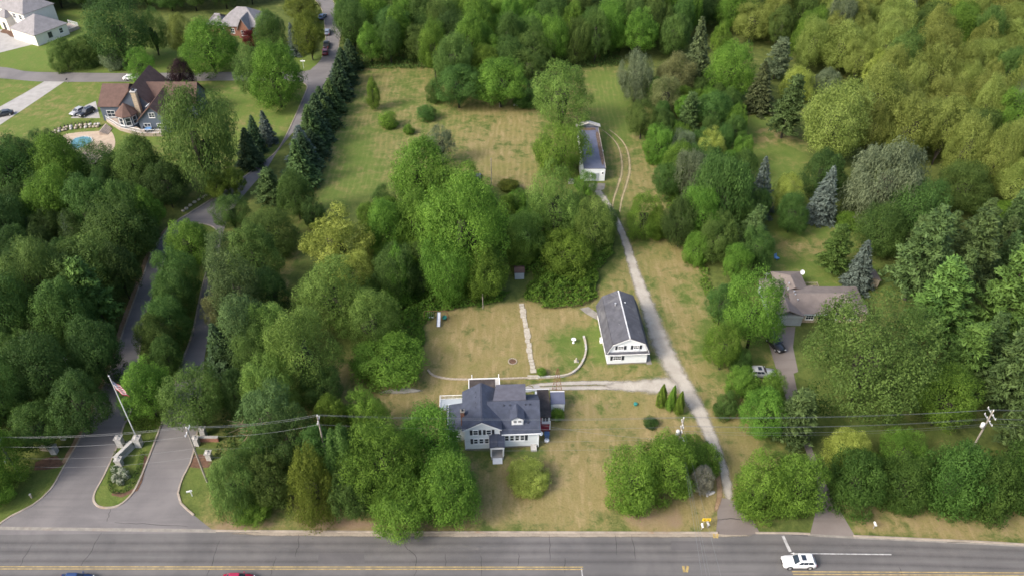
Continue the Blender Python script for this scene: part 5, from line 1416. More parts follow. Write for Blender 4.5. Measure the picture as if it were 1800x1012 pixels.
# ---- right of the lot
for i, (k, m_, x0, y0, x1, y1, l, *cl) in enumerate((
    ('willow', 'leaf_silver', 1088, 92, 1150, 178, 'silvery willow at the right end of the back field'),
    ('willow', 'leaf_beige', 1150, 96, 1226, 170, 'beige willow at the far right lot corner'),
    ('airy', 'leaf_beige', 1140, 135, 1200, 200, 'thin beige tree below the beige willow'),
    ('round', 'leaf_olive', 1102, 178, 1156, 242, 'pale round tree on the right lot line by the back field'),
    ('pine', 'leaf_pine', 1184, 166, 1236, 246, 'blue green pine inside the right boundary belt'),
    ('round', 'leaf_deep', 1222, 162, 1286, 228, 'dark round tree bordering the neighbour clearing'),
    ('spruce', 'leaf_brownspruce', 1234, 190, 1264, 236, 'small drab spruce at the clearing edge'),
    ('round', 'leaf_deep', 1252, 212, 1290, 282, 'dark tree bordering the clearing, below the drab spruce'),
    ('airy', 'leaf_silver', 1172, 230, 1226, 285, 'grey leaved tree in the right boundary belt'),
    ('round', 'leaf_lime', 1226, 230, 1276, 290, 'yellow green tree in the right boundary belt'),
    ('willow', 'leaf_silver', 1186, 262, 1250, 350, 'blue grey willow in the right boundary belt'),
    ('willow', 'leaf_deep', 1215, 275, 1322, 405, 'large dark willow in the right boundary belt'),
    ('bush', 'leaf_mid', 1130, 222, 1184, 292, 'dense green bush along the right field edge'),
    ('bush', 'leaf_deep', 1145, 285, 1205, 350, 'dark bush along the right field edge'),
    ('willow', 'leaf_dark', 1164, 345, 1232, 435, 'dark drooping tree behind the bright boundary bush'),
    ('round', 'leaf_olive', 1226, 378, 1294, 462, 'olive tree above the ranch house garden'),
    ('pine', 'leaf_pine', 1286, 362, 1352, 462, 'bushy blue green pine beside the ranch garden'),
    ('round', 'leaf_mid', 1268, 425, 1325, 500, 'green tree under the bushy pine'),
    ('bush', 'leaf_mid', 1200, 400, 1248, 480, 'bush on the right lot line above the dry strip'),
    ('round', 'leaf_deep', 1240, 480, 1300, 590, 'dark maple on the lot line left of the ranch house'),
    ('round', 'leaf_mid', 1275, 468, 1382, 632, 'broad green maple in front of the ranch garage', ),
    ('round', 'leaf_mid', 1192, 325, 1268, 428, 'green maple low in the belt beside the dark drooping tree'),
    ('airy', 'leaf_deep', 1255, 300, 1330, 402, 'dark airy tree filling the belt left of the blue spruce'),
    ('round', 'leaf_deep', 1205, 250, 1262, 330, 'dark maple between silver trees of the belt'),
    ('round', 'leaf_mid', 1160, 250, 1222, 330, 'green maple facing the field in the belt'),
    ('round', 'leaf_mid', 1238, 560, 1308, 660, 'green maple on the lot line above the gravel bend'),
    ('bush', 'leaf_mid', 1275, 640, 1335, 705, 'green bush below the silver car'),
    ('round', 'leaf_deep', 1300, 400, 1362, 480, 'dark tree at the corner of the ranch back lawn'),
    ('bush', 'leaf_deep', 1282, 600, 1322, 672, 'dark bush left of the silver car on the grass'),
    ('airy', 'leaf_mid', 1330, 650, 1382, 712, 'small tree hiding the nose of the silver car'),
    ('round', 'leaf_mid', 1298, 680, 1392, 772, 'green yellowish tree by the power line right of the lot'),
    ('pine', 'leaf_pine', 1340, 690, 1445, 812, 'pale blue green pine over the ranch driveway'),
    ('great', 'leaf_olive', 1408, 518, 1645, 745, 'huge olive maple filling the ranch front yard', 2.0),
    ('spruce', 'leaf_bluespruce', 1316, 280, 1364, 388, 'blue spruce in the clearing, left of two'),
    ('spruce', 'leaf_bluespruce', 1420, 294, 1476, 400, 'greyest blue spruce in the clearing, right of two'),
    ('spruce', 'leaf_bluespruce', 1484, 428, 1540, 520, 'blue spruce behind the ranch house'),
    ('round', 'leaf_lime', 1360, 304, 1412, 378, 'yellow green tree between two blue spruces'),
    ('round', 'leaf_deep', 1366, 328, 1420, 420, 'dark round tree between two blue spruces'),
    ('round', 'leaf_dark', 1408, 264, 1490, 345, 'dark wide tree behind the greyest blue spruce'),
    ('willow', 'leaf_silver', 1484, 250, 1632, 392, 'big silver willow beyond the clearing'),
    ('oak', 'leaf_deep', 1560, 318, 1660, 425, 'dark oak in front of the big silver willow'),
    ('oak', 'leaf_deep', 1508, 360, 1592, 450, 'dark low oak behind the ranch shed'),
    ('bush', 'leaf_mid', 1470, 370, 1520, 408, 'green bush at the foot of the silver willow'),
    ('pine', 'leaf_olive', 1432, 402, 1506, 500, 'pale feathery conifer behind the ranch house'),
    ('round', 'leaf_olive', 1648, 285, 1742, 372, 'olive gold crown beyond the pine group'),
    ('bush', 'leaf_bright', 1735, 355, 1830, 410, 'bright shrubbery at the right edge above pale lawn'),
    ('pine', 'leaf_pine', 1550, 372, 1672, 560, 'large dark pine, leftmost of the pine group'),
    ('pine', 'leaf_pine', 1640, 372, 1760, 540, 'blue green pine at the back of the pine group'),
    ('pine', 'leaf_pinegreen', 1690, 440, 1830, 640, 'broad pine with light tips at the right edge'),
    ('pine', 'leaf_pinegreen', 1580, 470, 1720, 650, 'green pine behind the huge olive maple'),
    ('pine', 'leaf_pine', 1720, 560, 1840, 760, 'dark pine cut by the right edge of the picture'),
    ('pine', 'leaf_pinegreen', 1630, 570, 1740, 720, 'green pine above the right utility pole'),
    ('round', 'leaf_mid', 1600, 640, 1720, 760, 'green maple left of the right utility pole'),
    ('pine', 'leaf_pine', 1740, 690, 1850, 830, 'dark pine right of the right utility pole'),
    ('round', 'leaf_lime', 1452, 748, 1538, 832, 'golden tipped shrub tree at the ranch drive mouth'),
    ('airy', 'leaf_mid', 1545, 752, 1636, 838, 'grey green small tree behind the roadside hedge'),
    ('bush', 'leaf_hedge', 1452, 790, 1560, 905, 'roadside hedge shrub nearest the ranch drive'),
    ('bush', 'leaf_hedge', 1540, 800, 1640, 905, 'roadside hedge shrub behind the white mailbox'),
    ('bush', 'leaf_hedge', 1615, 775, 1740, 915, 'roadside hedge shrub below the utility pole'),
    ('bush', 'leaf_hedge', 1690, 785, 1790, 940, 'tallest roadside hedge shrub, reaching down to the kerb'),
    ('bush', 'leaf_hedge', 1760, 770, 1870, 910, 'hedge shrub cut by the right edge of the picture'),
    ('spruce', 'leaf_brownspruce', 1200, 32, 1256, 160, 'drab spruce left of the bright maple at the clearing'),
    ('round', 'leaf_bright', 1244, 78, 1328, 172, 'bright green maple at the head of the clearing'),
    ('round', 'leaf_bright', 1248, 38, 1288, 100, 'bright small maple behind the bright maple'),
    ('spruce', 'leaf_brownspruce', 1308, 112, 1366, 206, 'drab brown spruce at the right of the clearing'),
    ('pine', 'leaf_silver', 1335, 68, 1395, 150, 'greyish pine behind the drab brown spruce'),
    ('pine', 'leaf_pine', 1345, 135, 1418, 258, 'layered green pine at the right of the clearing'),
    ('round', 'leaf_lime', 1372, 118, 1434, 175, 'yellow green crown behind the layered pine'),
    ('round', 'leaf_silver', 1428, 122, 1482, 165, 'round blue grey crown at the wood edge'),
    ('oak', 'leaf_pale', 1408, 152, 1530, 282, 'pale clumped oak at the edge of the right wood'),
    ('bush', 'leaf_deep', 1268, 160, 1290, 190, 'small dark bush at the clearing head'),
)):
    T(k, m_, x0, y0, x1, y1, l, *cl)
# ---- the woods behind: individuals set out over the ground
fill_r = random.Random(23)
def wood(poly, spacing, mix, group, hgt=(11, 18), rad=(4.2, 6.6), tries=6000):
    pts = [(p.x, p.y) for p in poly]
    xs, ys = [p[0] for p in pts], [p[1] for p in pts]
    n = 0
    for _ in range(tries):
        x, y = fill_r.uniform(min(xs), max(xs)), fill_r.uniform(min(ys), max(ys))
        if sdist(np.array([x]), np.array([y]), [Vector((a, b, 0)) for a, b in pts])[0] < 0: continue
        a = fill_r.uniform(*rad)
        if any((x - tx) ** 2 + (y - ty) ** 2 < ((a + ta) * spacing) ** 2 for tx, ty, ta in TREES): continue
        u = fill_r.random(); acc = 0
        for w, kind, mat, lab in mix:
            acc += w
            if u <= acc: break
        fy = (y - min(ys)) / (max(ys) - min(ys)); fx = (x - min(xs)) / (max(xs) - min(xs))
        lab += ', %s, %s part' % (('front', 'near middle', 'far middle', 'back')[min(3, int(fy * 4))], ('left', 'centre left', 'centre right', 'right')[min(3, int(fx * 4))])
        h = fill_r.uniform(*hgt) * (.85 + .3 * a / rad[1])
        if kind in CONIC: put_tree(kind, mat, x, y, a * .8, h * 1.05, 0, lab, group)
        else:
            b = max(.8 * a, min(h * .42, 1.6 * a)); put_tree(kind, mat, x, y, a, b, max(b * .95, h - b), lab, group)
        n += 1
    return n
nA = wood(pp((1400, 125), (1290, 70), (1290, -2), (1800, -2), (2050, 60), (2050, 380), (1800, 395), (1650, 330), (1500, 290), (1540, 200), (1420, 130)), .66,
     [(.42, 'oak', 'leaf_pale', 'pale olive oak crown in the wood on the right'), (.20, 'round', 'leaf_pale', 'pale dense maple crown in the wood on the right'), (.16, 'round', 'leaf_olive', 'deeper olive maple crown in the wood on the right'),
      (.08, 'airy', 'leaf_lime', 'yellow green ash crown in the wood on the right'), (.08, 'willow', 'leaf_silver', 'silver grey willow crown in the wood on the right'), (.06, 'round', 'leaf_mid', 'fresh green maple crown in the wood on the right')], 'trees of the wood on the right')
nB = wood(pp((630, 112), (610, 60), (640, 0), (640, -2), (1290, -2), (1290, 60), (1200, 75), (1190, 105), (1090, 108), (1035, 118), (960, 130), (930, 160), (860, 165), (775, 162), (755, 118)), .64,
     [(.30, 'round', 'leaf_mid', 'green maple crown in the wood behind the field'), (.24, 'oak', 'leaf_deep', 'dark oak crown in the wood behind the field'), (.18, 'airy', 'leaf_olive', 'light olive ash crown in the wood behind the field'),
      (.12, 'willow', 'leaf_olive', 'soft olive willow crown in the wood behind the field'), (.10, 'round', 'leaf_bright', 'bright maple crown in the wood behind the field'), (.06, 'round', 'leaf_dark', 'very dark maple crown in the wood behind the field')], 'trees of the wood behind the field', (10, 16), (4.0, 6.2))
nC = wood(pp((-40, 30), (-60, -2), (600, -2), (540, -2), (490, 0), (440, 12), (330, 30), (240, 20), (130, 18)), .62,
     [(.5, 'round', 'leaf_deep', 'dark maple crown in the wood at the top left'), (.3, 'oak', 'leaf_deep', 'dark oak crown in the wood at the top left'), (.2, 'airy', 'leaf_olive', 'olive ash crown in the wood at the top left')], 'trees at the top left', (9, 14), (4.0, 5.6))
nD = wood(pp((-60, 300), (60, 280), (230, 330), (250, 380), (190, 450), (140, 560), (100, 650), (60, 740), (0, 790), (-90, 790)), .62,
     [(.6, 'round', 'leaf_dark', 'shaded understorey maple in the left wood'), (.4, 'oak', 'leaf_dark', 'shaded understorey oak in the left wood')], 'understorey of the left wood', (7, 10), (2.6, 4.2), 1500)
nE = wood(pp((1560, 430), (1800, 430), (1900, 780), (1650, 790), (1600, 650)), .72,
     [(1, 'pine', 'leaf_pine', 'shaded pine filling the gaps of the pine group')], 'inner pines of the pine group', (9, 12), (3.4, 4.2), 300)
nF = wood(pp((1150, 180), (1280, 180), (1300, 300), (1330, 400), (1260, 480), (1200, 330), (1150, 250)), .68,
     [(.7, 'round', 'leaf_deep', 'low dark maple inside the right boundary belt'), (.3, 'round', 'leaf_mid', 'low green maple inside the right boundary belt')], 'understorey of the right boundary belt', (5, 8), (2.2, 3.4), 800)
nH = wood(pp((650, 380), (760, 360), (1080, 400), (1060, 460), (890, 470), (740, 540), (640, 560)), .62,
     [(.6, 'round', 'leaf_mid', 'small green maple in the thicket around the great oak'), (.4, 'airy', 'leaf_deep', 'small dark ash in the thicket around the great oak')], 'understorey around the great oak', (5, 8), (2.2, 3.4), 600)
print('wood counts', nA, nB, nC, nD, nE, nF, nH, len(TREES))

# ---- vines and weeds that cover the ground as one mass
def cover(name, poly, hgt, size, mat, dens, label, seed, soft=2.5):
    r = np.random.RandomState(seed); pts = [(p.x, p.y) for p in poly]
    xs, ys = np.array([p[0] for p in pts]), np.array([p[1] for p in pts])
    area = (xs.max() - xs.min()) * (ys.max() - ys.min()); n = int(area * dens)
    X, Y = r.uniform(xs.min(), xs.max(), n), r.uniform(ys.min(), ys.max(), n)
    d = sdist(X, Y, poly) + lownoise(X, Y, 5, seed) * .7
    ok = d > 0; X, Y, d = X[ok], Y[ok], d[ok]
    top = hgt * (.45 + .55 * np.clip(d / soft, 0, 1)) * (.62 + .38 * lownoise(X, Y, 4.5, seed + 1) + .25 * lownoise(X, Y, 1.6, seed + 2)).clip(.12, 1.3)
    Z = np.maximum(.03, top * (1 - .35 * r.rand(len(X)) ** 2))
    q = quads_of(np.stack([X, Y, Z], -1), np.tile([0, -.25, 1.], (len(X), 1)), size, .6, r, .7)
    tint = np.clip(.45 + .25 * lownoise(X, Y, 3, seed + 3) + (r.rand(len(X)) - .5) * .6, 0, 1)
    o = link(name, foliage_mesh(name, q, tint, mat))
    return tag(o, label, 'ground cover', kind='stuff')
cover('vine_cover', pp((650, 545), (690, 500), (760, 520), (840, 505), (898, 515), (880, 535), (800, 546), (748, 560), (742, 620), (690, 625), (640, 590)), 2.1, .42, 'leaf_vine', 44, 'bright vines and weeds smothering the ground left of the yard', 5)
cover('bramble_cover', pp((926, 506), (940, 484), (1000, 470), (1050, 478), (1048, 520), (1020, 540), (960, 545), (922, 532)), 3.0, .40, 'leaf_vine', 60, 'tall bramble mound at the top of the yard', 15, 3.5)
cover('thicket_cover', pp((890, 420), (960, 390), (1075, 400), (1080, 450), (1050, 480), (940, 482), (900, 470)), 3.2, .40, 'leaf_mid', 44, 'dark leafy thicket between the great oak and the gravel drive', 25, 3)
cover('wood_floor_cover', pp((630, 122), (760, 122), (960, 122), (1090, 118), (1090, 60), (600, 60)), 1.2, .5, 'leaf_deep', 9, 'weeds along the foot of the back wood', 35)
cover('belt_cover', pp((1128, 230), (1150, 210), (1200, 330), (1240, 470), (1285, 620), (1262, 600), (1215, 440), (1175, 400), (1170, 330)), 1.6, .42, 'leaf_mid', 18, 'weedy growth along the right lot line', 45)
cover('lane_cover', pp((400, 660), (500, 700), (440, 800), (380, 800)), .8, .4, 'leaf_dark', 12, 'dark ivy under the trees at the front left', 55)
cover('median_grass', pp((212, 752), (228, 724), (262, 700), (290, 735), (280, 756), (255, 768)), .5, .32, 'leaf_bright', 30, 'tall bright grass at the near end of the median trees', 65, 1.5)
cover('wood_edge_cover', pp((1430, 900), (1480, 800), (1800, 790), (1900, 800), (1900, 900), (1740, 912), (1640, 880), (1500, 890)), .9, .4, 'leaf_hedge', 10, 'undergrowth below the roadside hedge', 75)

# ------------------------------------------------------------------ vehicles
def car(loc, rz, paint, label, L=4.7, W=1.86, H=1.70, kind='suv', group=None):
    """x forward; body shell, cabin, glass, wheels, lamps"""
    t = thing('parked_car' if group == 'parked' else ('suv' if kind == 'suv' else 'pickup' if kind == 'pickup' else 'car'), loc, label, 'car', rz)
    hl, hw = L / 2, W / 2
    belt = H * .60; g = .24
    # lower body: cross sections from tail to nose
    secs = [(-hl, .78, g + .18, belt * .86), (-hl + .10, .92, g + .06, belt * .98), (-hl + .5, 1.0, g, belt), (-hl * .3, 1.0, g, belt), (hl * .34, 1.0, g, belt), (hl * .52, .99, g, belt * .985), (hl - .45, .96, g, belt * .90), (hl - .12, .88, g + .06, belt * .80), (hl, .72, g + .2, belt * .62)]
    mb = MB(); n = 10
    for x, f, zb, zt in secs:
        y = hw * f; c = .13
        ring = [(y - c, zb), (y, zb + c), (y * 1.0, zb + (zt - zb) * .55), (y * .985, zt - c), (y * .93, zt), (-y * .93, zt), (-y * .985, zt - c), (-y * 1.0, zb + (zt - zb) * .55), (-y, zb + c), (-y + c, zb)]
        mb.v += [(x, a, b) for a, b in ring]
    for i in range(len(secs) - 1):
        for k in range(n):
            k2 = (k + 1) % n
            mb.f.append((i * n + k, i * n + k2, (i + 1) * n + k2, (i + 1) * n + k)); mb.m.append(0)
    mb.f.append(tuple(range(n))); mb.f.append(tuple((len(secs) - 1) * n + k for k in range(n))); mb.m += [0, 0]
    mb.build('body', 'car_' + paint, t, True)
    # cabin: base and roof rectangles
    if kind == 'suv': xb0, xb1, xr0, xr1 = -hl + .12, hl * .36, -hl + .52, hl * .04
    elif kind == 'pickup': xb0, xb1, xr0, xr1 = -hl * .18, hl * .42, -hl * .10, hl * .16
    else: xb0, xb1, xr0, xr1 = -hl + .42, hl * .44, -hl + 1.05, hl * .08
    yb, yr = hw * .93, hw * .74
    z0, z1 = belt - .02, H
    B = [(xb0, -yb, z0), (xb1, -yb * .96, z0), (xb1, yb * .96, z0), (xb0, yb, z0)]
    R = [(xr0, -yr, z1 - .04), (xr1, -yr, z1 - .03), (xr1, yr, z1 - .03), (xr0, yr, z1 - .04)]
    mid = [((a[0] + b[0]) / 2 + (.05 if k in (1, 2) else -.05), (a[1] + b[1]) / 2 * 1.03, (a[2] + b[2]) / 2) for k, (a, b) in enumerate(zip(B, R))]
    mb = MB(); mb.add(B + R, [(0, 3, 2, 1), (4, 5, 6, 7), (0, 1, 5, 4), (1, 2, 6, 5), (2, 3, 7, 6), (3, 0, 4, 7)])
    mb.build('cabin', 'car_' + paint, t, bevel=.09)
    def pane(q, name, inset=(.07, .07, .16, .14), off=.012):
        q = [Vector(p) for p in q]; l_, r_, d_, u_ = inset
        f = lambda s, v: (q[0].lerp(q[1], s)).lerp(q[3].lerp(q[2], s), v)
        p = [f(l_, d_), f(1 - r_, d_), f(1 - r_, 1 - u_), f(l_, 1 - u_)]
        nn = (p[1] - p[0]).cross(p[2] - p[0]).normalized()
        mid_ = sum((Vector(v) for v in B + R), Vector()) / 8
        if nn.dot(p[0] - mid_) < 0: nn = -nn
        a = [v + nn * off for v in p]; m_ = MB(); m_.add(a, [(0, 1, 2, 3)]); return m_.build(name, 'car_glass', t)
    pane([B[2], B[1], R[1], R[2]], 'windshield', (.06, .06, .08, .08))
    pane([B[3], B[0], R[0], R[3]], 'rear_window', (.10, .10, .2, .14))
    for s in (0, 1):
        q = [B[0], B[1], R[1], R[0]] if s == 0 else [B[3], B[2], R[2], R[3]]
        if kind == 'pickup': pane(q, 'side_window', (.12, .14, .2, .14))
        else:
            pane(q, 'side_window', (.10, .63, .22, .14)); pane(q, 'side_window', (.40, .36, .18, .14)); pane(q, 'side_window', (.66, .12, .18, .14))
    if kind == 'suv':
        mb = MB(); mb.box(xr1 - .95, xr1 - .30, -yr * .62, yr * .62, z1 - .03, z1 + .006); mb.build('sunroof', 'car_glass', t)
        for s in (-1, 1):
            mb = MB(); mb.tube([(xr0 + .1, s * yr * .9, z1 - .02), (xr0 + .25, s * yr * .9, z1 + .05), (xr1 - .2, s * yr * .9, z1 + .05), (xr1 - .05, s * yr * .9, z1 - .02)], .022, 5); mb.build('roof_rail', 'galvanised', t)
    if kind == 'pickup':
        mb = MB(); mb.box(-hl + .12, -hl * .2, -hw * .78, hw * .78, belt - .01, belt + .02); mb.build('cargo_bed', 'rubber', t)
    for s in (-1, 1):
        mb = MB(); mb.box(xb1 - .38, xb1 - .2, s * hw * 1.0 if s > 0 else -hw - .2, hw + .2 if s > 0 else -hw, belt + .02, belt + .18); mb.build('mirror', 'car_' + paint, t, bevel=.03)
        mb = MB(); y0, y1 = (hw - .10, hw + .006) if s > 0 else (-hw - .006, -hw + .10)
        mb.box(-hl + 1.30, hl - 1.33, y0, y1, g, g + .17); mb.build('side_sill', 'rubber', t, bevel=.02)
        for x in (-hl + .92, hl - .95):
            mb = MB(); mb.tube([(x, y0, .40), (x, y1 + (.002 if s > 0 else 0), .40)], .43, 18); mb.build('wheel_arch', 'rubber', t)
            mb = MB(); y0, y1 = (hw - .22, hw + .012) if s > 0 else (-hw - .012, -hw + .22)
            mb.tube([(x, y0, .36), (x, y1, .36)], .36, 16); w = mb.build('wheel', 'rubber', t, bevel=.02)
            mb = MB(); yo = hw + .013 if s > 0 else -hw - .013
            mb.tube([(x, yo - s * .05, .36), (x, yo + s * .006, .36)], [.23, .21], 12); mb.build('rim', 'galvanised', w)
        mb = MB(); y0, y1 = sorted((s * hw * .52, s * hw * .86)); mb.box(hl - .16, hl - .02, y0, y1, belt * .66, belt * .80); mb.build('headlight', 'lamp_lens', t, bevel=.03)
        mb = MB(); y0, y1 = sorted((s * hw * .60, s * hw * .88)); mb.box(-hl - .015, -hl + .1, y0, y1, belt * .66, belt * .90); mb.build('taillight', 'tail_lens', t, bevel=.03)
    for xx in (-hl - .03, hl - .10):
        mb = MB(); mb.box(xx, xx + .13, -hw * .74, hw * .74, g + .08, g + .26); mb.build('bumper', 'rubber', t, bevel=.04)
    mb = MB(); mb.box(hl - .1, hl + .005, -hw * .42, hw * .42, belt * .45, belt * .66); mb.build('grille', 'rubber', t, bevel=.02)
    return t
car(P(1402, 991), math.pi, 'white', 'white suv driving along the main road at lower right')
car(P(136, 1023.5), 0.0, 'navy', 'dark blue car cut by the bottom edge at left', kind='sedan', L=4.6, H=1.5)
car(P(420, 1023.5), 0.0, 'crimson', 'crimson car cut by the bottom edge', kind='sedan', L=4.4, H=1.5)
car(P(1362, 607), math.radians(-72), 'black', 'black suv parked in front of the ranch garage')
car(P(1338, 659), math.radians(-2), 'silver', 'silver wagon parked on the grass left of the ranch driveway')
car(P(8, 203), math.radians(205), 'charcoal', 'dark car on the concrete drive at the left edge', kind='sedan', H=1.5)
car(P(138, 199), math.radians(245), 'silver', 'silver car beside a black suv near the blue house', kind='sedan', H=1.5)
car(P(153, 201), math.radians(242), 'black', 'black suv parked beside a silver car near the blue house', L=5.0)
car(P(567, 32), math.radians(80), 'blue', 'blue car parked at the top of the street', kind='sedan', H=1.5)
car(P(576, 59), math.radians(95), 'greyblue', 'grey blue car parked on the street below the blue one', kind='sedan', H=1.5)
car(P(574, 82), math.radians(97), 'charcoal', 'dark pickup parked behind a maroon car on the street', kind='pickup', L=5.4, H=1.8)
car(P(572, 94), math.radians(100), 'maroon', 'maroon car parked nearest the street corner', kind='sedan', H=1.5)
car(P(232, 140), math.radians(4), 'white', 'white car behind the roof peak of the blue house', kind='sedan', H=1.5)
car(P(268, 138), math.radians(-6), 'white', 'white car half hidden by a small tree on the cross street', kind='sedan', H=1.5)

# ------------------------------------------------------------------ utility poles and wires
def pole(base, h, label, arms=((1.0, 2.4),), ang=0.0, transformer=False, mat='pole_wood', lamp=False):
    t = thing('utility_pole', base, label, 'utility pole', ang, 'utility poles along the road')
    mb = MB(); mb.tube([(0, 0, -.1), (0, 0, h * .5), (0, 0, h)], [.17, .145, .11], 10); mb.build('pole_shaft', mat, t)
    for dz, w in arms:
        mb = MB(); mb.box(-.06, .06, -w / 2, w / 2, h - dz - .06, h - dz + .06); a = mb.build('crossarm', 'galvanised', t)
        for y in (-w / 2 + .1, -w * .16, w * .16, w / 2 - .1):
            mb = MB(); mb.lathe([(.03, 0), (.07, .06), (.04, .12), (.07, .18), (.03, .24)], 8, (0, y, h - dz + .06)); mb.build('insulator', 'porcelain', a)
    mb = MB(); mb.lathe([(.03, 0), (.09, .08), (.05, .16), (.09, .24), (.03, .36)], 8, (0, 0, h)); mb.build('insulator', 'porcelain', t)
    if transformer:
        mb = MB(); mb.lathe([(.2, 0), (.3, .06), (.3, .85), (.24, .95), (.06, 1.0)], 12, (-.5, -.1, h - 3.6)); q = mb.build('transformer', 'porcelain', t, True)
        mb = MB(); mb.box(-.3, 0, -.05, .05, h - 3.2, h - 3.1); mb.build('bracket', 'galvanised', q)
    if lamp:
        mb = MB(); mb.tube([(0, 0, h - 4.2), (.3, -.6, h - 3.8), (.35, -1.1, h - 3.85)], .035, 6); q = mb.build('lamp_arm', 'galvanised', t)
        mb = MB(); mb.box(.2, .5, -1.55, -1.0, h - 3.95, h - 3.8); mb.build('lamp_head', 'porcelain', q, bevel=.04)
    return t
p1, p2, p4, p5 = P(36, 838), P(364, 846), P(1186, 813), P(1702, 800)
p3 = P(583, 838)
p3.y = 79.2
def hgt(p, y): return height_at(p.y, y)
h1, h2, h3, h4, h5 = hgt(p1, 770), hgt(p2, 752), hgt(p3, 731), hgt(p4, 735), hgt(p5, 722)
pole(p1, h1, 'wooden utility pole at the left edge of the picture', ((.9, 2.0),), lamp=True)
pole(p2, h2, 'wooden utility pole between the right lane and the lot', ((.7, 2.2),))
pole(p3, h3, 'utility pole rising behind the tall blue green tree', ((1.0, 1.6),))
pole(p4, h4, 'utility pole above the big roadside bush with many lines', ((1.3, 1.8), (2.6, 1.4)), transformer=True, lamp=True)
pole(p5, h5, 'utility pole with two crossarms and transformer at far right', ((.6, 2.6), (2.0, 2.6)), transformer=True)
NW = [0]
def wire(a, b, label, sag=.6, r=.026, group='overhead wires'):
    a, b = Vector(a), Vector(b); mb = MB(); n = 18
    mb.tube([a.lerp(b, i / n) - Vector((0, 0, sag * 4 * (i / n) * (1 - i / n))) for i in range(n + 1)], r, 5)
    return tag(mb.build('overhead_wire', 'wire_metal'), label, 'wire', group)
up = lambda p, z, dy=0.0: Vector((p.x, p.y + dy, z))
p0 = Vector((p1.x - 46, p1.y, 0)); p6 = Vector((p5.x + 50, p5.y + .5, 0))
order = ['topmost', 'second', 'third', 'fourth', 'fifth', 'lowest']
spans = ((p0, h1, p1, h1, 'off the left edge from the leftmost pole'), (p1, h1, p2, h2, 'between the two left poles across the entrance'), (p2, h2, p3, h3, 'from the lane pole to the pole in the trees'), (p3, h3, p4, h4, 'from the pole in the trees past the farmhouse'), (p4, h4, p5, h5, 'from the bush pole to the far right pole'), (p5, h5, p6, h5, 'off the right edge from the far right pole'))
for a, ha, b, hb_, nm in spans:
    right = a is p4 or a is p5
    lv = ((.35, 0), (-.75, .9), (-.75, -.9), (-2.2, .5), (-2.2, -.6), (-3.4, 0)) if right else ((.35, 0), (-.75, .8), (-.80, -.9), (-4.6, 0), (-6.6, 0))
    for k, (dz, dy) in enumerate(lv):
        wire(up(a, ha + dz, dy), up(b, hb_ + dz, dy), '%s wire %s' % (order[k if k < len(lv) - 1 else 5], nm), .7 + .1 * k, .016 if dz > -3 else .012)
for k, (dx, dz) in enumerate(((-.5, -3.0), (0, -3.6), (.35, -4.0), (1.3, -2.6))):
    wire((p4.x + dx * .3, p4.y - .2, h4 + dz), (p4.x + dx * 2.2 - 1.0, 38, h4 - 2), '%s service line crossing the road from the bush pole' % ('leftmost second third rightmost'.split()[k]), .5, .016)
wire((p4.x, p4.y, h4 - 5), (P(950, 775).x, P(950, 775).y, 4.0), 'service drop from the bush pole to the farmhouse wing', .6, .018)

def post(base, h, r, label, mat='pole_wood', name='post'):
    t = thing(name, base, label, 'post')
    mb = MB(); mb.tube([(0, 0, -.05), (0, 0, h)], [r, r * .85], 8); mb.build('shaft', mat, t)
    mb = MB(); mb.lathe([(r * 1.1, 0), (r * .7, r)], 8, (0, 0, h)); mb.build('cap', mat, t)
    return t
post(P(864, 326), height_at(P(864, 326).y, 279), .10, 'thin bare post standing on the mown field')
post(P(878, 189), height_at(P(878, 189).y, 147), .12, 'bare wooden post in front of the back wood')
post(P(849, 542), height_at(P(849, 542).y, 515), .09, 'wooden post under the great oak at the yard edge')
mm = thing('radio_mast', P(142, 690), 'slim metal mast poking out of the left wood', 'mast')
hm = height_at(P(142, 690).y, 626)
mb = MB(); mb.tube([(0, 0, 0), (0, 0, hm)], .07, 6); mb.build('mast_shaft', 'galvanised', mm)
for z in (.93, .97):
    mb = MB(); mb.tube([(-.5, 0, hm * z), (.5, 0, hm * z)], .05, 5); mb.build('cross_rod', 'galvanised', mm)

# ------------------------------------------------------------------ flag and entrance island
med = pp((217, 750), (205, 787), (182, 837), (166, 867), (167, 884), (182, 892), (209, 888), (232, 868), (248, 838), (264, 798), (280, 756), (300, 700), (320, 636), (338, 586), (358, 495), (380, 425), (378, 402), (350, 393), (322, 400), (296, 440), (275, 500), (255, 555), (244, 626), (232, 715))
sheet('median_lawn', med, 0.05, 'grass_ground')
md = bpy.data.objects['median_lawn'].data
ca = md.color_attributes.new('zone', 'FLOAT_COLOR', 'POINT'); ca.data.foreach_set('color', np.tile([.10, .05, .55, 1.], (len(md.vertices), 1)).astype(np.float32).ravel())
at = md.attributes.new('mow', 'FLOAT', 'POINT')
kerb('median_kerb', med, .35, .14, closed=True, step=.5)
fp = P(240, 768); fh = height_at(fp.y, 661.5)
fl = thing('flagpole', fp, 'tall white flagpole behind the entrance monument', 'flagpole')
mb = MB(); mb.tube([(0, 0, 0), (0, 0, fh * .5), (0, 0, fh)], [.10, .08, .05], 10); mb.build('pole_shaft', 'plastic_white', fl)
mb = MB(); mb.lathe([(.02, 0), (.12, .08), (.14, .16), (.08, .26), (.01, .3)], 10, (0, 0, fh)); mb.build('finial', 'galvanised', fl)
mb = MB(); mb.lathe([(.3, 0), (.28, .1), (.12, .16)], 12); mb.build('base', 'limestone', fl)
m, nt, out = new_mat('flag_cloth')
b = N(nt, 'ShaderNodeBsdfPrincipled'); b.inputs['Roughness'].default_value = .8
uvn = N(nt, 'ShaderNodeAttribute', attribute_name='flaguv')
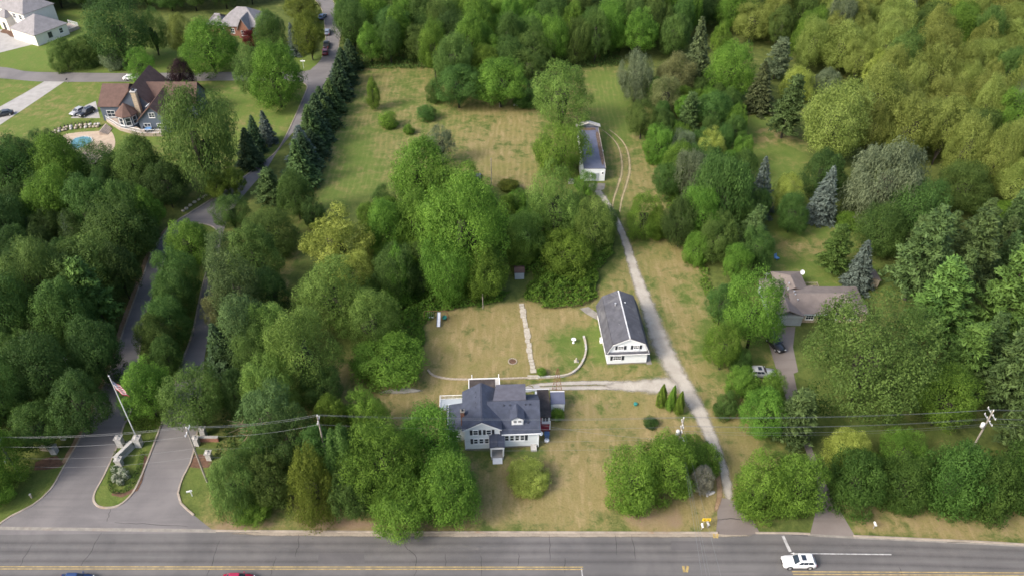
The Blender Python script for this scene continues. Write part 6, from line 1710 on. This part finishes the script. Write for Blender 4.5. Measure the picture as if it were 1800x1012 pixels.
sv = N(nt, 'ShaderNodeSeparateXYZ'); nt.links.new(uvn.outputs['Vector'], sv.inputs[0])
stp = math_n(nt, 'MODULO', math_n(nt, 'FLOOR', math_n(nt, 'MULTIPLY', sv.outputs[1], 13.0)), 2.0)
col = mixc(nt, stp, (0.42, 0.03, 0.05), (0.72, 0.72, 0.72))
can = math_n(nt, 'MULTIPLY', math_n(nt, 'LESS_THAN', sv.outputs[0], .4), math_n(nt, 'GREATER_THAN', sv.outputs[1], 6 / 13))
vo = N(nt, 'ShaderNodeTexVoronoi'); vo.inputs['Scale'].default_value = 1.0; vo.inputs['Randomness'].default_value = 0.15
mp = N(nt, 'ShaderNodeMapping'); mp.inputs['Scale'].default_value = (26, 16, 1); nt.links.new(uvn.outputs['Vector'], mp.inputs['Vector']); nt.links.new(mp.outputs[0], vo.inputs['Vector'])
star = math_n(nt, 'LESS_THAN', vo.outputs['Distance'], .26)
canton = mixc(nt, star, (0.025, 0.035, 0.13), (0.75, 0.75, 0.78))
nt.links.new(mixc(nt, can, col, canton), b.inputs['Base Color']); nt.links.new(b.outputs[0], out.inputs[0])
nu, nv = 24, 14; fv, fuv = [], []
FL, FHh = 3.9, 2.4
for i in range(nu + 1):
    for j in range(nv + 1):
        u, v = i / nu, j / nv
        # hangs limp: the fly end has dropped, so the cloth falls in a slant with soft folds
        x = .07 + u * 1.55 + .06 * math.sin(8 * u + 2 * v)
        z = fh - .35 - (1 - v) * FHh * (1 - .15 * u) - 2.3 * u ** .8
        y = .20 * math.sin(9 * u + 3 * v) * u + .06 * math.sin(11 * v)
        fv.append((x, y, z)); fuv.append((u, v, 0))
ff_ = [(i * (nv + 1) + j, (i + 1) * (nv + 1) + j, (i + 1) * (nv + 1) + j + 1, i * (nv + 1) + j + 1) for i in range(nu) for j in range(nv)]
fme = np_mesh('flag', np.array(fv), np.array(ff_), 'flag_cloth', True)
at = fme.attributes.new('flaguv', 'FLOAT_VECTOR', 'POINT'); at.data.foreach_set('vector', np.array(fuv, np.float32).ravel())
fo = link('flag', fme); fo.location = fp
tag(fo, 'red and white striped flag hanging limp on the flagpole', 'flag')

def pillar(base, w, h, label, rz=0.0):
    t = thing('stone_pillar', base, label, 'pillar', rz, 'entrance pillars')
    mb = MB()
    rr2 = random.Random(int(base.x * 10)); k = 0; z = 0.0
    while z < h - .05:
        dz = min(.24, h - z); o_ = rr2.uniform(0, .02)
        mb = MB(); mb.box(-w / 2 - o_, w / 2 + o_, -w / 2 - o_, w / 2 + o_, z, z + dz - .012); mb.build('stone', 'limestone', t); z += dz
    mb = MB(); mb.box(-w / 2 - .12, w / 2 + .12, -w / 2 - .12, w / 2 + .12, h, h + .14); mb.lathe([(w * .62, .14), (.05, .4)], 4, (0, 0, h)); mb.build('capstone', 'concrete', t)
    return t
pillar(P(214, 783), .95, 2.0, 'grey stone pillar of the entrance island, left of the flagpole')
pillar(P(246, 783), .95, 2.0, 'grey stone pillar of the entrance island, right of the flagpole')
pillar(P(212, 817), .85, 1.5, 'grey stone pillar at the near end of the island sign')
mon = thing('entrance_sign', P(221, 800), 'long grey stone entrance sign wall on the island', 'sign', math.radians(66))
mb = MB(); mb.box(-1.9, 1.9, -.28, .28, 0, .5); mb.build('plinth', 'limestone', mon)
mb = MB(); mb.box(-1.75, 1.75, -.2, .2, .5, 1.45); mb.build('panel', 'concrete', mon, bevel=.04)
mb = MB(); mb.box(-1.9, 1.9, -.3, .3, 1.45, 1.6); mb.build('coping', 'limestone', mon, bevel=.03)
sheet('island_bed', pp((236, 858), (250, 826), (254, 800), (259, 802), (254, 830), (242, 862), (214, 874), (196, 870), (198, 864), (218, 866)), 0.062, 'mulch')
def hedge(line, w, h, label, mat='leaf_hedge', seed=1, dens=120):
    r = np.random.RandomState(seed); pts = smooth_line(line, .4); base = pts[len(pts) // 2].copy(); base.z = 0
    root = thing('clipped_hedge', base, label, 'hedge')
    Ps, Ns = [], []
    for a, b_ in zip(pts, pts[1:]):
        d = b_ - a; d.z = 0; L = d.length; d.normalize(); s = Vector((d.y, -d.x, 0)); n = int(dens * L * (w + 2 * h) / 2)
        for _ in range(n):
            f = r.rand(); q = r.rand() * (w + 2 * h)
            c = a.lerp(b_, f)
            if q < w: p = c + s * (q - w / 2) + Vector((0, 0, h)); nn = (0, 0, 1)
            elif q < w + h: p = c + s * w / 2 + Vector((0, 0, q - w)); nn = tuple(s)
            else: p = c - s * w / 2 + Vector((0, 0, q - w - h)); nn = tuple(-s)
            Ps.append((p.x - base.x, p.y - base.y, p.z + r.randn() * .04)); Ns.append(nn)
    q = quads_of(np.array(Ps), np.array(Ns, float), .17, .6, r, .5)
    link('foliage', foliage_mesh('foliage', q, r.rand(len(q)), mat), root)
    mb = MB()
    for a, b_ in zip(pts[::2], pts[2::2]):
        mb.tube([(a.x - base.x, a.y - base.y, 0), (a.x - base.x, a.y - base.y, h * .8)], w * .12, 5)
    mb.build('stem', 'bark', root)
    return root
hedge(pp((205, 795), (196, 838), (194, 856), (204, 866), (222, 862), (240, 836), (252, 795)), .55, .55, 'low clipped hedge looping round the island flower bed', seed=3)
hedge(pp((98, 232), (115, 225), (140, 221), (166, 218)), 1.4, 1.1, 'dark clipped hedge above the rock wall by the pool', 'leaf_dark', 4, 40)
for i, (x0, y0, x1, y1) in enumerate(((196, 816, 212, 834), (206, 820, 222, 838), (196, 832, 211, 848), (205, 840, 218, 854), (214, 826, 228, 842), (220, 772, 234, 784), (230, 770, 242, 783))):
    T('bush', 'flower_white', x0, y0, x1, y1, 'white hydrangea in the island bed, %s counted from the sign' % ('first second third fourth fifth sixth seventh'.split()[i]) if i < 5 else 'white hydrangea between the island pillars, %s one' % ('left right'.split()[i - 5]), name='hydrangea', group='island hydrangeas')
def brick_wall(a, b_, h, label, mat='brick_red'):
    a, b_ = Vector(a), Vector(b_); d = b_ - a
    t = thing('entrance_wall', a, label, 'wall', math.atan2(d.y, d.x)); L = d.length
    for k in range(int(h / .2)):
        mb = MB(); mb.box(0, L, -.16 - .006 * (k % 2), .16 + .006 * (k % 2), k * .2, k * .2 + .19); mb.build('course', mat, t)
    mb = MB(); mb.box(-.05, L + .05, -.24, .24, h, h + .12); mb.build('coping', 'concrete', t)
brick_wall(P(350, 775), P(385, 775), 1.0, 'red brick entrance wall beside the right lane')
pillar(P(347, 781), .8, 1.6, 'stone pillar at the near end of the right brick wall')
pillar(P(359, 765), .8, 1.7, 'stone pillar at the far end of the right brick wall')
pillar(P(369, 806), .8, 1.5, 'stone pillar under the olive tree right of the lane')
brick_wall(P(72, 790), P(95, 792), .9, 'dark low entrance wall left of the left lane', 'fieldstone')
pillar(P(97, 795), .9, 1.5, 'stone pillar left of the left lane, nearer the road')
pillar(P(113, 770), .8, 1.5, 'stone pillar left of the left lane, farther from the road')
sheet('left_bed', pp((62, 812), (100, 800), (112, 815), (100, 822), (60, 826)), 0.01, 'mulch')
sheet('right_bed', pp((336, 800), (372, 800), (372, 820), (330, 820)), 0.01, 'mulch')
# little white sign on the corner lawn
t = thing('lawn_sign', P(338, 871), 'small white post sign on the corner lawn by the entrance', 'sign', .3)
mb = MB(); mb.box(-.06, .06, -.06, .06, 0, 1.4); mb.build('post', 'plastic_white', t)
mb = MB(); mb.box(-.6, .25, -.04, .04, 1.05, 1.35); mb.build('board', 'plastic_white', t)
t = thing('path_marker', P(56, 874), 'short tan marker post on the left corner lawn', 'post')
mb = MB(); mb.box(-.1, .1, -.1, .1, 0, .8); mb.build('shaft', 'fieldstone', t)
mb = MB(); mb.box(-.14, .14, -.14, .14, .8, .88); mb.build('cap', 'limestone', t)

# ------------------------------------------------------------------ road sign and mailboxes
t = thing('arrow_sign', P(1239, 925), 'yellow warning sign with two arrows at the gravel drive mouth', 'road sign')
for x in (-.32, .32):
    mb = MB(); mb.tube([(x, .03, 0), (x, .03, 2.0)], .03, 6); mb.build('post', 'galvanised', t)
mb = MB(); mb.box(-.62, .62, -.02, .02, 1.45, 2.05); pl_ = mb.build('plate', 'sign_yellow', t)
for s in (-1, 1):
    mb = MB(); mb.add([(s * .50, -.026, 1.75), (s * .28, -.026, 1.93), (s * .28, -.026, 1.82), (s * .08, -.026, 1.82), (s * .08, -.026, 1.68), (s * .28, -.026, 1.68), (s * .28, -.026, 1.57)], [tuple(range(7))]); mb.build('arrow', 'rubber', pl_)
def mailbox(base, label, rz=0.0, mat='plastic_white', h=1.05):
    t = thing('mailbox', base, label, 'mailbox', rz)
    mb = MB(); mb.box(-.05, .05, -.05, .05, 0, h); mb.build('post', 'pole_wood', t)
    mb = MB(); w = .14; pr = [(-w, h), (w, h), (w, h + .16)] + [(w * math.cos(a_), h + .16 + w * math.sin(a_)) for a_ in (.5, 1.0, 1.57, 2.14, 2.64)] + [(-w, h + .16)]
    mb.prism_y(pr, -.32, .32); mb.build('box', mat, t)
    mb = MB(); mb.box(w, w + .02, .05, .09, h + .1, h + .34); mb.build('flag', 'paint_red', t)
mailbox(P(1233, 930), 'white mailbox in front of the yellow arrow sign', 0, h=.9)
mailbox(P(1243, 927), 'grey mailbox tucked beside the yellow arrow sign', .3, 'galvanised', .95)
mailbox(P(1535, 928), 'white mailbox on the verge right of the ranch drive', 0, h=1.0)
mailbox(P(119, 146), 'dark mailbox at the concrete drive on the cross street', 0, 'paint_dark')
mailbox(P(353, 140), 'dark mailbox on the corner lawn by the cross street', 0, 'paint_dark')
t = thing('street_sign', P(534, 120), 'white street sign post on the corner lawn', 'sign')
mb = MB(); mb.tube([(0, 0, 0), (0, 0, 2.6)], .06, 6); mb.build('post', 'plastic_white', t)
mb = MB(); mb.box(-.7, .7, -.02, .02, 2.1, 2.45); mb.build('board', 'plastic_white', t)

# ------------------------------------------------------------------ yard
pa = thing('stone_path', P(928, 600), 'narrow path of pale stepping slabs down the yard', 'path')
line = smooth_line([p - pa.location for p in pp((917, 534), (920, 555), (925, 580), (930, 610), (935, 640), (938, 660))], .25)
rs_ = random.Random(4); i = 0; s_acc = 0
while i < len(line) - 4:
    n_ = rs_.randint(3, 6); a, b_ = line[i], line[min(i + n_, len(line) - 1)]
    w = rs_.uniform(.42, .62); d = (b_ - a); L = d.length - .1; d.normalize(); s = Vector((d.y, -d.x, 0))
    k = rs_.uniform(-.12, .12); pts = []
    for f, g_ in ((0, -1), (.5, -1.1), (1, -.9), (1, .95), (.5, 1.05), (0, .9)):
        q = a + d * L * f + s * (w * g_ * rs_.uniform(.85, 1.1) + k); pts.append((q.x, q.y, .05))
    mb = MB(); mb.slab(pts if True else pts, .06); mb.build('slab', 'path_stone', pa)
    i += n_
mb = MB(); q0 = P(934, 661) - pa.location
for k in range(2):
    mb = MB(); mb.box(q0.x - .7, q0.x + 1.3, q0.y - .35 - k * .35, q0.y - k * .35, 0, .32 - .15 * k); mb.build('step', 'path_stone', pa)
rw = thing('retaining_wall', P(1000, 659), 'low pale stone wall edging the yard and curving right', 'wall')
line = smooth_line([p - rw.location for p in pp((752, 650), (762, 660), (790, 666), (836, 667), (880, 666), (932, 664))], .75)
line2 = smooth_line([p - rw.location for p in pp((945, 664), (975, 663), (1000, 659), (1016, 648), (1026, 632), (1030, 612), (1026, 592))], .75)
for ln, mats_ in ((line, ('fieldstone', 'fieldstone')), (line2, ('path_stone', 'limestone'))):
    for a, b_ in zip(ln, ln[1:]):
        d = b_ - a; L = d.length
        for k in range(1 if ln is line else 2):
            mb = MB(); mb.box(.015, L - .015, -.17 + rs_.uniform(-.02, .02), .17 + rs_.uniform(-.02, .02), k * .2, k * .2 + .19 + rs_.uniform(-.01, .01)); o = mb.build('stone', mats_[0] if rs_.random() < .6 else mats_[1], rw)
            o.location = a; o.rotation_euler = (0, 0, math.atan2(d.y, d.x))
sheet('stone_slab', pp((919, 682), (927, 678), (936, 680), (934, 688), (924, 689)), .03, 'concrete'); sheet('flat_slab', pp((936, 678), (946, 676), (950, 680), (940, 683)), .03, 'concrete')
# fire ring
fr = thing('fire_ring', P(901, 635), 'round stone fire ring in the dry yard', 'fire ring')
for k in range(14):
    a_ = k * 6.283 / 14; mb = MB(); mb.box(-.14, .14, -.09, .09, 0, .13); o = mb.build('stone', 'fieldstone', fr, bevel=.03); o.location = (.75 * math.cos(a_), .75 * math.sin(a_), 0); o.rotation_euler = (0, 0, a_ + 1.57)
mb = MB(); mb.lathe([(.62, 0), (.62, .02)], 16); mb.build('ash_bed', 'mulch', fr)
# bird bath and stone
bb = thing('bird_bath', P(1008, 602), 'white bird bath on the lawn inside the curved wall', 'bird bath')
mb = MB(); mb.lathe([(.26, 0), (.2, .08), (.09, .18), (.08, .6), (.16, .7)], 12); mb.build('pedestal', 'plastic_white', bb, True)
mb = MB(); mb.lathe([(.12, .70), (.40, .78), (.46, .9), (.40, .88), (.1, .8)], 14); mb.build('bowl', 'plastic_white', bb, True)
gs = thing('garden_statue', P(1013, 635), 'small pale garden figure on the lawn by the curved wall', 'statue')
mb = MB(); mb.lathe([(.34, 0), (.36, .15), (.24, .3), (.2, .5), (.1, .62), (.16, .74), (.13, .88), (.02, .94)], 10); mb.build('figure', 'path_stone', gs, True)
mb = MB(); mb.box(-.4, .4, -.3, .3, 0, .1); mb.build('base', 'limestone', gs)
# swing set
sg = thing('swing_set', P(768, 562), 'brown metal swing set with a white slide', 'swing set')
mb = MB(); mb.tube([(-2.3, .2, 2.1), (2.0, .2, 2.1)], .05, 6); mb.build('top_bar', 'rust', sg)
for x in (-2.3, 2.0):
    for y in (-.75, 1.15):
        mb = MB(); mb.tube([(x, .2, 2.1), (x + (.2 if x > 0 else -.2), y, 0)], .045, 6); mb.build('leg', 'rust', sg)
for x in (-1.5, -.8):
    mb = MB(); mb.tube([(x - .18, .2, 2.1), (x - .18, .2, .55)], .02, 4); mb.tube([(x + .18, .2, 2.1), (x + .18, .2, .55)], .02, 4); q = mb.build('chain', 'galvanised', sg)
    mb = MB(); mb.box(x - .22, x + .22, .08, .32, .5, .55); mb.build('seat', 'plastic_white', q)
mb = MB(); mb.slab([(.15, .5, 1.55), (.15, -2.2, .25), (.75, -2.2, .25), (.75, .5, 1.55)], .06); sl_ = mb.build('slide', 'plastic_white', sg)
mb = MB(); mb.slab([(.12, .5, 1.55), (.12, -2.2, .25), (.12, -2.2, .40), (.12, .5, 1.70)], .05); mb.slab([(.78, .5, 1.55), (.78, -2.2, .25), (.78, -2.2, .40), (.78, .5, 1.70)], .05); mb.build('slide_rim', 'plastic_blue', sl_)
mb = MB(); mb.tube([(.2, .55, 0), (.2, .5, 1.6)], .035, 5); mb.tube([(.7, .55, 0), (.7, .5, 1.6)], .035, 5)
for k in range(5): mb.tube([(.2, .55, .3 + k * .28), (.7, .55, .3 + k * .28)], .025, 5)
mb.build('ladder', 'rust', sg)
mb = MB(); mb.lathe([(.4, .35), (.48, .5), (.42, .75), (.3, .5)], 12, (1.5, .1, 0)); mb.build('tub_seat', 'plastic_teal', sg)
# antenna tower
tw = thing('antenna_tower', P(978, 697), 'rusty three legged lattice antenna tower behind the house', 'tower')
hT = height_at(P(978, 697).y, 652) + .6
ft = [(-1.15, -.5), (1.15, -.5), (0, 1.1)]
for x, y in ft:
    mb = MB(); mb.tube([(x, y, 0), (x * .12, y * .12, hT)], .045, 5); mb.build('leg', 'rust', tw)
for k in range(6):
    f0, f1 = k / 6, (k + 1) / 6; mb = MB()
    for i in range(3):
        (xa, ya), (xb, yb_) = ft[i], ft[(i + 1) % 3]; s0_, s1_ = 1 - .88 * f0, 1 - .88 * f1
        mb.tube([(xa * s0_, ya * s0_, hT * f0), (xb * s1_, yb_ * s1_, hT * f1)], .022, 4); mb.tube([(xa * s1_, ya * s1_, hT * f1), (xb * s1_, yb_ * s1_, hT * f1)], .022, 4)
    mb.build('brace', 'rust', tw)
# water meter / teal lid, stone piles, bench
t = thing('well_cap', P(1117, 711), 'small teal well cap on the dry lawn', 'well cap')
mb = MB(); mb.lathe([(.3, 0), (.3, .28)], 12); mb.build('casing', 'plastic_teal', t)
mb = MB(); mb.lathe([(.36, .28), (.36, .34), (.1, .42)], 12); mb.build('lid', 'plastic_teal', t)
t = thing('rubble_pile', P(1247, 868), 'little pile of pale rocks beside the half dead bush', 'rocks')
t2 = thing('stone_pile', P(911, 184), 'white stone pile at the foot of the back wood', 'rocks')
for root, n_, sc_ in ((t, 9, .32), (t2, 10, .5)):
    for k in range(n_):
        bm = bmesh.new(); bmesh.ops.create_icosphere(bm, subdivisions=1, radius=sc_ * rs_.uniform(.5, 1))
        for v in bm.verts: v.co *= rs_.uniform(.8, 1.2); v.co.z *= .65
        me = bpy.data.meshes.new('rock'); bm.to_mesh(me); bm.free(); me.materials.append(M['limestone'])
        o = link('rock', me, root); o.location = (rs_.uniform(-1, 1) * sc_ * 2.2, rs_.uniform(-1, 1) * sc_ * 1.4, sc_ * .3)
t = thing('garden_tarp', P(836, 311), 'blue grey tarp covered stack in the shade of the maple', 'tarp')
mb = MB(); mb.prism_x([(-1, 0), (1, 0), (.9, .5), (.2, .8), (-.6, .7)], -1.3, 1.3); mb.build('cover', 'roll_roof_blue', t, bevel=.08)
mb = MB(); mb.box(-1.2, 1.2, -.85, .85, -.02, .2); mb.build('pallet', 'pole_wood', t)
for i, (x, y, mt) in enumerate(((1365, 456, 'cushion_blue'), (1474, 408, 'plastic_teal'))):
    t = thing('garden_chair', P(x, y), ('blue' if i == 0 else 'teal') + ' plastic garden chair on the ranch back lawn', 'chair', .6)
    mb = MB(); mb.box(-.4, .4, -.4, .4, .35, .45); mb.build('seat', mt, t)
    mb = MB(); mb.slab([(-.4, .4, .45), (.4, .4, .45), (.4, .6, 1.15), (-.4, .6, 1.15)], .06); mb.build('backrest', mt, t)
    for a_ in (-.35, .35):
        for b_ in (-.35, .35):
            mb = MB(); mb.tube([(a_, b_, 0), (a_, b_, .35)], .04, 5); mb.build('leg', mt, t)
# dead limbs in front of the dark pine
dl = thing('dead_tree', P(462, 812), 'bare orange brown dead tree in front of the dark pine', 'tree')
rd = random.Random(12); hd = height_at(P(462, 812).y, 715)
mb = MB(); mb.tube([(0, 0, 0), (.2, 0, hd * .4), (-.1, 0, hd * .7)], [.28, .2, .12], 8); mb.build('trunk', 'dead_wood', dl)
for k in range(13):
    w = rd.uniform(-.4, 3.6) + (3.14 if k % 4 == 0 else 0); z = hd * rd.uniform(.42, .7); L = rd.uniform(2.0, 4.5)
    d = Vector((math.cos(w), -abs(math.sin(w)) * .7, rd.uniform(.1, .9))).normalized(); p = Vector((.05, 0, z)); pts = [p]
    for i in range(4): p = p + (d + Vector((rd.uniform(-.3, .3), rd.uniform(-.3, .3), rd.uniform(-.1, .3)))) * L / 4; pts.append(p)
    mb = MB(); mb.tube(pts, [.10, .075, .055, .04, .02], 5); br = mb.build('limb', 'dead_wood', dl)
    q = pts[2]; mb = MB(); mb.tube([q, q + Vector((rd.uniform(-.8, .8), rd.uniform(-.6, .2), rd.uniform(.3, .9)))], [.04, .015], 4); mb.build('twig', 'dead_wood', br)
# log edging at the lane bend
lg = thing('rock_edging', P(338, 362), 'pale rock edging along the outside of the lane bend', 'edging')
for k, p in enumerate(smooth_line(pp((322, 372), (335, 362), (350, 352), (362, 345)), .9)):
    bm = bmesh.new(); bmesh.ops.create_icosphere(bm, subdivisions=1, radius=rs_.uniform(.35, .55))
    for v in bm.verts: v.co *= rs_.uniform(.8, 1.2); v.co.z *= .6
    me = bpy.data.meshes.new('rock'); bm.to_mesh(me); bm.free(); me.materials.append(M['path_stone'])
    o = link('rock', me, lg); o.location = p - lg.location + Vector((0, 0, .2))
